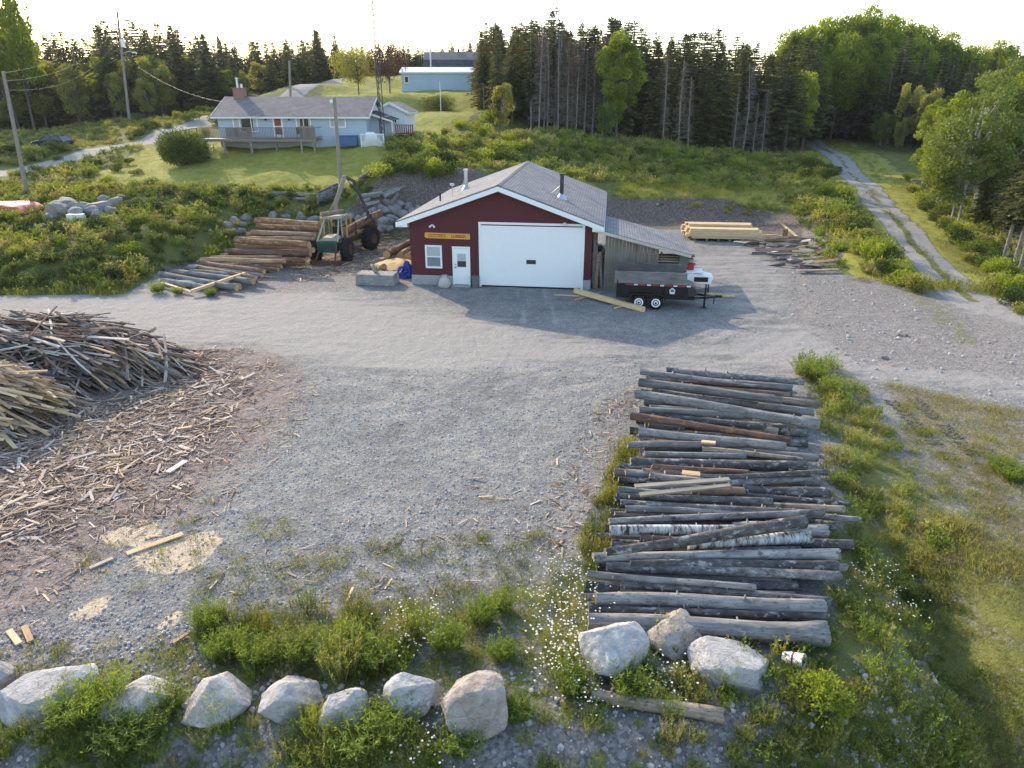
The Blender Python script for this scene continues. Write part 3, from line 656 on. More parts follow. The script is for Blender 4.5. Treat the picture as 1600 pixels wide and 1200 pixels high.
window(hs, 7.35, 8.75, 1.55, 2.52, splits=(.5,), curtain=.2)
window(hs, 10.5, 12.0, 1.55, 2.52, splits=(.5,), curtain=.6)
d = MB(); d.box((5.65, -.03, 1.63), (.92, .08, 1.86)); do = d.build('front_door', MT['white'], hs)
d = MB(); d.box((5.65, -.085, 2.05), (.62, .03, .7)); d.box((5.65, -.085, 1.28), (.62, .03, .66)); d.build('red_panel', flat('red_door_panel', (.26,.05,.03), .5), do)
for x in (4.55, 6.75):
    l = MB(); l.box((x, -.1, 2.3), (.14, .2, .26), taper=.6); l.tube([(x, -.03, 2.5), (x, -.12, 2.46)], .03, 6); l.build('wall_lamp', MT['black'], hs)
c = MB(); c.box((1.05, HD/2-.1, 4.35), (1.0, .85, 1.15)); c.box((1.05, HD/2-.1, 4.96), (1.08, .93, .09)); co = c.build('chimney', MT['brick'], hs)
p = MB(); p.tube([(.92, HD/2-.1, 5.0), (.92, HD/2-.1, 5.75)], .10, 10); p.tube([(.92, HD/2-.1, 5.78), (.92, HD/2-.1, 5.9)], .15, 10); p.tube([(1.3, HD/2-.1, 5.0), (1.3, HD/2-.1, 5.35)], .13, 10); p.build('chimney_pot', MT['galv'], co)
# side porch
pm = MB(); pm.box((HL+.75, 3.2, .95), (1.5, 2.6, 3.1)); pm.build('porch_wall', MT['siding_blue'], hs)
pr = MB(); pr.bar((HL-.1, 3.1, 2.95), (HL+2.3, 3.1, 2.15), 3.6, .08); pr.build('porch_roof', MT['shingle_dark'], hs)
pr = MB(); pr.prism([(HL+.02, 2.86), (HL+2.3, 2.08), (HL+2.3, 1.95), (HL+.02, 2.62)], 1.27, 1.31); pr.box((HL+2.2, 1.4, .8), (.1, .1, 2.5)); pr.build('porch_trim', MT['white_rough'], hs)
# deck
dk = MB(); dk.box((4.4, -1.15, .62), (10.6, 2.26, .08)); dk.box((4.4, -2.3, .54), (10.6, .04, .22)); dko = dk.build('deck', MT['deck_wood'], hs)
for x in (-.6, 1.2, 3.7, 6.0, 8.3, 9.5): 
    q = MB(); q.box((x, -2.2, -.05), (.16, .16, 1.2)); q.build('deck_post', MT['board_old'], dko)
rl_ = MB()
for z in (1.62, .80): rl_.box((4.4, -2.24, z), (10.6, .05, .07))
for k in range(0, 76): rl_.box((-.85+k*.14, -2.24, 1.2), (.035, .035, .8))
rl_.box((9.68, -1.2, 1.62), (.05, 2.1, .07)); rl_.box((9.68, -1.2, .8), (.05, 2.1, .07))
rl_.build('railing', MT['deck_wood'], dko)
for x0, x1 in ((1.5, 3.8), (8.2, 9.65)):
    q = MB(); k = x0
    while k < x1: q.box((k+.055, -2.2, 1.22), (.10, .02, .86 if x0 < 5 else 1.15+.12*math.sin(k*9))); k += .125
    q.build('screen_panel', MT['deck_wood'], dko)
rm = MB(); rm.bar((-1.0, -1.2, .6), (-4.2, -1.2, .1), 1.4, .07)
for x in (-1.3, -2.3, -3.3, -4.1): rm.box((x, -1.85, .62-.155*(-1-x)+.5), (.05, .05, 1.0))
rm.bar((-1.0, -1.85, 1.62), (-4.2, -1.85, 1.1), .05, .05); rm.build('ramp', MT['steel_dark'], dko)
for x in (6.1, 8.0):
    ch = thing('deck_chair', 'dark garden chair on the bungalow deck, ' + ('left one' if x < 7 else 'right one'), 'chair', hs.matrix_basis @ Vector((x, -1.5, .67)), .2, 'garden chairs on the deck')
    q = MB(); q.box((0, 0, .42), (.5, .5, .05)); q.box((0, .24, .72), (.5, .05, .55)); q.build('seat', MT['steel_dark'], ch)
    q = MB(); [q.box((a_, b_, .2), (.04, .04, .4)) for a_ in (-.22, .22) for b_ in (-.22, .22)]; q.build('frame', MT['steel_dark'], ch)
tk = MB(); tk.box((0, 0, .42), (1.9, .7, .84)); tk.box((0, 0, .87), (1.98, .76, .06)); o = tk.build('storage_bin', flat('blue_plastic', (.05,.11,.24), .5), loc=hs.matrix_basis @ Vector((12.2, -.75, 0)), bevel=.03)
tag(o, 'dark blue storage box against the bungalow wall near its right end', 'bin')
lf = thing('lattice_fence', 'small white lattice fence at the right end of the bungalow', 'fence', hs.matrix_basis @ Vector((13.6, -1.2, -.1)))
q = MB()
for k in range(18): q.bar((k*.12-.3 if k*.12-.3 > 0 else 0, 0, 0 if k*.12-.3 > 0 else .3-k*.12), (min(k*.12+.8, 2.05), 0, 1.1 if k*.12+.8 < 2.05 else 1.1-(k*.12+.8-2.05)), .012, .03)
for k in range(18): q.bar((min(k*.12+.3, 2.05), .014, 0 if k*.12+.3 < 2.05 else k*.12+.3-2.05), (max(k*.12-.8, 0), .014, 1.1 if k*.12-.8 > 0 else 1.1+(k*.12-.8)), .012, .03)
q.build('lattice', MT['white'], lf)
q = MB(); q.box((1.02, 0, 1.13), (2.2, .06, .07)); q.box((1.02, 0, -.02), (2.2, .06, .07)); [q.box((x, 0, .5), (.07, .07, 1.3)) for x in (-.02, 2.08)]; q.build('frame', MT['white'], lf)
pt = MB(); pt.lathe([(0.0, 0), (.42, .02), (.45, .1), (.45, .7), (.3, .95), (0, 1.0)], n=16, ax='X'); o = pt.build('propane_tank', MT['white'], loc=hs.matrix_basis @ Vector((13.9, -.5, .75))); tag(o, 'white fuel tank behind the white lattice fence', 'tank')
# ------------------------------------------------------------------ garden shed, wooden stand, mast, far buildings
sh = thing('garden_shed', 'small white gabled garden shed behind the blue bungalow', 'shed', (-13.9, 76.0, gz(-12.6, 76.5)), math.radians(-6))
gable_walls(sh, 0, 3.3, 0, 3.6, -.1, 2.15, 2.95, MT['siding_white'], 'Y'); gable_roof(sh, 0, 3.3, 0, 3.6, 2.15, 2.95, .28, MT['shingle_brown'], MT['white'], 'Y')
window(sh, 1.75, 2.35, 1.05, 1.75, splits=(.5,))
q = MB(); q.box((1.65, 1.8, -.3), (3.0, 3.4, .5)); q.build('foundation', MT['black'], sh)
wt = thing('wooden_stand', 'reddish brown raised wooden platform by the tower mast', 'stand', (-11.2, 71.5, gz(-10.5, 71.5)))
q = MB(); q.box((.9, .5, .75), (1.8, 1.1, .06)); [q.box((k*.2+.1, 0, 1.15), (.1, .03, .8)) for k in range(9)]; q.box((.9, 0, 1.55), (1.8, .06, .06)); q.build('platform', MT['red_stain'], wt)
for x in (.08, 1.72):
    for y in (.05, .95): q = MB(); q.box((x, y, .2), (.1, .1, 1.15)); q.build('leg', MT['red_stain'], wt)
q = MB(); q.tube([(0,0,0), (0,0,.55)], [.30,.34], 12); o = q.build('barrel', MT['red_stain'], loc=on(-9.9, 71., 0.)); tag(o, 'small reddish barrel beside the wooden stand', 'barrel')
tw = thing('lattice_mast', 'tall thin grey lattice antenna mast beside the bungalow', 'mast', (-12.4, 71.3, gz(-12.4, 71.3)))
R3 = [Vector((.26*math.cos(t), .26*math.sin(t), 0)) for t in (.5, .5+2.094, .5+4.189)]
q = MB()
for r in R3: q.tube([r, r*.75+Vector((0,0,15))], .04, 5)
q.build('mast_leg', MT['steel_dark'], tw)
q = MB()
for k in range(30):
    s0 = 1-.25*k/30; s1 = 1-.25*(k+1)/30
    for i in range(3): q.tube([R3[i]*s0+Vector((0,0,k*.5)), R3[(i+1) % 3]*s1+Vector((0,0,k*.5+.5))], .02, 4, cap=False)
q.build('lacing', MT['steel_dark'], tw)
q = MB(); q.tube([(0,0,15), (0,0,19)], .04, 5); q.build('whip_aerial', MT['galv'], tw)
bz = 10.75
br = thing('long_outbuilding', 'long low pale blue outbuilding with a bright white metal roof on the hill', 'building', (-17.0, 118, bz), math.radians(0))
gable_walls(br, 0, 12.0, 0, 6, -1, 2.45, 3.15, MT['siding_pale'], 'X'); gable_roof(br, 0, 12.0, 0, 6, 2.45, 3.15, .25, MT['metal_white'], MT['white'], 'X')
window(br, .45, 1.15, .95, 1.9)
ff = thing('gambrel_house', 'house with a grey gambrel roof and white flue behind the long outbuilding', 'house', (-14.4, 127, 11.2))
q = MB()
gpoly = [(0, -1), (7.5, -1), (7.5, 2.2), (6.2, 4.1), (3.75, 5.3), (1.3, 4.1), (0, 2.2)]
q.prism(gpoly, 0, 9.6, ax='X'); q.build('wall', MT['white_rough'], ff)
for (a_, b_, mt, nm) in (((-.35, 1.75), (1.28, 4.18), 'shingle_dark', 'lower_roof'), ((1.2, 4.12), (3.75, 5.42), 'shingle_brown', 'upper_roof'), ((3.75, 5.42), (6.3, 4.12), 'shingle_brown', 'upper_roof'), ((6.22, 4.18), (7.85, 1.75), 'shingle_dark', 'lower_roof')):
    q = MB(); q.bar((4.8, a_[0], a_[1]), (4.8, b_[0], b_[1]), 10.2, .1); q.build(nm, MT[mt], ff)
q = MB(); q.tube([(1.0, .6, 2.9), (1.0, .6, 5.6)], .14, 8); q.build('flue_pipe', MT['galv'], ff)
q = MB(); q.box((5.4, 3.75, 5.55), (.4, .4, .7)); q.build('chimney', MT['black'], ff)
q = MB(); q.tube([(0,0,0), (0,0,4.6)], .05, 6); o = q.build('clothesline_pole', MT['galv'], loc=on(-7.9, 84)); tag(o, 'thin bare grey pole standing on the back lawn', 'pole')
# ------------------------------------------------------------------ poles and wires
def pole(label, b, t, r0, r1, extra=0):
    P = thing('utility_pole', label, 'pole', b); q = MB(); d = Vector(t)-Vector(b)
    q.tube([d*-.06, d*.5, d], [r0, (r0+r1)/2, r1], 10); q.build('shaft', MT['pole_wood'], P); return P, d
b1 = hit(43, 306); t1 = aty(5, 112, b1.y-.4)
b2 = aty(202, 186, 106); t2 = aty(183, 18, 105)
b4 = hit(534, 303); t4 = aty(522, 152, b4.y)
b3 = aty(454, 150, 112); t3 = aty(452, 95, 112)
P1, d1 = pole('leaning wooden utility pole in the weeds at the far left', b1, t1, .17, .12)
P2, d2 = pole('tall utility pole with transformer and street lamp before the dark forest', b2, t2, .2, .13)
q = MB(); m_ = d2*.72; q.tube([m_+Vector((.32,-.1,-.5)), m_+Vector((.32,-.1,.45))], .27, 12); q.build('transformer', MT['silver'], P2)
q = MB(); m_ = d2*.60; q.tube([m_, m_+Vector((.5,-.2,.45)), m_+Vector((1.3,-.4,.55)), m_+Vector((1.9,-.6,.45))], .04, 6); lo = q.build('lamp_arm', MT['galv'], P2)
q = MB(); q.box(m_+Vector((2.05,-.65,.42)), (.6,.25,.16), taper=.7); q.build('lamp_head', MT['silver'], lo)
P3, d3 = pole('short pale pole near the bend of the driveway behind the bungalow', b3, t3, .17, .15)
P4, d4 = pole('bare wooden utility pole at the lawn edge in front of the bungalow', b4, t4, .16, .12)
q = MB(); q.box(d4*.96+Vector((-.2,-.12,0)), (.22,.12,.22)); q.build('junction_box', MT['silver'], P4)
def wire(label, a, b, sag, r=.009):
    a = Vector(a); b = Vector(b); q = MB()
    q.tube([a.lerp(b, k/12)-Vector((0,0,sag*4*(k/12)*(1-k/12))) for k in range(13)], r, 4, cap=False)
    o = q.build('overhead_wire', MT['steel_dark'], fix=False); tag(o, label, 'wire')
for k, (f0, f1) in enumerate(((.99,.985),(.93,.90),(.86,.80))):
    wire(('highest','middle','lowest')[k]+' wire strung from the leaning left pole to the transformer pole', b1+d1*f0, b2+d2*f1, 1.3+.3*k)
wire('wire from the transformer pole to the bungalow chimney end', b2+d2*.62, hs.matrix_basis @ Vector((.4, 3.5, 3.6)), 1.2)
wire('wire from the bare lawn pole to the bungalow right gable', b4+d4*.97, hs.matrix_basis @ Vector((13.4, -.1, 2.75)), .5)
wire('long sagging wire from the leaning left pole across the bungalow roof to the lawn pole', b1+d1*.97, b4+d4*.97, 2.2)
# ------------------------------------------------------------------ parked car
cz = gz(-60.6, 85)
cp = aty(84, 231, 85)
car = thing('parked_car', 'dark blue hatchback parked on the grass beside the road', 'car', (cp.x, cp.y, gz(cp.x, cp.y)), math.radians(168))
q = MB()      # x forward
prof = [(-2.15,.35),(-2.2,.75),(-2.12,1.0),(-1.0,1.05),(.95,1.0),(1.9,.85),(2.15,.65),(2.15,.32)]
secs = []
def car_section(y, k): return [(x*(1-.02*k), y, z) for x, z in prof]
ys = (-.86, -.8, 0, .8, .86); vs = []; n_ = len(prof)
for y in ys:
    k = 1 if abs(y) > .82 else 0
    vs += [(x*(.985 if k else 1), y, z-(.04 if k and z > .6 else 0)) for x, z in prof]
fs = [(i*n_+j, i*n_+j+1, (i+1)*n_+j+1, (i+1)*n_+j) for i in range(4) for j in range(n_-1)]
fs += [tuple(range(n_)), tuple(range(4*n_, 5*n_))] + [(i*n_, (i+1)*n_, (i+1)*n_+n_-1, i*n_+n_-1) for i in range(4)]
q.add(vs, fs); q.build('body', MT['navy'], car, bevel=.05)
q = MB(); gpf = [(-2.05,1.0),(-1.55,1.42),(-.6,1.5),(.2,1.46),(.98,1.0)]
q.add([(x, s*(.78-(z-1)*.28), z) for s in (-1, 1) for x, z in gpf], [tuple(range(5)), tuple(range(5, 10))]+[(i, (i+1) % 5, (i+1) % 5+5, i+5) for i in range(5)]); q.build('glasshouse', MT['glass'], car)
q = MB(); q.box((-.65, 0, 1.50), (1.5, 1.22, .05)); [q.bar((.96, s*.79, 1.0), (.2, s*.655, 1.47), .06, .06) for s in (-1, 1)]; [q.bar((-2.03, s*.79, 1.0), (-1.5, s*.66, 1.45), .07, .07) for s in (-1, 1)]; [q.bar((-.55, s*.80, 1.0), (-.5, s*.66, 1.49), .07, .05) for s in (-1, 1)]; q.build('roof', MT['navy'], car)
for x in (-1.35, 1.35):
    for s in (-1, 1):
        q = MB(); q.lathe([(0, -.1), (.2, -.1), (.32, -.09), (.34, 0), (.32, .09), (.2, .1), (0, .1)], (x, s*.8, .33), 'Y', 18); t_ = q.build('tyre', MT['rubber'], car)
        q = MB(); q.lathe([(0, -.012), (.19, 0), (.2, -.02)], (x, s*(.905), .33), 'Y', 14); q.build('rim', MT['galv'], t_)
for s in (-1, 1): q = MB(); q.box((-2.19, s*.68, .85), (.05, .24, .2)); q.build('tail_light', MT['red_paint'], car); q = MB(); q.box((2.05, s*.62, .72), (.12, .3, .12)); q.build('headlight', MT['lampglass'], car)
# ------------------------------------------------------------------ dump trailer in front of the lean-to
tl = thing('dump_trailer', 'black tandem axle dump trailer with grey plank sideboards, parked beside the garage', 'trailer', tuple(atz(1010, 482)), GA-.02)
# local: x right along the body, front of picture = -y
q = MB(); q.box((.25, .95, .90), (3.55, 1.80, .68)); [q.box((-1.40+k*.55, .035, .90), (.07, .05, .66)) for k in range(7)]; q.box((.25, .03, 1.24), (3.6, .08, .10)); q.box((.4, .95, .50), (4.0, 1.2, .14)); q.box((-1.55, .95, 1.02), (.06, 1.9, .9)); q.box((.25, .03, .60), (3.6, .06, .08)); q.build('dump_bed', MT['black'], tl, bevel=.012)
q = MB(); q.prism([(2.03, .62), (2.55, .70), (2.35, 1.12), (2.03, 1.23)], .3, 1.6); q.build('front_housing', MT['steel_dark'], tl)
sb = MB(); sb.box((.10, .03, 1.60), (3.62, .045, .62)); sb.build('side_plank', MT['plank_dark'], tl); sb = MB(); sb.box((.12, 1.88, 1.60), (3.45, .045, .68)); sb.build('side_plank', MT['plank_dark'], tl)
sb = MB(); sb.box((-1.66, .95, 1.42), (.045, 1.7, .3)); sb.build('side_plank', MT['plank_dark'], tl)
for k in range(5):
    q = MB(); q.box((-.62+k*.66, -.015, 1.24), (.20, .012, .07)); q.build('reflector', MT['silver'], tl)
    q = MB(); q.box((-.95+k*.66, -.015, 1.24), (.34, .012, .07)); q.build('red_reflector', MT['red_paint'], tl)
q = MB(); q.prism([(1.08,1.02),(1.22,1.15),(1.38,1.02),(1.34,.82),(1.12,.82)], -.012, -.002); em = q.build('emblem', MT['silver'], tl)
q = MB(); q.prism([(1.12,.99),(1.22,1.08),(1.34,.99),(1.30,.93),(1.16,.93)], -.022, -.014); q.build('emblem_mark', MT['emblem_blue'], em)
fd = MB(); fd.prism([(-.95,.52),(-.85,.84),(.80,.84),(.93,.52),(.86,.52),(.75,.78),(-.78,.78),(-.88,.52)], -.30, .02); fd.build('fender', MT['black'], tl)
for y in (-.12, 2.02):
    for x in (-.42, .44):
        q = MB(); q.lathe([(0, -.1), (.17, -.1), (.33, -.1), (.37, -.05), (.37, .05), (.33, .1), (0, .1)], (x, y, .37), 'Y', 24); w_ = q.build('tyre', MT['rubber'], tl)
        q = MB(); q.lathe([(0, -.03), (.06, -.03), (.07, 0), (.15, .01), (.20, -.02), (.225, .0)], (x, y-.105 if y < 0 else y+.105, .37), 'Y', 20); r_ = q.build('rim', MT['white'], w_)
        q = MB(); q.lathe([(0, -.07), (.055, -.06), (.06, 0)], (x, y-.11 if y < 0 else y+.11, .37), 'Y', 10); q.build('hub', MT['black'], r_)
q = MB(); q.bar((2.0, .35, .52), (3.55, .95, .52), .10, .12); q.bar((2.0, 1.55, .52), (3.55, .95, .52), .10, .12); q.box((3.65, .95, .55), (.35, .14, .12)); q.build('tongue', MT['black'], tl)
q = MB(); q.tube([(2.95, .62, .06), (2.95, .62, 1.05)], .05, 10); q.box((2.95, .62, .035), (.26, .26, .05)); q.tube([(2.95, .62, 1.0), (3.15, .62, 1.05)], .02, 6); q.tube([(3.45, .9, .5), (3.45, .9, .15)], .03, 6); q.build('jack', MT['black'], tl)
# ------------------------------------------------------------------ things by the garage
sk = MB(); sk.lathe([(0, .0), (.26, .0), (.33, .10), (.32, .32), (.27, .48), (.14, .56), (.09, .60), (.15, .70), (.05, .68), (.0, .60)], n=22); rr_ = random.Random(9); sk.v = [(x*(1+.10*math.sin(z*11+y*7)+rr_.uniform(-.05,.05)), y*(1+.1*math.sin(x*12+z*5)+rr_.uniform(-.05,.05)), z) for x, y, z in sk.v]; o = sk.build('sack', MT['sack'], loc=atz(694, 449), rot=(.08, .05, .4)); o.scale = (1.05, .8, 1.05); tag(o, 'plump pale sack standing by the garage door', 'sack')
q = MB(); q.tube([(0,0,0), (0,0,.62)], [.19,.22], 14); q.tube([(0,0,.60), (0,0,.66)], [.235,.235], 14); o = q.build('bucket', MT['plank_dark'], loc=atz(742.5, 449)); tag(o, 'dark barrel-shaped bin between the two white garage doors', 'bin')
bt_ = MB(); bt_.lathe([(0, 0), (.58, .0), (.62, .12), (.52, .3), (.44, .42), (.33, .6), (.2, .72), (.1, .76), (0, .74)], n=26); rr_ = random.Random(5); bt_.v = [(x*(1+rr_.uniform(-.2,.2)), y*(1+rr_.uniform(-.2,.2)), max(0, z*(1+.25*math.sin(x*9+y*6)+rr_.uniform(-.12,.12)))) for x, y, z in bt_.v]; bt_.sm = [False]*len(bt_.sm); o = bt_.build('blue_tarp', MT['blue_tarp'], loc=atz(634.5, 432)); tag(o, 'crumpled blue tarpaulin heap at the left garage corner', 'tarpaulin')
q = MB(); q.box((0, 0, .32), (2.35, 1.15, .64), taper=.95); o = q.build('concrete_slab', MT['rock_grey'], loc=atz(588, 446.5)+Vector((0,.5,0)), rot=(0,0,GA), bevel=.05); tag(o, 'flat-topped grey stone block lying on the gravel left of the garage', 'stone block')
q = MB(); q.tube([(-.05,0,0), (.05,.02,.09)], .36, 20); o = q.build('wood_slice', MT['cut_grey'], loc=atz(586, 446)+Vector((-.1,.65,.72)), rot=(.25,.3,.2)); tag(o, 'round pale wood slice on top of the stone block', 'wood slice')
for (u, v, r, h_, rt, lb) in ((597, 409, .24, .26, (0,0,0), 'short sawn log round standing on the bark litter'), (596, 421, .2, .5, (1.1,0,.6), 'tilted grey log stub behind the stone block')):
    q = MB(); q.tube([(0,0,0), (0,0,h_)], [r, r*.96], 16, 0, True, 1); o = q.build('log_round', [MT['bark_brown'], MT['cut_fresh']], loc=atz(u, v)+Vector((0,0,.05 if rt[0] else 0)), rot=rt); tag(o, lb, 'log round')
def heap(name, mat, u, v, rx, ry, h, label, cat, seed):
    c = atz(u, v); n = 22; V_ = []; F_ = []
    for i in range(n+1):
        for j in range(n+1):
            a_, b_ = (i/n*2-1), (j/n*2-1); r = math.hypot(a_, b_); z = h*max(0, 1-r*r)*(.6+.8*float(fbm(np.array(a_*3+seed), np.array(b_*3), seed)))
            V_.append((a_*rx, b_*ry, z-.012))
    F_ = [(i*(n+1)+j, (i+1)*(n+1)+j, (i+1)*(n+1)+j+1, i*(n+1)+j+1) for i in range(n) for j in range(n)]
    o = link(name, npmesh(name, V_, F_, mat, smooth=True), loc=c); return tag(o, label, cat)
heap('sawdust_heap', MT['sawdust'], 618, 414, 1.5, 1.7, .34, 'low golden sawdust heap left of the garage', 'sawdust', 3)
q = MB(); q.bar((0,0,0), (4.55,0,0), .24, .24); a_ = atz(898, 462); b_ = atz(1006, 488); dv = b_-a_
o = q.build('timber_beam', MT['lumber'], loc=a_+Vector((0,0,.30)), rot=(0, .035, math.atan2(dv.y, dv.x)), bevel=.006); o.scale = (dv.length/4.55, 1, 1); tag(o, 'long square pale timber beam on sticks in front of the big door', 'beam')
for k, (u0, v0, u1, v1) in enumerate(((866,462,912,464),(898,470,938,459),(954,480,972,476),(960,483,975,479))):
    a_ = atz(u0, v0); b_ = atz(u1, v1); q = MB(); q.bar((0,0,0), (1,0,0), .07, .07); dv = b_-a_; o = q.build('wood_stick', MT['board_fresh'], loc=a_+Vector((0,0,.05)), rot=(0,0,math.atan2(dv.y, dv.x))); o.scale = (dv.length, 1, 1)
    tag(o, ('thin long stick left of the square beam','stick under the upper end of the square beam','upper of two sticks under the lower beam end','lower of two sticks under the lower beam end')[k], 'stick')
# ------------------------------------------------------------------ logs
def log(a, b, r0, r1, mat, label, group, cut='cut_grey', cat='log', name='log', knots=3, flare=0., seed=None):
    rs = random.Random(seed if seed is not None else hash((round(a[0]*100), round(b[1]*100))) & 0xffff)
    a = Vector(a); b = Vector(b); d = b-a; L = d.length; n, K = 14, 9; V_ = []; F_ = []; mi = []
    ph = [rs.uniform(0, 6.3) for _ in range(4)]; bend = rs.uniform(-.35, .35)*min(r0, r1)
    for i in range(K+1):
        t = i/K; r = r0+(r1-r0)*t
        if flare: r *= 1+flare*max(0, (t-.8)/.2)**2
        for j in range(n):
            th = 2*PI*j/n
            rr = r*(1+.05*math.sin(2*th+ph[0]+t*2)+.035*math.sin(3*th+ph[1]-t*5)+rs.uniform(-.025, .025))
            V_.append((-L/2+L*t+(rs.uniform(-.02,.02) if i in (0, K) else 0), rr*math.cos(th)+bend*math.sin(PI*t+ph[2]*.1), rr*math.sin(th)+bend*.6*math.sin(2*PI*t)))
    for i in range(K):
        for j in range(n): F_.append((i*n+j, i*n+(j+1) % n, (i+1)*n+(j+1) % n, (i+1)*n+j)); mi.append(0)
    for (s0, off) in ((0, 0), (K*n, 1)):
        c = len(V_); V_.append((L/2*(1 if off else -1), 0, 0))
        for j in range(n): f = (s0+j, s0+(j+1) % n, c, c); F_.append(f); mi.append(1)
    for _ in range(knots):
        t = rs.uniform(.1, .9); th = rs.uniform(.2, 2.9); r = r0+(r1-r0)*t; c0 = Vector((-L/2+L*t, r*.9*math.cos(th), r*.9*math.sin(th))); o_ = Vector((rs.uniform(-.2,.2), math.cos(th), math.sin(th)))*rs.uniform(.05, .12)
        k0 = len(V_); q = .032
        for dx, dz in ((-q,0),(0,-q),(q,0),(0,q)): V_.append(tuple(c0+Vector((dx, -dz*math.sin(th), dz*math.cos(th)))))
        for dx, dz in ((-q,0),(0,-q),(q,0),(0,q)): V_.append(tuple(c0+o_+Vector((dx*.6, -dz*.6*math.sin(th), dz*.6*math.cos(th)))))
        for j in range(4): F_.append((k0+j, k0+(j+1) % 4, k0+4+(j+1) % 4, k0+4+j)); mi.append(0)
        F_.append((k0+4, k0+5, k0+6, k0+7)); mi.append(1)
    me = bpy.data.meshes.new(name); me.from_pydata(V_, [], [tuple(dict.fromkeys(f)) for f in F_])
    me.materials.append(MT[mat]); me.materials.append(MT[cut]); me.polygons.foreach_set('material_index', mi)
    me.polygons.foreach_set('use_smooth', [m == 0 for m in mi]); me.update()
    o = link(name, me, None, (a+b)/2, d.to_track_quat('X', 'Z').to_euler())
    return tag(o, label, cat, group)
ORD = ['first','second','third','fourth','fifth','sixth','seventh','eighth','ninth','tenth','eleventh','twelfth','thirteenth','fourteenth','fifteenth','sixteenth','seventeenth','eighteenth','nineteenth','twentieth']
def ordn(k): return ORD[k] if k < 20 else str(k+1)+'th'
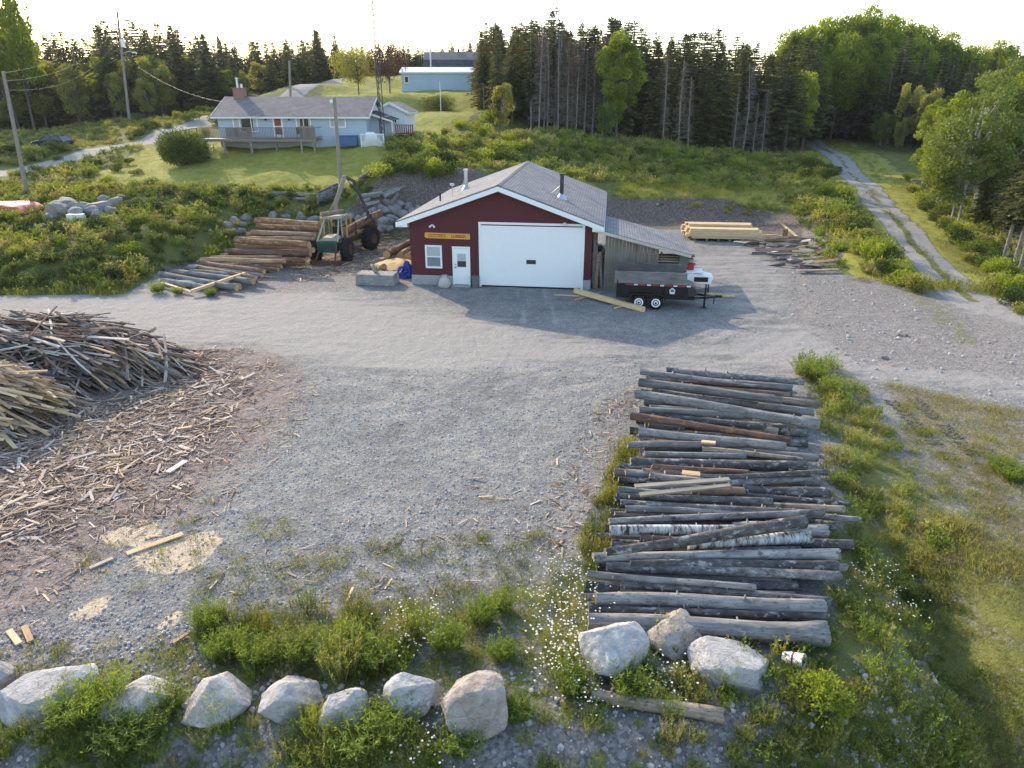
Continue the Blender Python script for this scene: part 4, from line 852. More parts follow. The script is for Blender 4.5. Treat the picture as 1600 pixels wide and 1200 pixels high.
# the long weathered stack: u0,v0,u1,v1,diam px at both ends, height of the axis, bark
LG = [
 (1000,581,1158,599,10,6,.75,'bark_grey','short tapering log at the far gravel end of the long log stack'),
 (1010,590,1187,603,6,5,.60,'bark_grey','thin pole at the far gravel end of the long log stack'),
 (1000,598,1280,632,14,14,.62,'bark_peel','long brownish log with its right end sticking out at the far end of the stack'),
 (998,597,1222,626,15,15,.98,'bark_grey','thick smooth grey log on top at the far end of the stack'),
 (1030,612,1272,645,12,13,.55,'bark_grey',None),(993,616,1281,663,16,17,.98,'bark_grey','longest smooth grey log slanting across the far part of the stack'),
 (1030,614,1184,633,10,10,.72,'bark_dark',None),(998,640,1176,650,13,13,.85,'bark_grey','short smooth pale grey log near the far end of the stack, above a knobbly one'),
 (1018,647,1197,668,12,11,.72,'bark_dark','knobbly grey log with branch stubs below a smooth pale one'),(1000,655,1190,674,10,9,.55,'bark_peel',None),
 (985,650,1236,687,14,10,.86,'bark_rust','slender brown debarked log lying across the greys at the far end'),
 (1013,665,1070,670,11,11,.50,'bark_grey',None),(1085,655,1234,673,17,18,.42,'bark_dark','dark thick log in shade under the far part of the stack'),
 (998,674,1228,698,16,16,.82,'bark_grey','thick smooth grey log just beyond the flared short one'),(1004,690,1190,700,12,12,.45,'bark_rust',None),
 (980,696,1162,694,11,13,.74,'bark_grey','short grey log with a flared ragged right end'),(1007,709,1165,713,11,11,.66,'bark_grey',None),(1098,702,1254,717,11,7,.70,'bark_peel','crooked tapering log right of the flared short one'),
 (985,723,1258,729,19,20,.62,'bark_dark','big dark barked log in the middle of the stack'),(968,728,1190,742,11,9,.55,'bark_dark',None),
 (1020,729,1170,738,10,8,.74,'bark_rust','twisted brown split log beyond the two sawn planks'),(1125,745,1292,738,8,12,.80,'bark_dark','dark crooked log rising to the right in mid stack'),
 (1003,736,1062,741,13,13,.62,'bark_rust',None),(1140,755,1268,748,13,10,.66,'bark_dark',None),(977,739,1160,748,12,11,.58,'bark_grey',None),(966,750,1150,762,12,11,.45,'bark_dark',None),
 (1015,742,1100,752,11,10,.68,'bark_grey',None),(1160,763,1296,771,15,17,.55,'bark_dark','thick dark log right of the two sawn planks'),(1080,766,1163,768,14,16,.60,'bark_rust','brown short log under the ends of the two sawn planks'),(966,764,1090,776,11,10,.50,'bark_grey',None),
 (983,775,1207,784,11,13,.64,'bark_dark','rough dark log just nearer than the two sawn planks'),(970,785,1285,803,11,12,.66,'bark_dark',None),(1150,772,1330,788,9,9,.50,'bark_dark','slim dark pole jutting out right in mid stack'),
 (1195,790,1320,796,11,13,.48,'bark_peel',None),(977,795,1200,804,12,11,.60,'bark_grey','smooth pale grey log touching a dark mossy one in the nearer half'),(960,803,1100,806,10,10,.45,'bark_peel',None),
 (952,815,1286,800,11,13,.66,'bark_dark','long mottled log rising slightly right just beyond the birch'),(1195,800,1345,812,12,10,.46,'bark_dark','dark pole whose right end juts out farthest from the stack'),
 (953,829,1150,828,18,17,.56,'birch','white birch log on the left of the nearer half'),(1075,850,1266,839,19,23,.54,'birch','white birch log with curling bark at its right end'),
 (1145,826,1292,830,22,23,.46,'bark_grey',None),(1240,821,1307,824,11,11,.42,'bark_dark',None),(1190,847,1333,850,16,16,.38,'bark_dark',None),(1000,842,1110,848,15,14,.46,'bark_rust','reddish log between the two birch logs'),
 (946,862,1257,816,15,24,.88,'bark_dark','single dark log lying diagonally over the birch logs'),(955,852,1090,856,14,14,.34,'bark_dark',None),(1050,858,1250,860,14,14,.32,'bark_dark',None),
 (927,871,1311,866,18,20,.52,'bark_grey','long straight smooth grey log just nearer than the diagonal one'),(985,883,1307,884,16,20,.48,'bark_dark','thick dark cracked log, third of the long ones from the big flared trunk'),
 (948,885,1312,900,18,18,.42,'bark_dark',None),(1190,884,1322,886,13,13,.36,'bark_dark',None),(917,896,1180,918,12,12,.50,'bark_grey','thin grey pole that ends midway above a gap near the boulders'),
 (975,914,1297,938,14,14,.34,'bark_dark',None),(931,937,1288,948,23,26,.36,'bark_grey','thick peeling grey log second from the big flared trunk'),(937,954,1294,962,11,11,.30,'bark_dark','slim dark log against the far side of the big flared trunk'),
 (919,972,1290,990,28,36,.30,'bark_grey','big silver grey trunk with flared butt nearest the boulders')]
LONGG = 'logs of the long weathered stack'
for i, (u0, v0, u1, v1, d0, d1, z, mt, lb) in enumerate(LG):
    a = atz(u0, v0, z); b = atz(u1, v1, z); k0 = proj(*a); 
    s0 = FPX/(a.y*cT-(a.z-H)*sT); s1 = FPX/(b.y*cT-(b.z-H)*sT)
    log(a, b, d0*.45/s0, d1*.45/s1, mt, lb or 'weathered log wedged between the labelled top logs of the long stack', LONGG, seed=i, flare=.35 if i == len(LG)-1 else 0, knots=5 if mt == 'bark_dark' else 2)
random.seed(11)
ax0 = Vector((3.9, 11.8, 0)); ax1 = Vector((8.1, 24.9, 0))
for i in range(46):                                              # the logs under the top layer
    t = (i+.5)/46; c = ax0.lerp(ax1, t); yaw = -.02-.20*t + random.uniform(-.05, .05); L = random.uniform(3.6, 5.4); r = random.uniform(.115, .165)
    dx = Vector((math.cos(yaw), math.sin(yaw), 0))*L/2; o_ = random.uniform(-.35, .35)
    c = c + Vector((o_, 0, r-.01))
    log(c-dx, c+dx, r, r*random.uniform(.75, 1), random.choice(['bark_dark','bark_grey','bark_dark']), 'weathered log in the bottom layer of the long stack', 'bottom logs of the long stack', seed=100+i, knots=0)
for i in range(18):
    t = .25+.75*(i+.5)/18; c = ax0.lerp(ax1, t); yaw = -.02-.20*t + random.uniform(-.06, .06); L = random.uniform(3.2, 5.2); r = random.uniform(.10, .15)
    dx = Vector((math.cos(yaw), math.sin(yaw), 0))*L/2
    c = c + Vector((random.uniform(-.4, .4), 0, .28+r+random.uniform(-.02, .03)))
    log(c-dx, c+dx, r, r*.85, random.choice(['bark_dark','bark_grey','bark_grey','bark_peel']), 'weathered log wedged in the middle layer of the long stack', 'middle logs of the long stack', seed=200+i, knots=2)
def plank(u0, v0, u1, v1, z0, z1, w, t, mat, label, cat='plank', group=None, name='plank', roll=0.):
    a = atz(u0, v0, z0); b = atz(u1, v1, z1); d = b-a; q = MB(); q.box((0,0,0), (d.length, w, t))
    o = q.build(name, MT[mat], None, (a+b)/2, (d.to_track_quat('X', 'Z') @ Euler((roll, 0, 0)).to_quaternion()).to_euler()); return tag(o, label, cat, group)
plank(992,760,1140,749,.93,.95,.16,.05,'board_old','upper of two sawn planks lying across the log stack')
plank(1000,773,1140,758,.86,.90,.16,.05,'board_old','lower of two sawn planks lying across the log stack')
plank(1066,738,1094,741,.95,.95,.22,.03,'board_fresh','small yellow wood offcut on the mid stack', 'offcut', name='offcut')
plank(1096,690,1118,692,.98,1.02,.14,.05,'board_fresh','pale split piece of wood on the far stack', 'offcut', name='offcut')
a = atz(925,1085,.14); b = atz(1130,1118,.14)
log((a.x, a.y, gz(a.x, a.y)+.16), (b.x, b.y, gz(b.x, b.y)+.16), .105, .13, 'bark_peel', 'single grey-brown log lying in the weeds before the boulders', None, seed=77)
# the fresh brown stack on the left
LF = [(400,345,507,351,12,12,2.1,'bark_brown','longest red-brown log on top at the back of the fresh log stack'),(402,353,500,358,10,10,1.9,'bark_brown',None),(393,363,492,367,10,9,1.75,'bark_rust',None),
 (385,366,493,365,9,9,1.55,'bark_brown',None),(384,373,491,373,10,10,1.5,'bark_brown',None),(369,374,483,383,13,14,1.55,'bark_brown','thick orange-brown log slanting over the middle of the fresh stack'),
 (369,386,478,388,12,12,1.05,'bark_brown',None),(375,381,490,391,10,10,1.1,'bark_rust',None),(358,393,485,396,13,14,.95,'bark_rust','thick brown log at the front of the high part of the fresh stack'),
 (380,404,478,407,11,11,.62,'bark_brown',None),(365,400,480,402,11,11,.6,'bark_rust',None),(385,408,478,411,10,10,.3,'bark_brown',None),
 (314,406,446,408,9,9,.85,'bark_brown','long brown log beginning the low part of the fresh stack'),(330,402,440,402,7,7,.75,'bark_brown',None),(317,411,413,424,10,9,.72,'bark_rust','brown log slanting down right in the low part of the fresh stack'),(340,410,440,416,9,9,.55,'bark_brown',None),(345,414,435,421,9,8,.5,'bark_rust',None),
 (296,416,410,430,9,9,.5,'bark_grey','grey log just behind the brown slanting one in the low stack'),(310,419,400,434,10,9,.55,'bark_brown','brown log lying on the grey ones beside the pale beam'),(330,422,408,430,9,8,.4,'bark_peel',None),
 (272,424,396,440,10,11,.42,'bark_grey','second grey log from the front left of the low stack'),(290,419,380,430,8,8,.35,'bark_dark',None),(250,428,370,450,11,12,.36,'bark_grey','front grey log with pale cut end at the left of the low stack'),(254,439,331,450,11,11,.2,'bark_grey','short grey log nearest the road in the low stack')]
FG = 'logs of the fresh brown stack'
for i, (u0, v0, u1, v1, d0, d1, z, mt, lb) in enumerate(LF):
    a = atz(u0, v0, z); b = atz(u1, v1, z); s0 = FPX/(a.y*cT-(a.z-H)*sT)
    log(a, b, d0*.42/s0, d1*.38/s0, mt, lb or 'brown log packed between the labelled logs of the fresh stack', FG, 'cut_fresh', seed=300+i, knots=1)
random.seed(5)
for i in range(30):
    t = i/29; c = atz(318, 447, .2).lerp(atz(452, 375, .2), t); L = random.uniform(3.6, 4.4); r = random.uniform(.15, .2); lay = int(random.random()*(1+2.6*t))
    c.z = r+lay*.34; yaw = -.25*(1-t)+random.uniform(-.05, .05); dx = Vector((math.cos(yaw), math.sin(yaw), 0))*L/2; c = c+Vector((random.uniform(-.3,.3), .3, 0))
    log(c-dx, c+dx, r, r*.9, random.choice(['bark_brown','bark_rust','bark_brown','bark_dark'] if t > .3 else ['bark_grey','bark_dark']), 'log under the top layer of the fresh brown stack', 'lower logs of the fresh stack', 'cut_fresh', seed=400+i, knots=0)
plank(299,455,383,427,.30,.62,.17,.15,'lumber','pale squared beam lying over the grey logs of the low stack', 'beam', name='timber_beam')
plank(252,441,299,456,.28,.18,.2,.05,'board_fresh','pale slab board at the front left corner of the low stack', 'board', name='board')
GLG = [(633,385,604,398,'upper pale barked log by the garage left wall'),(648,389,625,400,'middle log of three by the garage left wall'),(652,396,637,402,'right log of three by the garage left wall')]
for i, (u0, v0, u1, v1, lb) in enumerate(GLG):
    b = atz(u1, v1, .28+.2*(i == 0)); a = b + Vector((1.0, 3.6, .05)).normalized()*4.; a = a if i == 0 else b+Vector((.75, 3.6, 0)).normalized()*3.8
    log(a, b, .24, .26, 'bark_brown', lb, 'logs by the garage wall', 'cut_fresh', seed=500+i, knots=1)
# ------------------------------------------------------------------ slab boards dumped at the left
def board_mesh(L, w, t, mat, seed, name='waste_board'):
    rs = random.Random(seed); q = MB(); n = 4; vs = []
    b0 = rs.uniform(-.03, .03)*L
    for i in range(n+1):
        s = i/n; x = (s-.5)*L; ww = w*(rs.uniform(.75, 1.1) if 0 < i < n else rs.uniform(.45, 1)); y0 = b0*math.sin(PI*s); z0 = .02*L*math.sin(PI*s)*rs.uniform(-.6, 1)
        vs += [(x, y0-ww/2, z0-t/2), (x, y0+ww/2, z0-t/2), (x, y0+ww*.38, z0+t/2), (x, y0-ww*.38, z0+t/2)]
    fs = [(0,1,2,3), (4*n+3, 4*n+2, 4*n+1, 4*n)] + [(4*i+j, 4*i+4+j, 4*i+4+(j+1) % 4, 4*i+(j+1) % 4) for i in range(n) for j in range(4)]
    me = bpy.data.meshes.new(name); me.from_pydata(vs, [], fs); me.materials.append(MT[mat]); me.update(); return me
PILE_T = Vector((-12.6, 26.9, 0))
def pile_h(x, y):
    s = np.clip((-12.5-x)/5.2, 0, 1)**.75; c = 26.0+.05*(x+18); w = np.where(y > c, 3.2, 2.5)*np.clip(s*1.3, .05, 1)
    h1 = 2.15*s*np.clip(1-((y-c)/w)**2, 0, 1)**np.where(y > c, .7, .42)
    h2 = 1.85*np.clip(1-(((x+18.9)/3.4)**2+((y-21.5)/2.7)**2), 0, 1)**.42
    return np.maximum(h1, h2)
random.seed(21)
BV = {k: [board_mesh(random.uniform(1.5, 3.3) if i % 3 else random.uniform(.7, 1.3), random.uniform(.07, .19), random.uniform(.018, .04), k, 60+i+j*17) for i in range(8)] for j, k in enumerate(('board_grey', 'board_fresh', 'board_brown', 'plank_dark'))}
def pile_pose(x, y, lift, rnd):
    fresh = y < 23.2 and x < -14.5
    yaw = -.20+random.gauss(0, .2 if random.random() < .72 else .9) if not fresh else .05+random.gauss(0, .32)
    d = 0.5; h0 = float(pile_h(np.array(x-d*math.cos(yaw)), np.array(y-d*math.sin(yaw)))); h1 = float(pile_h(np.array(x+d*math.cos(yaw)), np.array(y+d*math.sin(yaw)))); hc = float(pile_h(np.array(x), np.array(y)))
    tilt = max(-.5, min(.5, -math.atan2(h1-h0, 2*d)*.7))+random.gauss(0, rnd)
    return (x, y, max(.03, hc+lift)), (random.gauss(0, .45), tilt, yaw)
cnt = 0
random.seed(33)
cand = []
while cnt < 300:
    x = random.uniform(-24, -12.2); y = random.uniform(17.8, 29)
    h = float(pile_h(np.array(x), np.array(y)))
    if h < .12: continue
    u, v = proj(x, y, h)
    if u < -40: continue
    lo, ro = pile_pose(x, y, random.uniform(-.02, .16), .13)
    fresh = y < 23.2 and x < -14.5
    k = random.choices(('board_grey','board_fresh','board_brown','plank_dark'), (.12,.70,.15,.03) if fresh else (.62,.06,.20,.12))[0]
    o = link('waste_board', random.choice(BV[k]), None, lo, ro)
    tag(o, 'yellowish fresh slab board on the front left heap of boards' if fresh else 'weathered slab board on the surface of the big grey heap', 'board', 'fresh boards of the front heap' if fresh else 'weathered boards of the big heap'); cnt += 1
def scatter(name, metas, poses, mats, label=None, kind='stuff', tintf=None, cat=None, group=None):
    """metas: list of (V, F) ; poses: list of (i, loc, (rx,ry,rz), scale) merged into one mesh"""
    Vs, Fs, Ts, Ms, n = [], [], [], [], 0
    for (i, lo, ro, sc, mi) in poses:
        V_, F_ = metas[i]; R = np.array(Euler(ro).to_matrix()); Vs.append((V_*sc) @ R.T + np.array(lo)); Fs.append(F_+n); n += len(V_); Ts.append(np.full(len(V_), random.random())); Ms.append(np.full(len(F_), mi))
    o = link(name, npmesh(name, np.concatenate(Vs), np.concatenate(Fs), mats, np.concatenate(Ts), np.concatenate(Ms)))
    return tag(o, label, cat, group, kind)
def arrays(me):
    V_ = np.zeros(len(me.vertices)*3); me.vertices.foreach_get('co', V_); return V_.reshape(-1, 3), np.array([tuple(p.vertices) for p in me.polygons])
BA = [arrays(m) for k in BV for m in BV[k]]
KM = list(BV)
poses = []
while len(poses) < 3600:
    x = random.uniform(-27, -11.8); y = random.uniform(17.6, 29.2); h = float(pile_h(np.array(x), np.array(y)))
    if h < .06: continue
    lo, ro = pile_pose(x, y, 0, .12); lo = (lo[0], lo[1], max(.02, h*(1-random.random()**2.2*1.0)-.04)); fresh = y < 23.2 and x < -14.5
    k = random.choices(range(4), (.2,.50,.22,.08) if fresh else (.48,.05,.27,.2))[0]
    poses.append((k*8+random.randrange(8), lo, ro, random.uniform(.7, 1.1), k))
MTs = [MT[k] for k in KM]
# boards in merged meshes vary by position, so give them a per-board tint
def tintwood(name, cols):
    m = N(name); t = m.attr('tint'); f = m.noise(m.coord('World', (7, 7, 7)), 1., 4); f = m.math('ADD', m.math('MULTIPLY', t, .75), m.math('MULTIPLY', f, .25))
    return m.pbr(m.ramp(f, (.12, cols[0]), (.5, cols[1]), (.88, cols[2])), .85, spec=.2)
TW = [tintwood('heap_grey', [(.12,.085,.066),(.31,.235,.19),(.56,.46,.385)]), tintwood('heap_fresh', [(.30,.19,.10),(.50,.35,.2),(.68,.52,.33)]), tintwood('heap_brown', [(.09,.05,.035),(.2,.125,.085),(.36,.25,.17)]), tintwood('heap_dark', [(.05,.045,.042),(.12,.11,.10),(.22,.20,.19)])]
scatter('heaped_boards', BA, poses, TW)
# chips and slivers over the ground
CH = []
for i in range(10):
    L = random.uniform(.5, 1.); w = random.uniform(.06, .21); CH.append((np.array([(-.5,-w*.3,0),(.5,-w*.5,.01),(.5,w*.3,.012),(-.5,w*.5,.0),(-.5,-w*.3,.03),(.5,-w*.5,.035),(.5,w*.3,.04),(-.5,w*.5,.03)])*np.array([L,L,1]), np.array([(3,2,1,0),(4,5,6,7),(0,1,5,4),(1,2,6,5),(2,3,7,6),(3,0,4,7)])))
def region(poly, n, z0=0.):
    """n ground points drawn evenly from a picture-space outline projected on the ground"""
    w = g2(poly) if z0 is not None else poly; xs = [p[0] for p in w]; ys_ = [p[1] for p in w]; out = []
    rs = np.random.RandomState(int(abs(sum(xs)*10)) % 9999+n)
    while len(out) < n:
        x = rs.uniform(min(xs), max(xs), 4000); y = rs.uniform(min(ys_), max(ys_), 4000); k = inpoly(x, y, w); out += list(zip(x[k], y[k]))
    return np.array(out[:n])
CHIPO = [(290,545),(380,540),(455,585),(430,670),(330,780),(170,890),(40,970),(-200,990),(-600,900),(-400,640),(-100,560),(200,550)]
random.seed(8)
def chips(pts, smin, smax, weights, z=None):
    out = []
    zz = terrain(pts[:, 0], pts[:, 1]); w_ = g2(CHIPO); dd = segdist(pts[:, 0], pts[:, 1], w_, True); ii = inpoly(pts[:, 0], pts[:, 1], w_); nz = fbm(pts[:, 0]*.9, pts[:, 1]*.9, 21)
    for (x, y), g_, d_, i_, n_ in zip(pts, zz, dd, ii, nz):
        if i_ and random.random() > .12+d_/3.5+1.6*(n_-.5): continue
        u = random.random(); k = random.choices(range(4), weights)[0]
        out.append((random.randrange(10), (x, y, g_+random.uniform(.003, .05)), (random.gauss(0, .12), random.gauss(0, .10), random.uniform(0, 6.3)), smin+(smax-smin)*u**3, k))
    return out
cp_ = region([(290,545),(380,540),(450,580),(420,660),(320,770),(160,880),(40,960),(-200,980),(-500,800),(0,640),(200,620)], 24000)
ps_ = chips(cp_, .04, .5, (.52,.06,.38,.04))
ps_ += chips(region([(290,545),(360,545),(400,620),(280,720),(100,830),(-150,900),(-400,800),(0,640),(200,620)], 6500), .12, 1.0, (.62,.08,.27,.03))
ps_ += chips(region([(280,540),(400,535),(480,585),(450,680),(340,790),(190,900),(40,985),(-200,1000),(-600,900),(-300,640),(200,600)], 14000), .03, .22, (.25,.15,.52,.08))
ps_ += chips(region([(400,560),(500,600),(460,700),(330,820),(200,900),(150,870)], 1300), .08, .45, (.45,.25,.3,0))
ps_ += chips(region([(940,620),(1000,600),(985,680),(930,790),(880,870),(830,860),(880,740)], 620), .1, .45, (.35,.25,.4,0))
ps_ += chips(region([(300,900),(880,700),(900,860),(700,930),(350,960)], 260), .1, .5, (.4,.35,.25,0))
ps_ += chips(region([(470,400),(640,350),(645,430),(540,430),(450,445)], 2200), .2, .9, (.1,.3,.57,.03))
scatter('wood_chips', CH, ps_, TW)
for i, (u0, v0, u1, v1, w, mt, lb) in enumerate([(198,865,286,834,.17,'board_fresh','long pale plank lying over the yellow sawdust patch'),(140,888,176,872,.1,'board_grey','thin stick left of the plank on the sawdust'),(14,985,30,1006,.12,'board_fresh','left of two short yellow offcuts by the left edge'),(38,978,48,1002,.12,'board_fresh','right of two short yellow offcuts by the left edge'),(262,738,290,720,.18,'board_grey','short weathered stub on the chip litter'),(270,1005,293,990,.07,'board_fresh','thin yellow stick on gravel left of the green clumps'),(610,985,640,960,.06,'board_fresh','thin slanting stick on gravel between the green clumps')]):
    plank(u0, v0, u1, v1, .04, .06, w, .035, mt, lb, 'board', name='board')
# ------------------------------------------------------------------ boulders and rocks
def boulder_mesh(seed, cuts=14, name='boulder', mat='boulder', sub=5, rough=.06, sharp=.55):
    import bmesh
    rs = np.random.RandomState(seed); b = bmesh.new(); bmesh.ops.create_icosphere(b, subdivisions=sub, radius=1.)
    P = np.array([v.co[:] for v in b.verts])
    for _ in range(cuts):
        nrm = rs.normal(size=3); nrm /= np.linalg.norm(nrm); d = rs.uniform(sharp, sharp+.36); e = P @ nrm-d; P -= np.outer(np.clip(e, 0, None), nrm)*.93
    def n3(Q, f, s): return fbm(Q[:, 0]*f+Q[:, 2]*f*.7+s, Q[:, 1]*f-Q[:, 2]*f*.6+s*2, seed % 50)-.5
    r = np.linalg.norm(P, axis=1, keepdims=True)
    P = P*(1+rough*2.4*n3(P, 2., 3)[:, None]+rough*1.2*n3(P, 6., 7)[:, None]+rough*.5*n3(P, 15., 9)[:, None])
    lo_, hi_ = P.min(0), P.max(0); P = (P-(lo_+hi_)/2)/((hi_-lo_)/2)
    for v, p in zip(b.verts, P): v.co = p
    me = bpy.data.meshes.new(name); b.to_mesh(me); b.free(); me.materials.append(MT[mat]); me.polygons.foreach_set('use_smooth', [True]*len(me.polygons))
    try: me.set_sharp_from_angle(angle=math.radians(32))
    except Exception: pass
    return me
BO = [ # centre u, v, half width px, half height px, depth factor, rz, tilt, seed, mat, label
 (-8,1062,26,30,.9,0,0,1,'boulder','pale boulder cut off by the left photo edge'),
 (66,1088,70,46,.8,.2,.15,2,'boulder','broad pale boulder with a shaded hollow, second from the left edge'),
 (214,1098,58,40,.75,.1,0,3,'boulder','low pale boulder half hidden by tall weeds'),
 (337,1098,51,44,.9,.4,0,4,'boulder','blocky rounded pale boulder between the weed-hidden one and the faceted one'),
 (449,1091,50,44,.85,.9,.2,15,'boulder','faceted pale boulder tapering to a point below'),
 (541,1118,42,42,.8,.3,.3,6,'boulder','slanting grey boulder behind a bushy weed clump'),
 (645,1090,45,44,.8,.1,0,17,'boulder','square-topped pale boulder right of the slanting one'),
 (745,1108,55,58,.85,.5,0,8,'boulder_brown','pinkish cracked boulder at the right end of the lower row'),
 (963,1024,54,56,.85,.2,0,29,'boulder','largest white boulder by the big log butt'),
 (1063,1001,48,33,.9,.7,.1,10,'boulder_brown','brown-faced boulder leaning against the big trunk'),
 (1142,1042,62,38,.75,.0,.2,31,'boulder','white boulder with a raised knob on its right side')]
for (u, v, hw, hh, df, rz, tl_, sd_, mt, lb) in BO:
    c = hit(u, v+hh*.55); s = FPX/(c.y*cT-(c.z-H)*sT); rx = hw/s; ry = rx*df; rzv = max(.3, (hh/s-.42*ry)/.86) if hh/s > .5*ry else .35
    o = link('boulder', boulder_mesh(sd_, mat=mt), None, c+Vector((0, ry*.3, rzv*.72)), (tl_, tl_*.5, rz), (rx*1.02, ry*1.0, rzv*1.0)); tag(o, lb, 'boulder', 'boulders edging the yard')
RK = [boulder_mesh(50+i, 9, 'rock', 'rock_grey', 3, .05, .5) for i in range(7)]
def rock(c, r, label, group, i, name='rock'):
    rs = random.Random(i*7+3); o = link(name, RK[i % 7], None, c, (rs.uniform(-.4,.4), rs.uniform(-.4,.4), rs.uniform(0, 6)), (r*rs.uniform(.95,1.35), r*rs.uniform(.8,1.1), r*rs.uniform(.65,.95))); return tag(o, label, 'rock', group)
rx_ = [(86,323,12),(108,321,13),(122,329,14),(96,331,14),(118,336,13),(138,327,10),(147,330,12),(160,325,13),(173,330,9),(152,336,9),(180,316,9),(164,312,8),(82,338,10),(78,331,8),(188,309,6),(133,322,9)]
for i, (u, v, r) in enumerate(rx_):
    c = hit(u, v+r*.8); rr = r/(FPX/(c.y*cT-(c.z-H)*sT)); rock(c+Vector((0, rr*.4, rr*.7)), rr*1.15, 'grey stone in the rock heap among the weeds at left', 'stones of the left rock heap', i)
q = MB(); q.box((0,0,.3), (1.05, .5, .62)); cbx = hit(121, 349); o = q.build('white_box', MT['white_rough'], loc=cbx, rot=(0,0,.1), bevel=.03); tag(o, 'white rectangular box at the foot of the left rock heap', 'box')
q = MB(); q.tube([(0,0,.12), (1.4,.3,.35)], .12, 8); q.tube([(.2,.4,.1), (1.3,.1,.3)], .1, 8); o = q.build('stump_wood', MT['bark_grey'], loc=hit(38, 360)); tag(o, 'grey dead wood stub in the weeds below the red tarp', 'dead wood')
random.seed(3)
row = [(358,352,9),(365,343,8),(384,338,10),(380,350,7),(362,362,9),(376,360,8),(470,339,11),(488,342,9),(507,340,9),(545,337,10),(560,342,9),(600,346,13),(612,340,11),(590,338,10),(624,350,9),(596,355,9),(608,356,9),(574,336,9),(632,344,9),(580,330,9),(600,328,10),(616,326,10),(628,331,9),(606,316,8),(622,318,8),(638,322,8),(592,322,8),(645,330,9),(654,326,8),(534,341,8),(426,336,8),(445,337,8)]
for i, (u, v, r) in enumerate(row):
    c = hit(u, v+r*.7); rr = r/(FPX/(c.y*cT-(c.z-H)*sT)); rock(c+Vector((0, rr*.4, rr*.4)), rr, 'grey rubble stone in the bank behind the fresh logs and tractor', 'stones of the bank behind the tractor', i+3)
for i in range(14, 46):                                              # loose stones on the cut bank right of the garage and on the right slope
    if i < 30: u, v, r = random.uniform(955, 1235), random.uniform(312, 352), random.uniform(1.2, 2.8)
    else: u, v, r = random.choice([(1490,1097,7),(1434,1038,5),(1448,1030,5),(1420,1068,6),(1365,1070,5),(1395,925,5),(1540,700,4),(1500,1040,3),(1230,1130,6),(1470,860,4),(1525,895,4),(1400,1120,4),(1560,640,4),(1380,560,4),(1480,535,3),(1410,525,4)])
    c = hit(u+random.uniform(-6, 6), v); rr = r/(FPX/(c.y*cT-(c.z-H)*sT)); rock(c+Vector((0, 0, rr*.3)), rr, 'loose stone on the bare bank right of the garage' if i < 30 else 'pale stone lying in the right hand grass slope', 'stones of the cut bank' if i < 30 else 'stones in the right slope', i)
# loose gravel as real stones
random.seed(14)
gs = []
st_ = [arrays(boulder_mesh(80+i, 6, 'tmp', 'rock_grey', 1, .1)) for i in range(5)]
def stones(poly, n, a, b):
    p = region(poly, n); z = terrain(p[:, 0], p[:, 1])
    for (x, y), g_ in zip(p, z):
        s = a+(b-a)*random.random()**4; gs.append((random.randrange(5), (x, y, g_+s*.25), (random.random()*6, random.random()*6, random.random()*6), s, 0))
stones([(-100,900),(400,640),(980,640),(990,680),(900,860),(700,930),(300,960),(-100,1050)], 9000, .010, .036)
stones([(-100,960),(340,960),(340,1070),(-100,1100)], 1500, .01, .045)
stones([(380,590),(1000,560),(1000,640),(400,660)], 2000, .012, .04)
stones([(300,1060),(900,1040),(960,1110),(1500,1000),(1700,1300),(-100,1300),(-100,1080)], 2200, .015, .07)
stones([(1190,380),(1400,470),(1650,560),(1650,640),(1350,590),(1250,520)], 500, .02, .085)
scatter('loose_gravel', st_, gs, tintwood('gravel_stone', [(.27,.245,.23),(.38,.355,.34),(.55,.52,.49)]))
bp = region([(955,352),(1190,353),(1210,360),(1238,392),(1250,400),(1262,380),(1215,345),(955,340)], 60)
# ------------------------------------------------------------------ log retaining wall, lumber and slabs
rw = thing('log_retaining_wall', 'low old log retaining wall along the front edge of the lawn', 'retaining wall', hit(430, 306))
O_ = rw.location.copy()
def wl(u0, v0, u1, v1, Y0, Y1, r, k, par): 
    a = aty(u0, v0, Y0)-O_; b = aty(u1, v1, Y1)-O_; o = log(a, b, r, r*.9, 'bark_dark' if k % 2 else 'bark_grey', None, None, seed=600+k, knots=0); o.parent = par
    for q in ('label','category','group'):
        if q in o: del o[q]
k = 0
for (u0,u1,v) in ((335,395,297),(395,455,300),(450,505,303)):
    for j in range(3): wl(u0, v+j*3.6, u1, v+2+j*3.6, 56.6-.15*j, 56.6-.15*j, .12, k, rw); k += 1
for j in range(5): wl(496, 302+j*3.4, 527, 288+j*4.2, 56.2-.15*j, 58.2-.15*j, .13, k, rw); k += 1
rw2 = thing('log_retaining_wall', 'short stepped log retaining wall where the lawn meets the bushes', 'retaining wall', hit(575, 275)); O_ = rw2.location.copy()
for j in range(3): wl(562, 278+j*3.5, 590, 262+j*3.8, 59-.1*j, 62-.1*j, .13, k, rw2); k += 1
GP_ = [(560,322,595,316),(562,317,600,312),(602,318,625,306),(598,313,632,304),(612,328,624,314),(570,330,594,326),(585,310,618,305),(566,327,580,321)]
for i, (u0,v0,u1,v1) in enumerate(GP_):
    a = hit(u0, v0); b = hit(u1, v1); log(a+Vector((0,-.3,.5)), b+Vector((0,-.3,.55)), .15, .13, 'bark_grey', 'old grey log in the tangle on the stone bank above the tractor', 'old logs on the stone bank', seed=700+i, knots=0)
c0 = atz(1130, 377); lumb = 0
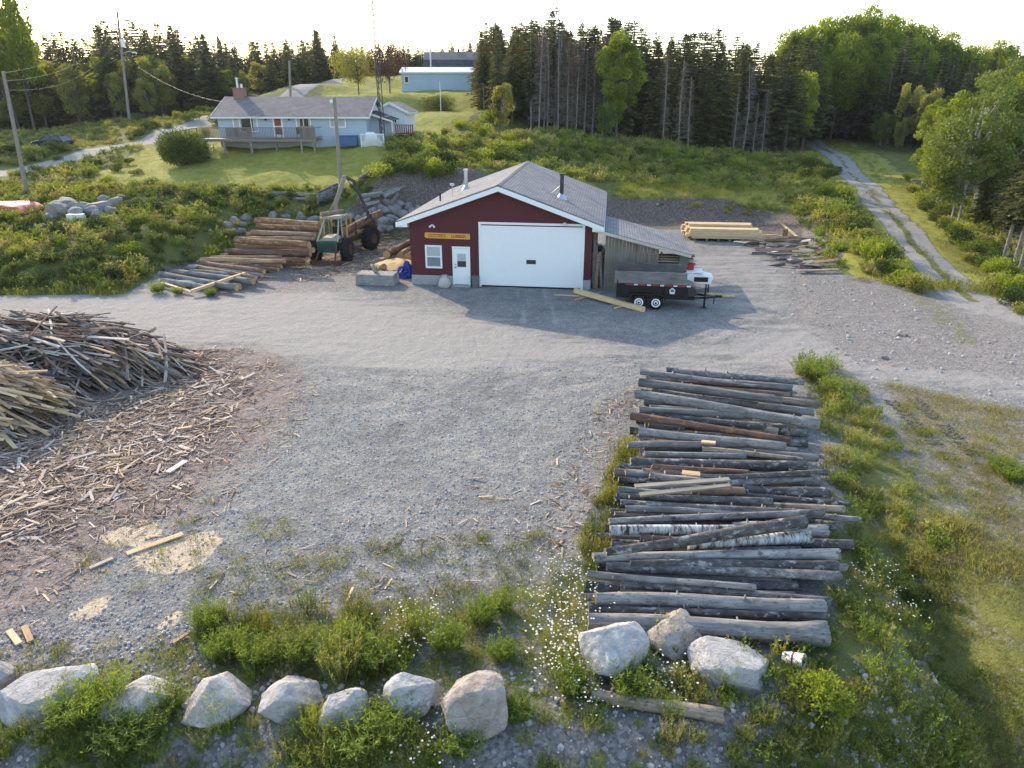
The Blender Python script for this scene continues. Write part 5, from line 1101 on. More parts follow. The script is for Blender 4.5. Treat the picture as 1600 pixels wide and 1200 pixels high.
for bx, (du, nb) in enumerate((((0, .0), 4), ((-.1, 1.05), 5))):
    for kx in range(2):
        for kz in range(nb):
            q = MB(); L = 4.6+1.0*((kx*5+kz*3) % 4)/3; q.box((0,0,0), (L, .44, .17)); o = q.build('lumber_bundle', MT['lumber'], None, c0+Vector((du[0]+.05*((kz*7+kx*3) % 3-1), du[1]+kx*.47, .30+kz*.185)), (0,0,GA+.02), bevel=.006)
            tag(o, 'pale sawn timber in the near low row of the lumber stack' if bx == 0 else 'pale sawn timber in the far higher row of the lumber stack', 'timber', 'near timbers of the lumber stack' if bx == 0 else 'far timbers of the lumber stack')
for k in range(6):
    q = MB(); q.box((0,0,0), (.16, 2.2, .2)); o = q.build('sleeper', MT['plank_dark'], None, c0+ga*(-2.1+k*.84)+gb*.75+Vector((0,0,.1)), (0,0,GA)); tag(o, 'wooden bearer under the pale lumber stack', 'bearer', 'bearers under the lumber stack')
SLB = [(1185,372,1210,366,1.0,'board_fresh','white slab board rising to a point'),(1222,350,1258,380,.5,'board_fresh','tallest pale slab propped up right of the lumber stack'),(1226,372,1228,358,.3,'board_fresh','pale upright slab stub'),(1200,377,1240,384,.28,'board_old','broad tan slab lying flat behind the tangle'),(1180,388,1260,378,.3,'board_grey','grey slab crossing the tangle'),(1205,396,1250,372,.35,'board_grey','slanting grey pole over the slab tangle'),(1200,395,1262,388,.25,'board_grey','grey slab at the tangle front'),(1215,402,1270,396,.2,'board_grey','wide pale grey slab'),(1232,406,1285,401,.2,'board_grey','long grey slab nearer the grass'),(1235,412,1290,407,.2,'board_old','tan slab third from the front'),(1250,419,1285,414,.2,'plank_dark','dark slab second from the front'),(1246,423,1310,421,.15,'board_grey','front long grey slab beside the grass'),(1265,396,1320,374,.3,'board_brown','upper red-brown board pointing to the bushes'),(1268,400,1312,380,.2,'board_brown','lower red-brown board pointing to the bushes'),(1262,390,1290,384,.3,'board_brown','short red-brown board in the tangle')]
for i, (u0,v0,u1,v1,z,mt,lb) in enumerate(SLB[1:]): plank(u0, v0, u1, v1, z if i in (0, 1) else .15, .12 if i == 0 else (1.1 if i == 1 else .18), .34 if i not in (0, 4) else .18, .07, mt, lb+' in the slab tangle' if 'tangle' not in lb and i < 12 else lb, 'slab board', 'slab tangle right of the lumber', 'waste_board')
random.seed(17)
for i in range(36):
    t = random.random(); p = atz(1195+75*t+random.uniform(-28, 28), 379+42*t+random.uniform(-7, 7)); k = random.choices(('board_grey','board_fresh','board_brown','plank_dark'), (.55,.2,.15,.1))[0]
    o = link('waste_board', random.choice(BV[k]), None, p+Vector((0,0,.12+.6*random.random()*(1-abs(2*t-.8)))), (random.gauss(.5,.5), random.gauss(0,.13), -.12+random.gauss(0,.32)), (1.1,2.2,1.6)); tag(o, 'waste slab lying in the tangle on the gravel right of the lumber stack', 'board', 'waste slabs right of the lumber')
# boards racked under the lean-to, and the leftovers between it and the garage
for k in range(11):
    q = MB(); q.box((0,0,0), (3.3+.3*(k % 3), .5, .05)); o = q.build('racked_board', MT['board_grey'] if k % 3 else MT['board_fresh'], None, GP(GW+3.9+.1*(k % 2), .9+.05*(k % 3), .35+k*.155), (0,0,GA)); tag(o, ordn(k)+' board from the bottom of the rack under the lean-to roof', 'board', 'boards racked under the lean-to')
    if k % 2 == 0:
        for s in (-1.2, 0., 1.2): q = MB(); q.box((0,0,0), (.08, .5, .10)); o = q.build('spacer', MT['board_old'], None, GP(GW+3.9+s, .95, .425+k*.155), (0,0,GA)); tag(o, 'small wooden spacer between racked boards under the lean-to', 'spacer', 'spacers in the board rack')
random.seed(6)
for k in range(9):
    q = MB(); h_ = random.uniform(1.2, 2.6); q.box((0,0,h_/2), (random.uniform(.1,.2), .04, h_)); o = q.build('leaning_board', MT[random.choice(['board_old','plank_dark','board_brown'])], None, GP(GW+.12+k*.065, .15+random.uniform(0,.9), 0), (random.uniform(-.12,.02), random.uniform(-.1,.1), GA)); tag(o, 'old board leaning in the gap between garage and lean-to wall', 'board', 'boards leaning in the gap')
for k in range(6):
    q = MB(); q.box((0,0,0), (.55, 1.8, .16)); o = q.build('offcut_stack', MT['bark_rust'] if k % 2 else MT['board_fresh'], None, GP(GW+.4, 2.6, 1.75+k*.19-.95), (0,0,GA+.05*(k-2))); tag(o, 'rusty brown offcut piled in the gap behind the leaning boards', 'offcut', 'offcuts in the gap')
sm_ = thing('sawmill_engine', 'white covered machine with a small red engine behind the black trailer', 'machine', tuple(GP(GW+5.5, .1)), GA)
q = MB(); q.prism([(-.3,.7),(1.1,.55),(1.2,.95),(.0,1.15),(-.3,1.1)], -.2, .9); q.box((.2,.35,1.18), (.9,1.0,.05)); q.build('cover', MT['white'], sm_)
q = MB(); q.box((.55,-.21,.82), (.75,.03,.26)); q.build('opening', MT['black'], sm_)
q = MB(); q.box((.0,.5,1.36), (.35,.35,.3)); q.box((.02,.5,1.55), (.2,.2,.1)); q.build('engine', MT['red_paint'], sm_, bevel=.02)
for x in (-.2, 1.0):
    for y in (-.1, .8): q = MB(); q.box((x,y,.36), (.08,.08,.74)); q.build('leg', MT['steel_dark'], sm_)
for k in range(3): q = MB(); q.box((.9+.25*k,-.5,.06+.05*k), (1.6,.1,.05), RZ(-.4+.1*k)); o = q.build('rail_board', MT['board_fresh'], None, GP(GW+5.9, .0), (0,0,GA)); tag(o, ('lowest','middle','topmost')[k]+' of three thin boards on gravel right of the white machine', 'board')
# ------------------------------------------------------------------ log loader tractor
TR = thing('loader_tractor', 'old green articulated forestry tractor with crane parked by the fresh log stack', 'tractor', tuple(atz(514, 411)), -.05)
q = MB(); q.box((0, .55, 1.05), (1.25, 1.2, .75)); q.box((0, 1.3, 1.0), (1.05, 1.2, .7)); q.box((0, -.07, 1.08), (1.30, .06, .66)); q.build('hood', MT['green_paint'], TR, bevel=.03)
q = MB(); [q.box((-.5+k*.125, -.11, 1.05), (.03, .03, .46)) for k in range(9)]; q.build('grille', MT['steel_dark'], TR)
q = MB(); q.prism([(-.55,1.43),(.55,1.43),(.3,1.62),(-.3,1.62)], .1, 1.5); q.build('hood_top', MT['cream_paint'], TR)
q = MB(); q.box((0, -.75, .16), (2.0, .12, .30)); q.bar((-.62,-.7,.3), (-.55,.1,.9), .09, .09); q.bar((.62,-.7,.3), (.55,.1,.9), .09, .09); q.bar((.66,-.75,.2), (.66,-.1,1.3), .06, .06); q.build('blade', MT['rust'], TR)
q = MB()
for s in (-1, 1): q.bar((s*.68, .1, 1.35), (s*.45, 1.55, 2.62), .09, .09); q.bar((s*.62, 1.55, 1.2), (s*.58, 1.62, 2.62), .08, .08); q.bar((s*.62, 2.75, 1.2), (s*.6, 2.7, 2.62), .08, .08)
q.bar((-.6,1.6,2.6), (.6,1.6,2.6), .08, .08); q.build('cab_frame', MT['cream_paint'], TR)
q = MB(); q.box((0, 2.1, 2.68), (1.45, 1.5, .07)); q.build('canopy', MT['cream_paint'], TR)
q = MB(); q.box((0, 2.2, 1.35), (.6, .55, .14)); q.box((0, 2.5, 1.65), (.6, .12, .6)); q.build('seat', MT['black'], TR)
q = MB(); q.box((0, 2.1, .95), (1.1, 1.5, .35)); q.build('chassis', MT['steel_dark'], TR)
for s in (-1, 1):
    q = MB(); q.bar((s*.85, 1.9, 1.0), (s*.85, 1.95, 2.9), .08, .08); q.build('yellow_post', MT['yellow_paint'], TR)
def tyre(par, x, y, r, w, lug=18):
    q = MB(); q.lathe([(0, -w*.4), (r*.5, -w*.45), (r*.86, -w*.5), (r*.96, -w*.42), (r*.96, w*.42), (r*.86, w*.5), (r*.5, w*.45), (0, w*.4)], (x, y, r), 'X', 28)
    for k in range(lug):
        t = 2*PI*k/lug
        for s in (-1, 1): q.bar((x+s*.03, y+r*.97*math.cos(t), r+r*.97*math.sin(t)), (x+s*w*.5, y+r*.97*math.cos(t+.22), r+r*.97*math.sin(t+.22)), .07, .07)
    t_ = q.build('tyre', MT['rubber'], par)
    q = MB(); s = 1 if x > 0 else -1; q.lathe([(0, 0), (r*.42, 0), (r*.46, s*.04), (r*.46, -s*.1)], (x+s*w*.47, y, r), 'X', 18); q.build('rim', MT['rust'], t_)
tyre(TR, -1.02, .75, .72, .52); tyre(TR, 1.05, .75, .76, .56)
RR = -math.radians(20); ro = Vector((0, 2.9, 0)); rM = Matrix.Rotation(RR, 3, 'Z')
def rp(x, y, z): return ro + rM @ Vector((x, y, z))
q = MB(); q.box(rp(0, 1.6, .95), (1.0, 3.2, .4), rM); q.box(rp(0, 3.3, 1.1), (1.7, .3, .7), rM); q.build('rear_frame', MT['rust'], TR)
for s in (-1, 1):
    q = MB(); q.bar(rp(s*.95, .6, 1.1), rp(s*1.0, .6, 2.15), .09, .09); q.bar(rp(s*.95, 2.8, 1.1), rp(s*1.0, 2.8, 2.15), .09, .09); q.build('stake', MT['yellow_paint'] if s < 0 else MT['rust'], TR)
for s in (-1, 1):
    c = rp(s*1.15, 2.0, 0); q = MB(); r = .82; w = .58
    prof_ = [(0, -w*.4), (r*.5, -w*.45), (r*.86, -w*.5), (r*.96, -w*.42), (r*.96, w*.42), (r*.86, w*.5), (r*.5, w*.45), (0, w*.4)]
    q.lathe(prof_, (0,0,0), 'X', 28)
    for k in range(18):
        t = 2*PI*k/18
        for e in (-1, 1): q.bar((e*.03, r*.97*math.cos(t), r*.97*math.sin(t)), (e*w*.5, r*.97*math.cos(t+.22), r*.97*math.sin(t+.22)), .07, .07)
    t_ = q.build('tyre', MT['rubber'], TR, loc=c+Vector((0,0,r)), rot=(0,0,RR)); q = MB(); q.lathe([(0, 0), (r*.42, 0), (r*.46, s*.04)], (s*w*.47, 0, 0), 'X', 18); q.build('rim', MT['rust'], t_)
q = MB(); q.tube([rp(-.35,.35,1.0), rp(-.35,.35,2.6)], .17, 12); q.box(rp(-.35,.35,2.3), (.5,.5,.4)); cr = q.build('crane_column', MT['steel_dark'], TR)
q = MB(); q.bar(rp(-.35,.35,2.5), rp(-.45,.5,3.4), .26, .34); q.bar(rp(-.45,.5,3.3), rp(.15,1.0,5.1), .20, .26); q.bar(rp(-.75,.3,2.9), rp(-.2,.7,4.2), .10, .10); q.build('crane_boom', MT['pole_wood'], TR)
q = MB(); q.bar(rp(.15,1.0,5.05), rp(.55,1.5,4.7), .16, .2); q.bar(rp(.5,1.45,4.75), rp(1.25,1.9,2.4), .15, .2); q.tube([rp(.3,1.0,4.9), rp(.95,1.6,3.6)], .035, 6); q.build('crane_stick', MT['steel_dark'], TR)
q = MB()
for s in (-1, 1): q.tube([rp(1.25,1.9,2.35), rp(1.25+s*.35,1.9,2.1), rp(1.25+s*.42,1.9,1.75), rp(1.25+s*.15,1.9,1.5)], [.08,.09,.08,.04], 8)
q.box(rp(1.25,1.9,2.4), (.3,.3,.3)); q.build('grapple', MT['steel_dark'], TR)
LD = [((.55,-.1,1.55),(.95,3.9,2.3),.27,'thick pale log sloping up on the tractor rear bunk'),((-.1,.3,1.35),(.35,4.0,1.75),.2,'thinner brown log beside the thick pale one on the tractor bunk'),((-.55,.2,1.35),(-.2,3.8,1.6),.19,'leftmost log on the tractor rear bunk'),((.5,-.2,1.15),(.6,3.5,1.3),.18,'short bottom log on the tractor rear bunk')]
for i, (p0, p1, r, lb) in enumerate(LD):
    w = lambda p: TR.matrix_basis @ rp(*p)
    log(w(p0), w(p1), r, r*.95, 'bark_brown', lb, 'logs on the tractor', 'cut_fresh', seed=800+i, knots=1)
a = TR.matrix_basis @ Vector((-.7,1.5,2.9)); b = TR.matrix_basis @ Vector((.6,2.4,2.95)); log(a, b, .17, .16, 'bark_peel', 'stubby pale log lying on the tractor canopy', None, 'cut_fresh', seed=820, knots=0)
# tarp at the far left, bucket in the weeds
q = MB(); rs_ = random.Random(2); nn = 10
vs = [((i/nn-.5)*6, (j/nn-.5)*3.2, .5+.35*math.sin(i*.7)*math.cos(j*.9)*.5+rs_.uniform(-.06,.06)-(.55 if i in (0,nn) or j in (0,nn) else 0)) for i in range(nn+1) for j in range(nn+1)]
q.add(vs, [(i*(nn+1)+j, (i+1)*(nn+1)+j, (i+1)*(nn+1)+j+1, i*(nn+1)+j+1) for i in range(nn) for j in range(nn)], 0, True); o = q.build('red_tarp', MT['red_tarp'], loc=hit(-6, 330), fix=False); tag(o, 'faded red tarpaulin over a low heap at the left photo edge', 'tarpaulin')
bk = thing('plastic_bucket', 'white plastic pail with a red mark lying tipped in the weeds', 'bucket', hit(1238, 1040)+Vector((0,0,.14)), .5); bk.rotation_euler = (PI/2-.25, .0, .95)
q = MB(); q.lathe([(0,-.19),(.125,-.19),(.15,.19),(.155,.2),(.14,.19),(.118,-.17),(0,-.17)], n=24); q.build('pail', MT['white'], bk)
q = MB(); q.lathe([(.1415,-.015),(.1445,.02)], n=24); o = q.build('red_band', MT['red_paint'], bk); 
q = MB(); q.tube([(.155*math.cos(t), .155*math.sin(t)*.5-.1, .2+.1*math.sin(t)) for t in [k*PI/8 for k in range(9)]], .004, 5); q.build('handle', MT['galv'], bk)
# ------------------------------------------------------------------ foliage builders (small faces in numpy)
def cards(P, Dv, L, Wd, rs, fold=.0):
    """diamond leaves: base P (n,3), direction Dv, length, width -> V, F(4)"""
    n = len(P); Dv = Dv/np.linalg.norm(Dv, axis=1, keepdims=True)
    s = np.cross(Dv, rs.normal(size=(n, 3))); s /= np.linalg.norm(s, axis=1, keepdims=True)
    L = np.broadcast_to(L, n)[:, None]; Wd = np.broadcast_to(Wd, n)[:, None]
    nrm = np.cross(Dv, s)
    V_ = np.stack([P, P+Dv*L*.45+s*Wd*.5+nrm*fold*Wd, P+Dv*L, P+Dv*L*.45-s*Wd*.5+nrm*fold*Wd], 1).reshape(-1, 3)
    F_ = np.arange(4*n).reshape(n, 4); return V_, F_
class Fol:
    def __init__(s): s.V = []; s.F = []; s.T = []; s.M = []; s.n = 0
    def add(s, V_, F_, t, m=0):
        s.V.append(V_); s.F.append(F_+s.n); s.n += len(V_); s.T.append(np.broadcast_to(t, len(V_)) if np.ndim(t) == 0 else np.repeat(t, len(V_)//len(t))); s.M.append(np.full(len(F_), m)); return s
    def mesh(s, name, mats): return npmesh(name, np.concatenate(s.V), np.concatenate(s.F), mats, np.concatenate(s.T), np.concatenate(s.M))
def sph(rs, n):
    v = rs.normal(size=(n, 3)); return v/np.linalg.norm(v, axis=1, keepdims=True)
def tube_mesh(name, tubes, mats, n=6):
    q = MB()
    for pts, r in tubes: q.tube(pts, r, n, cap=False)
    me = bpy.data.meshes.new(name); me.from_pydata(q.v, [], q.f)
    for m in (mats if isinstance(mats, list) else [mats]): me.materials.append(m)
    me.polygons.foreach_set('use_smooth', [True]*len(me.polygons)); me.update(); return me
def spruce(seed, h=12., r=2.0, bare=.12, dens=1., mat='needle', droop=.35, thin=1., irregular=.25):
    rs = np.random.RandomState(seed); f = Fol(); z = h*bare; P, D_, L_, W_, T_ = [], [], [], [], []
    lean = rs.normal(0, .015, 2)*h
    prune = rs.uniform(.4, 1., 12)
    while z < h*.985:
        t = (z-h*bare)/(h*(1-bare)); rad = r*((1-t)**.95)*(.6+.4*min(1, t*5))*rs.uniform(1-irregular, 1+irregular)+.06
        nb = max(4, int((4+5*(1-t))*dens))
        a0 = rs.uniform(0, 6.3)
        for b in range(nb):
            a = a0+2*PI*b/nb+rs.normal(0, .25); rl = rad*rs.uniform(.55, 1.12)*(1-irregular*.6*(1-prune[int(a/6.2832*12) % 12]))
            d = np.array([math.cos(a), math.sin(a), 0.]); k = max(3, int(rl*6.5*thin))
            s = np.linspace(.12, 1., k); tint = rs.uniform(.1, .9)
            base = np.stack([d[0]*rl*s+lean[0]*z/h, d[1]*rl*s+lean[1]*z/h, z-droop*rl*s**1.3*(1-t*.9)+.22*rl*s*t], 1)
            for sd_ in (-1, 1, 0):
                w = np.array([-d[1], d[0], 0])*sd_
                dv = d[None]*.9+w[None]*.85+np.array([0, 0, -.28+.5*t])+rs.normal(0, .22, (k, 3))
                P.append(base); D_.append(dv); L_.append(np.maximum(.28, .58*(1-.45*s))*rs.uniform(.7, 1.2, k)*(1.1-.62*t)); W_.append(np.full(k, .22*(1.1-.6*t))); T_.append(np.clip(tint+rs.normal(0, .15, k)+.25*(s-.5), 0, 1))
        z += h*.021*rs.uniform(.7, 1.3)/max(.6, dens)
    k = 14; P.append(np.stack([np.zeros(k)+lean[0], np.zeros(k)+lean[1], np.linspace(h*.93, h*.99, k)], 1)); dv = sph(rs, k); dv[:, 2] = np.abs(dv[:, 2])+.8; D_.append(dv); L_.append(np.full(k, .35)); W_.append(np.full(k, .09)); T_.append(np.full(k, .5))
    V_, F_ = cards(np.concatenate(P), np.concatenate(D_), np.concatenate(L_), np.concatenate(W_), rs); f.add(V_, F_, np.concatenate(T_))
    crown = f.mesh('spruce_crown', [MT[mat]])
    tubes = [([(0,0,-.4), (lean[0]*.5, lean[1]*.5, h*.5), (lean[0], lean[1], h*.98)], [h*.0125, h*.009, .015])]
    for _ in range(int(26*bare*4)):
        zz = rs.uniform(.08, bare+.12)*h; a = rs.uniform(0, 6.3); l = rs.uniform(.4, 1.3); tubes.append(([(0,0,zz), (math.cos(a)*l, math.sin(a)*l, zz-l*rs.uniform(0, .4))], [.022, .008]))
    return tube_mesh('spruce_trunk', tubes, MT['trunk_pale' if bare > .25 else 'trunk'], 6), crown
def dead_tree(seed, h=12., r=1.2, needles=.3, top=.0):
    rs = np.random.RandomState(seed); tubes = [([(0,0,-.4), (rs.normal(0,.1), rs.normal(0,.1), h*.5), (rs.normal(0,.25), rs.normal(0,.25), h)], [h*.0115, h*.008, .02])]; P, D_, L_, T_ = [], [], [], []
    z = h*.10
    while z < h*.97:
        t = z/h; 
        for b in range(rs.randint(2, 5)):
            a = rs.uniform(0, 6.3); l = r*(1.15-t)*rs.uniform(.3, 1.1)+.15; d = np.array([math.cos(a), math.sin(a), rs.uniform(-.35, .15)])
            tubes.append(([(0,0,z), tuple(d*l*.6+[0,0,z]), tuple(d*l+[0,0,z-.06*l])], [.022, .014, .005]))
            k = max(2, int(l*9)); s = rs.uniform(.25, 1., k)
            P.append(d[None]*l*s[:, None]+np.array([0, 0, z])); dv = d[None]+rs.normal(0, .7, (k, 3)); D_.append(dv); L_.append(rs.uniform(.25, .6, k)); T_.append(rs.uniform(0, 1, k))
        z += rs.uniform(.10, .22)
    V_, F_ = cards(np.concatenate(P), np.concatenate(D_), np.concatenate(L_), np.full(sum(map(len, L_)), .035), rs); f = Fol().add(V_, F_, np.concatenate(T_), 0)
    n = int(900*needles)
    if n:
        zz = rs.uniform(.45, 1., n)*h if not top else rs.uniform(1-top, 1., n)*h; a = rs.uniform(0, 6.3, n); rr = r*(1.15-zz/h)*rs.uniform(.2, 1, n); Pn = np.stack([np.cos(a)*rr, np.sin(a)*rr, zz], 1)
        V_, F_ = cards(Pn, np.stack([np.cos(a), np.sin(a), rs.normal(-.2, .4, n)], 1), rs.uniform(.2, .4, n), .10, rs); f.add(V_, F_, rs.uniform(0, 1, n), 1)
    return tube_mesh('dead_trunk', tubes, MT['trunk_pale'], 5), f.mesh('twigs', [MT['twig_dead'], MT['needle_rust']])
def broadleaf(seed, h=9., r=3., base=.3, clumps=34, per=150, leaf=.22, mat='leaf_bright', trunk='trunk', shape=1., stems=1, flat_=.8, thick=1.):
    rs = np.random.RandomState(seed); f = Fol(); tubes = []; cz_ = h*(base+1)/2; hz_ = h*(1-base)/2
    cs = []
    for k in range(clumps):
        for _ in range(50):
            v = sph(rs, 1)[0]*rs.uniform(.35, 1.)**.5
            c = np.array([v[0]*r, v[1]*r, cz_+v[2]*hz_])
            w = 1-.35*max(0, v[2])**2*shape
            c[:2] *= w
            if all(np.linalg.norm((c-o)/np.array([1,1,.8])) > r*.30 for o in cs): break
        cs.append(c)
    for s in range(stems):
        o = rs.normal(0, .25 if stems > 1 else 0, 2); top = np.array([o[0]*2, o[1]*2, h*.8]); tubes.append(([(o[0], o[1], -.4), tuple(np.array([o[0]*1.4+rs.normal(0,.12), o[1]*1.4+rs.normal(0,.12), h*.42])), tuple(top)], [h*.016/stems**.4*thick, h*.011/stems**.4*thick, .03]))
    for c in cs:
        zb = max(h*.15, min(c[2]*rs.uniform(.5, .75), h*.7)); b = np.array([0, 0, zb]); m = (b+c)/2+np.array([0, 0, .08*h*rs.uniform(0, 1)]); tubes.append(([tuple(b), tuple(m), tuple(c)], [h*.006*thick, h*.004*thick, .012]))
        rc = r*rs.uniform(.24, .42); n = int(per*rs.uniform(.6, 1.3)); v = sph(rs, n); q = rs.uniform(.25, 1., n)**.5
        P = c+v*q[:, None]*np.array([rc, rc, rc*flat_]); dv = v*.7+rs.normal(0, .8, (n, 3))+np.array([0, 0, -.15])
        V_, F_ = cards(P, dv, leaf*rs.uniform(.7, 1.3, n), leaf*.72*rs.uniform(.8, 1.2, n), rs, .1); f.add(V_, F_, np.clip(rs.uniform(.15, .85)+rs.normal(0, .16, n), 0, 1))
    return tube_mesh('broadleaf_trunk', tubes, MT[trunk], 6), f.mesh('broadleaf_crown', [MT[mat]])
def bush(seed, r=.8, h=1.1, n=1400, leaf=.10, mat='leaf_mid', lumps=9):
    rs = np.random.RandomState(seed); f = Fol(); tubes = []
    for k in range(lumps):
        a = rs.uniform(0, 6.3); d = r*.62*math.sqrt(rs.uniform(0, 1)); c = np.array([math.cos(a)*d, math.sin(a)*d, h*rs.uniform(.25, .72)*(1-.35*d/r)]); rc = r*rs.uniform(.28, .5); m = n//lumps
        v = sph(rs, m); v[:, 2] *= .9; P = c+v*rc*(rs.uniform(.3, 1, m)**.4)[:, None]; P[:, 2] = np.maximum(P[:, 2], .02)
        V_, F_ = cards(P, v*.6+rs.normal(0, .7, (m, 3))+np.array([0, 0, .3]), leaf*rs.uniform(.7, 1.4, m), leaf*.6, rs, .1); f.add(V_, F_, np.clip(rs.uniform(.1, .8)+rs.normal(0, .18, m), 0, 1)); tubes.append(([(0,0,-.1), tuple(c*.6), tuple(c)], [.02, .014, .006]))
    return tube_mesh('stems', tubes, MT['stem'], 4), f.mesh('foliage', [MT[mat]])
def weed(seed, r=.35, h=.7, stems=40, leaf=.09, lw=.018, per=12, spread=.45, flowers=0, blades=0):
    """upright feathery clump: stems set with narrow leaves -> raw arrays (V, F, tint, matindex)"""
    rs = np.random.RandomState(seed); P, D_, L_, W_, T_ = [], [], [], [], []
    for k in range(stems):
        a = rs.uniform(0, 6.3); d = r*.55*math.sqrt(rs.uniform(0, 1)); hh = h*rs.uniform(.55, 1.08)*(1-.3*d/r); o = np.array([math.cos(a)*d, math.sin(a)*d, 0]); out = np.array([math.cos(a), math.sin(a), 0])*spread*d/r*hh+np.append(rs.normal(0, .07, 2)*hh, 0)
        P.append(o[None]); D_.append((out+np.array([0, 0, hh]))[None]); L_.append([hh]); W_.append([.012]); T_.append([.35])
        if per:
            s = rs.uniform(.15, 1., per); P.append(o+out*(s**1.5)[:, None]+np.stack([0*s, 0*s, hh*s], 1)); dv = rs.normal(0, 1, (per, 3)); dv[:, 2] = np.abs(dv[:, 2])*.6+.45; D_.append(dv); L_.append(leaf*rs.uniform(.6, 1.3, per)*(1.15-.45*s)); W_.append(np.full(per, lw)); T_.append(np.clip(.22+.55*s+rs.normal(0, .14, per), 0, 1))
    if blades:
        a = rs.uniform(0, 6.3, blades); d = r*np.sqrt(rs.uniform(0, 1, blades)); P.append(np.stack([np.cos(a)*d, np.sin(a)*d, 0*a], 1)); D_.append(np.stack([np.cos(a)*.35+rs.normal(0,.25,blades), np.sin(a)*.35+rs.normal(0,.25,blades), np.ones(blades)], 1)); L_.append(h*rs.uniform(.3, .8, blades)); W_.append(np.full(blades, .012)); T_.append(rs.uniform(.1, 1, blades))
    V_, F_ = cards(np.concatenate(P), np.concatenate(D_), np.concatenate([np.asarray(l, float) for l in L_]), np.concatenate([np.asarray(l, float) for l in W_]), rs); T = np.repeat(np.concatenate([np.asarray(t, float) for t in T_]), 4); M_ = np.zeros(len(F_), int)
    if flowers:
        n = flowers; a = rs.uniform(0, 6.3, n); d = r*1.9*rs.uniform(0, 1, n); c = np.stack([np.cos(a)*d, np.sin(a)*d, h*rs.uniform(.6, 1.1, n)], 1); q = .017
        FV = np.stack([c+np.array([-q,-q,.0]), c+np.array([q,-q,.003]), c+np.array([q,q,-.002]), c+np.array([-q,q,.002])], 1).reshape(-1, 3); FF = np.arange(4*n).reshape(n, 4)+len(V_)
        V_ = np.concatenate([V_, FV]); F_ = np.concatenate([F_, FF]); T = np.concatenate([T, rs.uniform(.3, 1, 4*n)]); M_ = np.concatenate([M_, np.ones(n, int)])
    return V_, F_, T, M_
def merge(name, metas, pts, smin, smax, mats, rz=None, zoff=0., tj=.5, squash=(.7, 1.25), alts=((0, 0, 2, 2, 3), (0, 4, 4, 2))):
    n = len(pts); z = terrain(pts[:, 0], pts[:, 1]); rs = np.random.RandomState(n); Vs, Fs, Ts, Ms, k = [], [], [], [], 0
    big = fbm(pts[:, 0]*.35, pts[:, 1]*.35, 5)
    for i in range(n):
        V_, F_, T, M_ = metas[rs.randint(len(metas))]; a = rs.uniform(0, 6.3); s = rs.uniform(smin, smax)*(.6+.8*big[i]); c, q = math.cos(a)*s, math.sin(a)*s
        X = np.stack([V_[:, 0]*c-V_[:, 1]*q+pts[i, 0], V_[:, 0]*q+V_[:, 1]*c+pts[i, 1], V_[:, 2]*s*rs.uniform(*squash)+z[i]+zoff], 1); Vs.append(X); Fs.append(F_+k); k += len(V_); Ts.append(np.clip(T+rs.normal(0, tj*.5)+(big[i]-.5)*.5, 0, 1)); Ms.append(np.where(M_ == 0, rs.choice(alts[0]) if big[i]+rs.normal(0, .15) > .42 else rs.choice(alts[1]), M_))
    o = link(name, npmesh(name, np.concatenate(Vs), np.concatenate(Fs), mats+[MT['leaf_olive'], MT['grass_dry'], MT['leaf_mid']], np.concatenate(Ts), np.concatenate(Ms))); return tag(o, kind='stuff')
# ------------------------------------------------------------------ trees
SKY = [(-200,20),(0,26),(30,12),(60,20),(100,42),(150,58),(170,40),(185,26),(195,40),(225,20),(240,40),(270,32),(300,44),(330,50),(400,64),(440,66),(470,58),(500,46),(540,62),(580,82),(600,72),(680,70),(745,68),(760,42),(800,38),(830,32),(868,10),(885,36),(920,36),(950,28),(1000,44),(1060,54),(1110,48),(1150,62),(1200,72),(1220,50),(1260,32),(1320,22),(1400,36),(1440,50),(1480,68),(1530,66),(1570,60),(1600,62),(1900,50)]
sx_ = np.array([p[0] for p in SKY]); sy_ = np.array([p[1] for p in SKY])
def top_h(p, f=1.):
    u, v = proj(*p); vt = np.interp(u, sx_, sy_)+ (1-f)*0; d = ray(u, vt); return max(2.5, min(21, (H+d[2]/d[1]*p[1]-p[2])))
random.seed(1)
SP = [spruce(1, 12, 2.0, .10), spruce(2, 12, 1.7, .16), spruce(3, 12, 2.2, .08, mat='needle_warm'), spruce(4, 12, 1.6, .40, 1.1), spruce(5, 12, 1.8, .50, 1.), spruce(6, 12, 1.5, .30, irregular=.45), spruce(7, 12, 2.1, .06, droop=.2, mat='needle_warm')]
DD = [dead_tree(11, 12, 1.2, .15), dead_tree(12, 12, 1.5, .9), dead_tree(13, 12, .9, .0), dead_tree(14, 12, 1.4, .5)]
BL = [broadleaf(21, 9, 2.7, .22, 30, 210, .26), broadleaf(22, 9, 2.2, .30, 26, 210, .26, stems=2), broadleaf(23, 9, 3.2, .15, 40, 210, .28), broadleaf(24, 9, 2.4, .2, 28, 210, .25, mat='leaf_mid'), broadleaf(25, 9, 2.0, .12, 24, 220, .25, mat='leaf_olive')]
BI = [broadleaf(31, 10, 2.4, .16, 50, 230, .19, mat='leaf_mid', trunk='trunk_birch', stems=3, thick=.62), broadleaf(32, 10, 2.0, .18, 42, 260, .19, trunk='trunk_birch', stems=2, thick=.62)]
BD = [broadleaf(26, 15, 4.2, .3, 70, 260, .34, shape=.8), broadleaf(27, 15, 3.8, .35, 64, 260, .34, shape=.8)]
ntree = 0
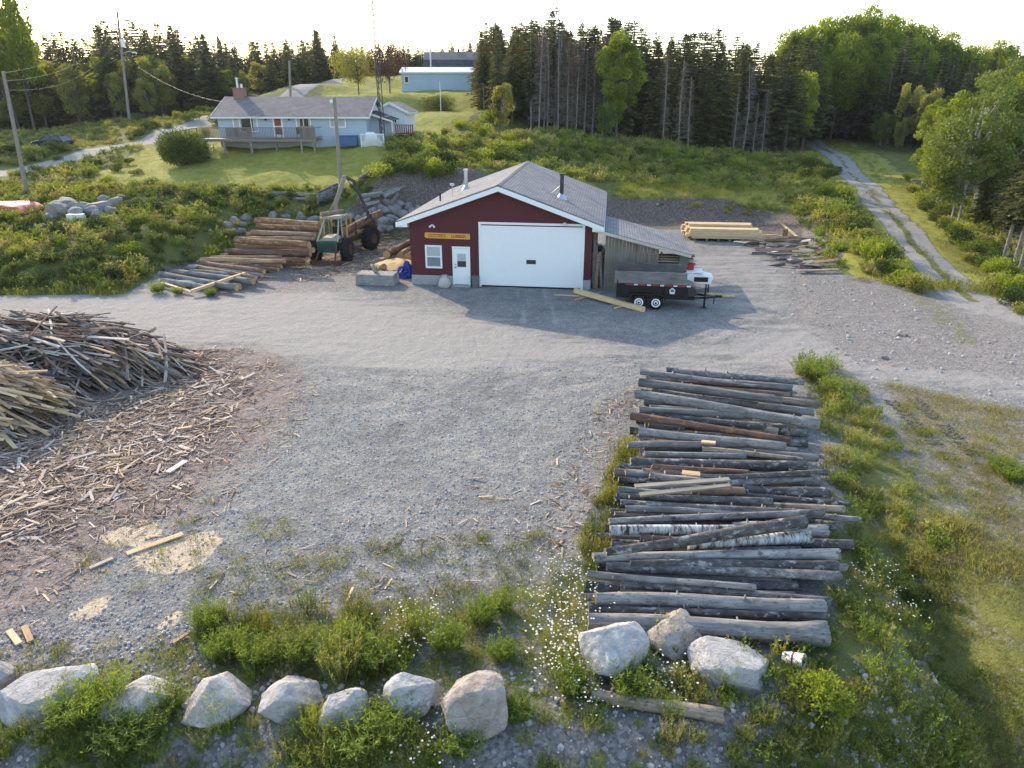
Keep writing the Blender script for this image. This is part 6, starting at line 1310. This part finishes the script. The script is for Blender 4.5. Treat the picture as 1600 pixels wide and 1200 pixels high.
def tree(kind, name, p, h, h0, label, group, cat='tree', wid=1., rz=None, lean=0.):
    global ntree
    o = thing(name, label, cat, p, random.uniform(0, 6.3) if rz is None else rz, group); s = h/h0; o.scale = (s*wid, s*wid, s); o.rotation_euler = (random.gauss(0, .012)+lean, random.gauss(0, .012), o.rotation_euler[2])
    link('trunk', kind[0], o); link('crown', kind[1], o); ntree += 1; return o
def fill(poly_y, n, kinds, hf, group, label, name, mind=1.6, cat='tree', hmax=19, hmin=3, wid=(.85, 1.2), h0=12., order=None):
    w = poly_y; xs = [p[0] for p in w]; ys_ = [p[1] for p in w]; got = []; tries = 0
    while len(got) < n and tries < n*60:
        tries += 1; x, y = random.uniform(min(xs), max(xs)), random.uniform(min(ys_), max(ys_))
        if not inpoly(np.array([x]), np.array([y]), w)[0] or any((x-a)**2+(y-b)**2 < mind**2 for a, b in got): continue
        if segdist(np.array([x]), np.array([y]), TRACK)[0] < 2.6 or segdist(np.array([x]), np.array([y]), ROAD_L)[0] < 3.: continue
        got.append((x, y)); p = on(x, y); h = max(hmin, min(hmax, top_h(p)*random.uniform(*hf))); tree(random.choice(kinds), name, p, h, h0, label, group, cat, random.uniform(*wid)*(12/h if h > 16 and h0 == 12 else 1))
    return got
# explicit front trees of the centre wood: u, v of the foot, Y, kind, height factor
for (u, v, Y, k, hh, nm, lb) in [(775,187,86,0,None,'spruce_tree','dark bushy spruce at the left corner of the wood, right of the far house'),(757,180,90,3,None,'spruce_tree','dark spruce at the left edge of the wood behind the corner one'),(800,192,87,1,None,'spruce_tree','tall dark spruce second from the left corner of the wood'),
   (830,197,86,5,None,'spruce_tree','thin crowned spruce left of the dead grey trees'),(868,200,89,4,None,'spruce_tree','tallest bare-trunked spruce of the centre wood, rising above its neighbours')]:
    p = aty(u, v, Y); p.z = gz(p.x, p.y); tree(SP[k], nm, p, hh or top_h(p), 12, lb, 'spruces at the wood edge')
for i, (u, v, Y, k) in enumerate([(842,205,84,3),(855,207,85,0),(872,206,84.5,2),(886,208,84,1),(900,212,84,1),(912,214,84.5,3),(925,216,85,1),(893,208,87,0),(940,216,86,3),(850,204,87,3),(870,206,88,1),(905,214,88,0),(1035,225,86,2),(1060,228,86,0),(1075,232,86,2)]):
    p = aty(u, v, Y); p.z = gz(p.x, p.y); tree(DD[k], 'dead_tree', p, top_h(p)*random.uniform(.78, 1.0) if i < 12 else random.uniform(8, 10), 12, 'bare grey dead conifer among the dead group in the centre wood edge' if i < 12 else 'bare grey dead trunk at the shaded wood edge right of the leafy tree', 'dead conifers left of the leafy tree' if i < 12 else 'dead trunks in the shaded edge')
for i, (u, v, Y) in enumerate([(1145,238,87),(1160,240,87),(1175,241,87.5),(1190,243,88),(1225,243,89)]):
    p = aty(u, v, Y); p.z = gz(p.x, p.y); tree(DD[(2,0,2,3)[i % 4]], 'dead_tree', p, random.uniform(5, 10), 12, 'pale leafless trunk in the dark wood edge left of the track', 'leafless trunks left of the track')
p = aty(962, 226, 83); p.z = gz(p.x, p.y); tree(broadleaf(41, 11, 2.3, .22, 34, 300, .24, shape=1.), 'broadleaf_tree', p, 11.2, 11, 'bright green leafy tree standing out before the dark centre wood', None, rz=1.)
p = aty(945, 228, 81); p.z = gz(p.x, p.y); tree(BL[3], 'broadleaf_tree', p, 4.6, 9, 'small leafy tree at the foot of the bright one before the centre wood', None, wid=.8)
CW = y2([(752,178,92),(800,192,89),(865,200,90),(990,215,89),(1100,232,89.5),(1215,240,91),(1262,238,97)]) + [(46,118),(20,122),(-5,118)]
fill(CW, 118, [SP[0], SP[1], SP[2], SP[6], SP[5], SP[6], SP[0]], (.80, 1.03), 'spruces of the centre wood', 'dark spruce packed in the centre wood behind the red garage', 'spruce_tree', 1.6, wid=(1.5, 2.2))
# right wood on both sides of the track mouth
RW = y2([(1262,232,108),(1300,238,106),(1400,236,98),(1450,240,92),(1640,260,86)]) + [(95,125),(60,135),(42,125)]
fill(RW, 72, [SP[0], SP[2], SP[6], SP[1], SP[5]], (.58, .95), 'spruces of the right wood', 'dark spruce in the right wood beyond the track', 'spruce_tree', 1.9, wid=(1.3, 1.9))
for i, (u, Y, f) in enumerate([(1225,112,1.),(1255,114,1.),(1285,115,1.),(1320,116,1.02),(1350,117,1.),(1385,118,1.),(1420,119,1.),(1455,120,1.),(1300,110,.86),(1345,111,.84),(1245,108,.82),(1410,112,.86),(1500,120,.96),(1540,122,.98)]):
    p = aty(u, 200, Y); p.z = gz(p.x, p.y); h = top_h(p)*f; tree(BD[i % 2], 'broadleaf_tree', p, h, 15, 'tall bright green leafy tree in the rounded clump above the right wood', 'leafy trees of the rounded clump', wid=random.uniform(.8, .95))
for i, (u, v, Y, h, k) in enumerate([(1240,240,93,9.5,0),(1410,228,96,9,4),(1440,235,92,8.5,4),(1380,235,97,5,3),(1400,240,94,4.5,4),(1365,238,99,4,3),(1475,245,92,8,3),(1540,230,95,13,4),(1575,228,95,13,0)]):
    p = aty(u, v, Y); p.z = gz(p.x, p.y); tree(BL[k], 'broadleaf_tree', p, h, 9, 'olive green leafy tree at the front of the right wood' if u > 1300 else 'leafy tree at the wood edge left of the track mouth', 'leafy trees along the right wood front' if u > 1300 else None, wid=.75)
for i, (u, v, Y, h, k, w) in enumerate([(1492,352,55,10.5,0,1.1),(1466,325,60,9.,1,1.1),(1525,335,59,11.5,0,1.),(1555,330,60,10.5,1,1.),(1590,330,60,11,0,1.1),(1455,300,66,6.5,1,.9),(1620,350,58,11,0,1.),(1445,282,70,7.5,1,1.1),(1530,300,66,11,0,1.1),(1580,300,66,12,0,1.2)]):
    p = aty(u, v, Y); p.z = gz(p.x, p.y); tree(BI[k], 'birch_tree', p, h, 10, ('leafy birch with pale leaning trunk nearest the track','birch at the left of the roadside birch group','tall birch behind the leaning pale trunk','birch right of the tall one','large birch near the right photo edge','small birch farthest up the track side','birch cut by the right photo edge','low birch at the top left end of the roadside group','back birch between the tall ones','back birch high at the right edge')[i], 'birches beside the track', wid=w)
for i, (u, v, Y, h, k) in enumerate([(1588,442,44,9.5,3),(1578,436,45,9,4),(1562,425,46,7.5,3),(1600,450,43.5,10,4),(1605,420,47,10,5),(1640,430,46,10,3),(1560,395,50,8,1),(1585,395,50,9,0),(1530,372,54,5.5,6)]):
    p = aty(u, v, Y); p.z = gz(p.x, p.y); tree(SP[k], 'spruce_tree', p, h, 12, ('bare-stemmed spruce at the right photo edge, nearest the track','second bare-stemmed spruce right of the track','thinner bare-stemmed spruce right of the track','spruce cut by the right photo edge beside the bare stems','spruce behind the bare stems at right edge','spruce beyond the right photo edge','dark spruce between birches and bare stems','taller dark spruce behind the bare stems','low broad spruce under the birches')[i], 'spruces right of the track', wid=1.25)
# left wood on the hill
LWd = y2([(-60,212,106),(0,214,106),(120,202,106),(215,186,110),(300,166,116),(400,150,120),(455,140,124),(540,116,148)]) + [(-40,175),(-80,165),(-110,140),(-100,115)]
fill(LWd, 100, [SP[0], SP[1], SP[2], SP[6], SP[6]], (.80, 1.03), 'spruces of the left hill wood', 'dark spruce in the hillside wood behind the blue bungalow', 'spruce_tree', 2.0, hmax=17, wid=(1.4, 2.1))
LW2 = y2([(-40,214,104),(0,214,104),(110,203,104),(215,188,107),(290,172,112),(330,165,116),(420,150,119),(440,140,126),(300,150,130),(0,190,125)])
fill(LW2, 40, [BL[3], BL[4], BL[0], BL[4]], (.42, .78), 'leafy trees of the left hill wood', 'green leafy tree at the front of the left hill wood', 'broadleaf_tree', 2.0, hmax=11, h0=9., wid=(.85, 1.2))
for i, (u, v, Y, h) in enumerate([(30,214,103,19),(60,212,104,18)]):
    p = aty(u, v, Y); p.z = gz(p.x, p.y); tree(BL[1], 'broadleaf_tree', p, h, 9, ('tall loose leafy tree at the top left corner','second tall loose leafy tree at the top left')[i], None, wid=.5)
FR = y2([(560,114,152),(780,112,154)]) + [(-3,175),(-35,178)]
fill(y2([(395,151,126),(450,141,128),(560,116,153)])+[(-38,182),(-75,168)], 30, [SP[0], SP[2], SP[6]], (.88, 1.04), 'spruces above the driveway', 'dark spruce on the rise beyond the driveway bend', 'spruce_tree', 2.0, hmax=17, wid=(1.5, 2.1))
fill(FR, 34, [SP[0], SP[1], SP[2], SP[6]], (1.0, 1.14), 'spruces on the far skyline', 'distant dark spruce on the skyline behind the far houses', 'spruce_tree', 1.8, hmax=18, wid=(1.5, 2.1))
AP = broadleaf(51, 6, 3.0, .28, 40, 130, .20, mat='leaf_olive', shape=.3, flat_=.7); RD = broadleaf(52, 6.5, 2.7, .28, 36, 120, .20, mat='leaf_red', shape=.4)
p = aty(561, 149, 107); p.z = gz(p.x, p.y); tree(AP, 'apple_tree', p, 6.0, 6, 'rounded light green tree on the back lawn left of the red-leaved one', None)
p = aty(609, 147, 109); p.z = gz(p.x, p.y); tree(RD, 'red_leaf_tree', p, 6.6, 6.5, 'dark red-leaved tree on the back lawn behind the mast', None)
p = aty(778, 205, 80); p.z = gz(p.x, p.y); tree(BL[4], 'broadleaf_tree', p, 6.0, 9, 'sparse crooked olive tree at the edge of the back lawn', None, wid=.9, lean=.2)
# ------------------------------------------------------------------ bushes
BU = [bush(61, .8, 1.1), bush(62, .9, 1.2, mat='leaf_bright'), bush(63, .8, .9, mat='leaf_olive'), bush(64, .9, 1.3, mat='leaf_dark'), bush(65, .7, 1.2, mat='leaf_mid', lumps=6)]
def shrub(k, p, r, h, label, group=None, name='shrub'):
    o = thing(name, label, 'bush', p, random.uniform(0, 6.3), group); o.scale = (r/.85, r/.85, h/1.1); link('stems', BU[k][0], o); link('foliage', BU[k][1], o); return o
big = bush(70, 1.9, 2.6, 16000, .12, 'leaf_mid', 44)
p = hit(291, 257); o = thing('round_bush', 'big dark round clipped bush on the lawn before the bungalow', 'bush', p, 0); link('stems', big[0], o); link('foliage', big[1], o); o.scale = (1.32, 1.32, 1.28)
big2 = bush(71, 2.6, 2.2, 6000, .16, 'leaf_olive', 24)
p = aty(686, 158, 100); p.z = gz(p.x, p.y); o = thing('round_bush', 'wide low olive bush on the back lawn before the long outbuilding', 'bush', p, 0); link('stems', big2[0], o); link('foliage', big2[1], o); o.scale = (1.25, .9, .9)
random.seed(9)
def bushes(pts, kinds, label, group, rr, hh):
    for (u, v) in pts:
        p = hit(u, v); r = random.uniform(*rr); shrub(random.choice(kinds), p, r, random.uniform(*hh), label, group)
bushes([(605,270),(618,268),(628,262),(598,278),(650,272),(664,262),(676,280),(690,276),(655,252),(672,246),(640,246),(700,268)], [0,3,0,1], 'dense green bush between the lawn corner and the garage roof', 'bushes by the lawn corner', (.9,1.5), (1.2,2.0))
bushes([(660,236),(690,232),(700,215),(715,238),(730,222),(740,205),(745,236),(755,215),(765,195),(770,232),(780,240),(795,225),(805,238),(720,200),(735,248),(760,252),(790,252),(825,235),(840,228),(815,222),(690,250),(712,254)], [1,2,2,0], 'yellow-green bush in the thicket behind the red garage', 'bushes of the thicket', (.8,1.6), (.9,1.8))
bushes([(865,232),(880,246),(900,238),(915,250),(930,240),(948,252),(965,238),(985,250),(1005,240),(1022,254),(1045,246),(1065,266),(1040,262),(1085,252),(1105,262),(1130,256),(1150,262),(1175,266),(1180,252),(1205,262),(1235,258),(1260,262),(860,252),(1010,268),(975,266),(900,262),(1120,245),(1158,248),(1215,250)], [1,2,0,4], 'low green bush on the grassy bank before the centre wood', 'bushes of the grassy bank', (.6,1.2), (.6,1.3))
bushes([(1278,278),(1268,298),(1290,285),(1300,300),(1318,310),(1300,322),(1325,330),(1340,345),(1310,342),(1345,362),(1360,380),(1330,368),(1372,400),(1360,412),(1388,412),(1400,432),(1412,448),(1380,436),(1318,355),(1348,396),(1432,455),(1290,310),(1255,285),(1275,265),(1298,270)], [1,0,1,4,2], 'leafy green bush in the strip between yard and track', 'bushes beside the track', (.75,1.25), (.9,1.7))
bushes([(1440,262),(1455,290),(1470,330),(1440,320),(1480,352),(1500,372),(1515,392),(1545,420),(1560,432),(1590,462),(1595,490)], [1,0,2], 'large leafy bush at the foot of the roadside birches', 'bushes under the birches', (.7,1.15), (.7,1.3))
bushes([(1448,330),(1462,345),(1430,300),(1478,360),(1490,372),(1505,385),(1520,398),(1535,415),(1548,430),(1560,448),(1575,462),(1590,478),(1420,282),(1515,408),(1545,455)], [1,0,2,3], 'shaded bush along the right side of the track', 'bushes right of the track', (.7,1.2), (.7,1.4))
bushes([(20,300),(45,292),(70,300),(95,285),(60,318),(140,275),(155,262),(185,268),(200,258),(215,272),(135,292),(170,288),(110,268),(185,300),(215,300),(235,292),(255,305),(280,305),(300,310),(320,312),(210,322),(240,330),(275,335),(300,340),(190,335),(330,326),(20,345),(55,352),(150,360),(60,380),(100,372),(140,385),(180,372),(215,360),(250,360),(30,400),(75,410),(120,405),(165,410),(205,400),(245,385),(15,430),(60,440),(110,435),(150,430),(290,368),(320,350),(180,440),(55,268),(90,250)], [0,0,4,1,3], 'green weedy bush on the left bank below the road', 'bushes of the left bank', (.55,1.15), (.5,1.1))
bushes([(210,212),(225,205),(245,198),(262,200),(280,188),(300,188),(318,180),(330,178),(240,185),(215,192),(150,210),(20,240),(60,246),(90,238),(340,196),(355,170),(300,172),(270,178)], [0,2,4,3], 'bush along the uphill side of the left road', 'bushes of the left road', (.9,1.7), (.9,1.8))
bushes([(345,306),(380,310),(420,312),(455,313),(490,318),(520,318),(540,312),(555,300),(345,318),(440,322),(400,322),(562,292),(575,300)], [3,0,4], 'dark weedy bush below the log retaining wall', 'bushes below the retaining wall', (.5,.8), (.5,.9))
bushes([(310,218),(322,212)], [2], 'yellowish bush by the left end of the bungalow deck', 'bushes at the deck end', (.8,1.), (1.2,1.5))
bs = bush(75, .62, 1.1, 1500, .075, 'leaf_bright', 12); p = hit(1285, 1125); o = thing('shrub', 'bright yellow-green leafy shrub in the lower right weeds', 'bush', p, .3); link('stems', bs[0], o); link('foliage', bs[1], o); o.scale = (.95, .95, 1.05)
# ------------------------------------------------------------------ weeds and grass
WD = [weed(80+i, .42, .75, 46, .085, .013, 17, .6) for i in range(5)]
def clump(p, r, h, label, group, flow=False, k=0):
    o = thing('weed_clump', label, 'weed', p, random.uniform(0, 6.3), group); V_, F_, T, M_ = WDC[k % len(WDC)]; link('foliage', WDM[k % len(WDM)], o); o.scale = (r/.4, r/.4, h/.75); return o
WDC = [weed(90+i, .4, .75, 110, .12, .016, 16, .6) for i in range(4)]
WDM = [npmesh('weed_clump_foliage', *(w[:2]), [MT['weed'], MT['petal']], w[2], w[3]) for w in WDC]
CL = [(700,1015,.46,.75,'fresh green weed clump on gravel right of the square boulder'),(752,975,.42,.7,'green weed clump above the other beside the white daisies'),(785,955,.30,.5,'small green clump right of two bigger clumps on gravel'),(330,985,.42,.75,'green weed clump at the gravel edge left of the long weed bank'),(535,1035,.6,.8,'large green weed clump above the slanting boulder'),(590,1040,.5,.7,'green weed clump above the square-topped boulder'),(470,1035,.5,.75,'green weed clump above the faceted boulder'),(405,1035,.5,.75,'green weed clump above the blocky rounded boulder'),(355,1025,.45,.65,'green weed clump at left of the foreground weed bank'),(785,1030,.34,.5,'grey-green weed clump right of the cracked boulder'),(895,1085,.45,.75,'green weed clump left of the largest white boulder'),(985,1090,.45,.75,'green weed clump in front of the largest white boulder'),(570,1165,.65,.8,'bushy weed clump before the slanting boulder'),(620,1160,.5,.7,'bushy weed clump before the square-topped boulder'),(130,1125,.6,.8,'tall weed clump before the broad pale boulder'),(170,1120,.5,.9,'tall weed clump left of the half hidden boulder'),(205,1165,.6,.7,'weed clump before the half hidden boulder'),(265,1110,.4,.6,'weed clump right of the half hidden boulder'),(720,1170,.5,.6,'weed clump before the cracked boulder'),(1265,590,.8,.8,'green weed clump at the far right corner of the log stack'),(1300,615,.5,.7,'yellow-green weed clump right of the far log stack'),(805,1120,.4,.5,'weed clump right of the cracked boulder'),(248,458,.55,.75,'green weed clump at the left corner of the fresh log stack'),(278,460,.4,.5,'weed clump before the front grey logs by the road'),(330,463,.4,.5,'weed clump right of the pale beam by the road'),(168,455,.5,.7,'weed clump on the verge left of the fresh logs'),(1580,750,.55,.6,'dark weed clump in the dry grass near the right edge'),(1558,735,.4,.5,'smaller dark weed clump in the dry grass near the right edge')]
for i, (u, v, r, h, lb) in enumerate(CL): clump(hit(u, v), r, h, lb, 'weed clumps', k=i)
np.random.seed(4)
def rg(poly, n): return region(poly, n)
MW = [MT['weed'], MT['petal']]
band = [(-200,1030),(150,1010),(300,955),(420,925),(560,930),(690,945),(780,935),(900,1000),(930,1090),(820,1110),(560,1075),(400,1060),(150,1060),(-200,1060)]
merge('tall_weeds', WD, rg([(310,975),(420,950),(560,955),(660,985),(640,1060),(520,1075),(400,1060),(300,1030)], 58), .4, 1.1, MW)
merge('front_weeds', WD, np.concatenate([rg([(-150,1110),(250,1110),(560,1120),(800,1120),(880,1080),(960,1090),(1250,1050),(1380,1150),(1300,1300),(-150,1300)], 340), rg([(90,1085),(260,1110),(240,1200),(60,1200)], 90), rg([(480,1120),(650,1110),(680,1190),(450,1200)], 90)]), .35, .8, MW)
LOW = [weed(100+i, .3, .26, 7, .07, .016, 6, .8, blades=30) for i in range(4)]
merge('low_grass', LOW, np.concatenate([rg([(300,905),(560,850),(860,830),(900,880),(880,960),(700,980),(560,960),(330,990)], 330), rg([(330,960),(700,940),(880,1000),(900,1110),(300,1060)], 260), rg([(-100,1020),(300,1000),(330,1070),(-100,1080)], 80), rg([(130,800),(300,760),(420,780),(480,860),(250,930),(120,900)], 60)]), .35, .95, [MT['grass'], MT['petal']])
STK = rg([(985,690),(960,730),(915,830),(905,880),(930,900),(960,830),(1000,740)], 130)
merge('stack_edge_grass', [weed(110+i, .25, .5, 10, .1, .02, 6, .7, blades=55) for i in range(3)], STK, .6, 1.1, [MT['grass'], MT['petal']])
DS = [weed(120+i, .3, .42, 12, .06, .012, 6, .6, flowers=7) for i in range(3)]
merge('daisies', DS, np.concatenate([rg([(860,890),(910,870),(935,950),(920,1010),(850,1010),(820,960)], 42), rg([(620,980),(680,960),(690,1010),(630,1040)], 22), rg([(870,1010),(915,1000),(900,1080),(850,1060)], 22), rg([(640,1130),(700,1120),(720,1180),(560,1200)], 12), rg([(900,1090),(940,1080),(960,1130),(890,1130)], 10), rg([(1000,1060),(1060,1055),(1050,1090),(990,1090)], 10), rg([(1330,880),(1440,900),(1460,970),(1320,950)], 16), rg([(600,300),(640,300),(640,330),(600,330)], 5)]), .7, 1.15, MW)
RGT = [weed(130+i, .4, .55, 16, .13, .03, 9, .7, blades=26) for i in range(4)]
merge('right_weeds', RGT, np.concatenate([rg([(1270,600),(1330,590),(1400,690),(1460,790),(1480,900),(1430,960),(1320,960),(1300,860),(1290,700)], 210), rg([(1290,840),(1480,880),(1560,1000),(1560,1200),(1150,1200),(1220,1050),(1290,960)], 170), rg([(1250,570),(1300,570),(1310,640),(1260,620)], 40), rg([(1005,1000),(1260,1000),(1280,1100),(980,1110)], 80)]), .3, 1.0, [MT['weed'], MT['petal']])
DRY = [weed(140+i, .45, .2, 4, .06, .016, 5, .8, blades=40) for i in range(4)]
merge('dry_grass', DRY, np.concatenate([rg([(1390,600),(1640,650),(1900,900),(1640,960),(1500,900),(1440,760)], 1050), rg([(1440,780),(1640,900),(1640,1200),(1480,1200),(1560,1020),(1460,900)], 330)]), .4, 1.1, [MT['grass_dry'], MT['petal']], alts=((0, 0, 2), (0, 2, 2)))
merge('green_patches', LOW, np.concatenate([rg([(1400,660),(1640,700),(1700,900),(1500,880)], 200), rg([(1180,1100),(1640,1000),(1640,1250),(1100,1250)], 420)]), .6, 1.2, [MT['grass'], MT['petal']])
BNK = [weed(150+i, .6, .75, 14, .22, .07, 9, .8, blades=14) for i in range(5)]
def ry(poly, n): return region(poly, n, None)
lb_ = np.concatenate([ry([(-36,37.9),(-21.8,38.6),(-21.5,43.5),(-19,48),(-15,52),(-14,56),(-26,60),(-34,62),(-50,64),(-60,50)], 1600), ry([(-62,62),(-48,66),(-30,62),(-24,66),(-38,76),(-50,80),(-66,76)], 700)])
lb_ = lb_[~inpoly(lb_[:, 0], lb_[:, 1], LAWN1)]; lb_ = lb_[segdist(lb_[:, 0], lb_[:, 1], ROAD_L) > 2.7]
merge('bank_weeds', BNK, lb_, .5, 1.15, MW)
rb = np.concatenate([ry(y2([(600,290,60),(760,262,64),(960,270,66),(1250,275,66),(1290,240,88),(1210,246,88),(990,226,85),(850,206,82),(700,215,78),(600,240,70)]), 2300), ry([(20.6,44),(22,41.5),(27,41),(26,50),(30,62),(30,74),(23.5,62),(22.5,54)], 600), ry(y2([(1440,300,70),(1600,470,41),(1660,500,40),(1660,330,60),(1480,280,75)]), 700)])
rb = rb[(segdist(rb[:, 0], rb[:, 1], TRACK) > 2.4)]
merge('slope_weeds', BNK, rb, .4, 1.1, [MT['weed'], MT['petal']], alts=((0, 0, 2, 3), (0, 2, 0, 4)))
merge('verge_grass', LOW, np.concatenate([ry([(-36,37.2),(-21.6,37.8),(-21.6,39.6),(-36,39.6)], 260), ry(y2([(960,300,63),(1110,298,63),(1230,318,60),(1250,285,66),(1100,280,70),(960,280,68)]), 500), ry([(18,52),(21,50.5),(21,44),(19.5,44)], 120), ry([(20,41.5),(24,38.5),(30,36),(31,37.5),(24,41)], 160)]), 1., 2.2, [MT['grass'], MT['petal']])
tp = np.array([[x+random.uniform(-4.8, 4.8), y+random.uniform(-1, 1)] for k in range(len(TRACK)-1) for t in np.linspace(0, 1, 150) for x, y in [(TRACK[k][0]*(1-t)+TRACK[k+1][0]*t, TRACK[k][1]*(1-t)+TRACK[k+1][1]*t)]]); td = segdist(tp[:, 0], tp[:, 1], TRACK); tp = tp[((td > 1.8) | ((td < .3) & (tp[:, 1] > 38))) & ((tp[:, 1] > 42) | ((tp[:, 1] > 30.5) & (tp[:, 0] > np.interp(tp[:, 1], [t[1] for t in TRACK], [t[0] for t in TRACK]))))]
merge('track_grass', LOW, tp, .8, 1.7, [MT['grass'], MT['petal']])
LWN = [weed(160+i, .7, .22, 0 or 1, .05, .02, 2, .8, blades=46) for i in range(4)]
merge('lawn_grass', LWN, np.concatenate([ry(LAWN1, 900), ry(LAWN2, 1300)]), .6, 1.2, [MT['grass'], MT['petal']])
merge('lawn_edge_grass', BNK, ry(y2([(130,300,58),(340,302,57),(545,301,57),(545,296,58),(340,296,58.5),(140,290,59)]), 190), .4, .8, MW)
rl2 = ry(y2([(-80,290,64),(0,270,72),(140,240,80),(330,185,99),(330,172,106),(200,188,106),(0,214,104),(-80,214,104)]), 900); rl2 = rl2[segdist(rl2[:, 0], rl2[:, 1], ROAD_L) > 2.8]
merge('roadside_grass', BNK, rl2, .35, .9, [MT['leaf_olive'], MT['petal']])
hd = ry(y2([(880,290,63),(1250,300,62),(1250,330,58),(1220,316,60),(1000,300,63),(880,296,63)]), 60); merge('cut_bank_weeds', BNK, hd, .3, .6, [MT['leaf_olive'], MT['petal']])

# the wood behind the front trees, one mass nobody could count
lite = []
for sd_ in (201, 202, 203, 204):
    t_, c_ = spruce(sd_, 12, 2.3, .12, .55, thin=.8, mat='needle' if sd_ % 2 else 'needle_warm'); V_, F_ = arrays(c_); tt = np.zeros(len(V_)); c_.attributes['tint'].data.foreach_get('value', tt); lite.append((V_, F_, tt, np.zeros(len(F_), int)))
Vs, Fs, Ts, k = [], [], [], 0
rs = np.random.RandomState(77)
for poly, n, f in ((y2([(752,178,100),(1262,238,108)])+[(70,135),(20,138),(-9,128)], 90, (.78, 1.0)), ([(34,112),(100,100),(115,140),(45,140)], 80, (.6, .9)), ([(-120,112),(-62,112),(-20,150),(-25,185),(-130,170)], 130, (.8, 1.02)), ([(-40,158),(5,152),(5,185),(-40,190)], 60, (.85, 1.03))):
    p_ = region(poly, n, None)
    for x, y in p_:
        if segdist(np.array([x]), np.array([y]), TRACK)[0] < 4 or segdist(np.array([x]), np.array([y]), ROAD_L)[0] < 4: continue
        b = on(x, y); h = min(20, top_h(b)*rs.uniform(*f)); V_, F_, T, M_ = lite[rs.randint(4)]; s = h/12; w = s*rs.uniform(1.5, 2.2); a = rs.uniform(0, 6.3)
        Vs.append(np.stack([(V_[:, 0]*math.cos(a)-V_[:, 1]*math.sin(a))*w+x, (V_[:, 0]*math.sin(a)+V_[:, 1]*math.cos(a))*w+y, V_[:, 2]*s+b.z], 1)); Fs.append(F_+k); k += len(V_); Ts.append(np.clip(T+rs.normal(0, .15), 0, 1))
tag(link('far_wood', npmesh('far_wood', np.concatenate(Vs), np.concatenate(Fs), [MT['needle']], np.concatenate(Ts))), kind='stuff')

# churned mud ridges left by a tractor tyre on the rough ground at the right
random.seed(12); q = MB()
for k in range(2):
    a = atz(1392+k*34, 628-k*4); b = atz(1490+k*40, 722-k*4); n = 44
    for i in range(n):
        c = a.lerp(b, i/n); z = gz(c.x, c.y)
        if random.random() < .25: continue
        for s in (-1, 1):
            L = random.uniform(.12, .36); t = math.atan2(b.y-a.y, b.x-a.x)+PI/2+s*.5
            q.box((c.x+s*.14*math.cos(t)+random.uniform(-.05,.05), c.y+s*.14*math.sin(t), z+.015), (L, random.uniform(.06,.1), random.uniform(.05,.1)), Matrix.Rotation(t, 3, 'Z') @ Matrix.Rotation(random.uniform(-.3,.3), 3, 'X'), taper=.5)
mud = tintwood('mud', [(.15,.13,.115),(.24,.21,.19),(.34,.31,.28)]); o = q.build('mud_ridges', mud); tag(o, kind='stuff')
# ------------------------------------------------------------------ thin summer haze
hm = bpy.data.materials.new('haze'); hm.use_nodes = True; hn = hm.node_tree; hn.nodes.clear()
ho = hn.nodes.new('ShaderNodeOutputMaterial'); hv = hn.nodes.new('ShaderNodeVolumePrincipled')
hv.inputs['Color'].default_value = (.86, .90, .95, 1); hv.inputs['Density'].default_value = .00011; hv.inputs['Anisotropy'].default_value = .25
hn.links.new(hv.outputs[0], ho.inputs['Volume'])
q = MB(); q.box((0, 1070, 16), (3100, 2300, 48)); o = q.build('haze', hm); tag(o, kind='stuff')
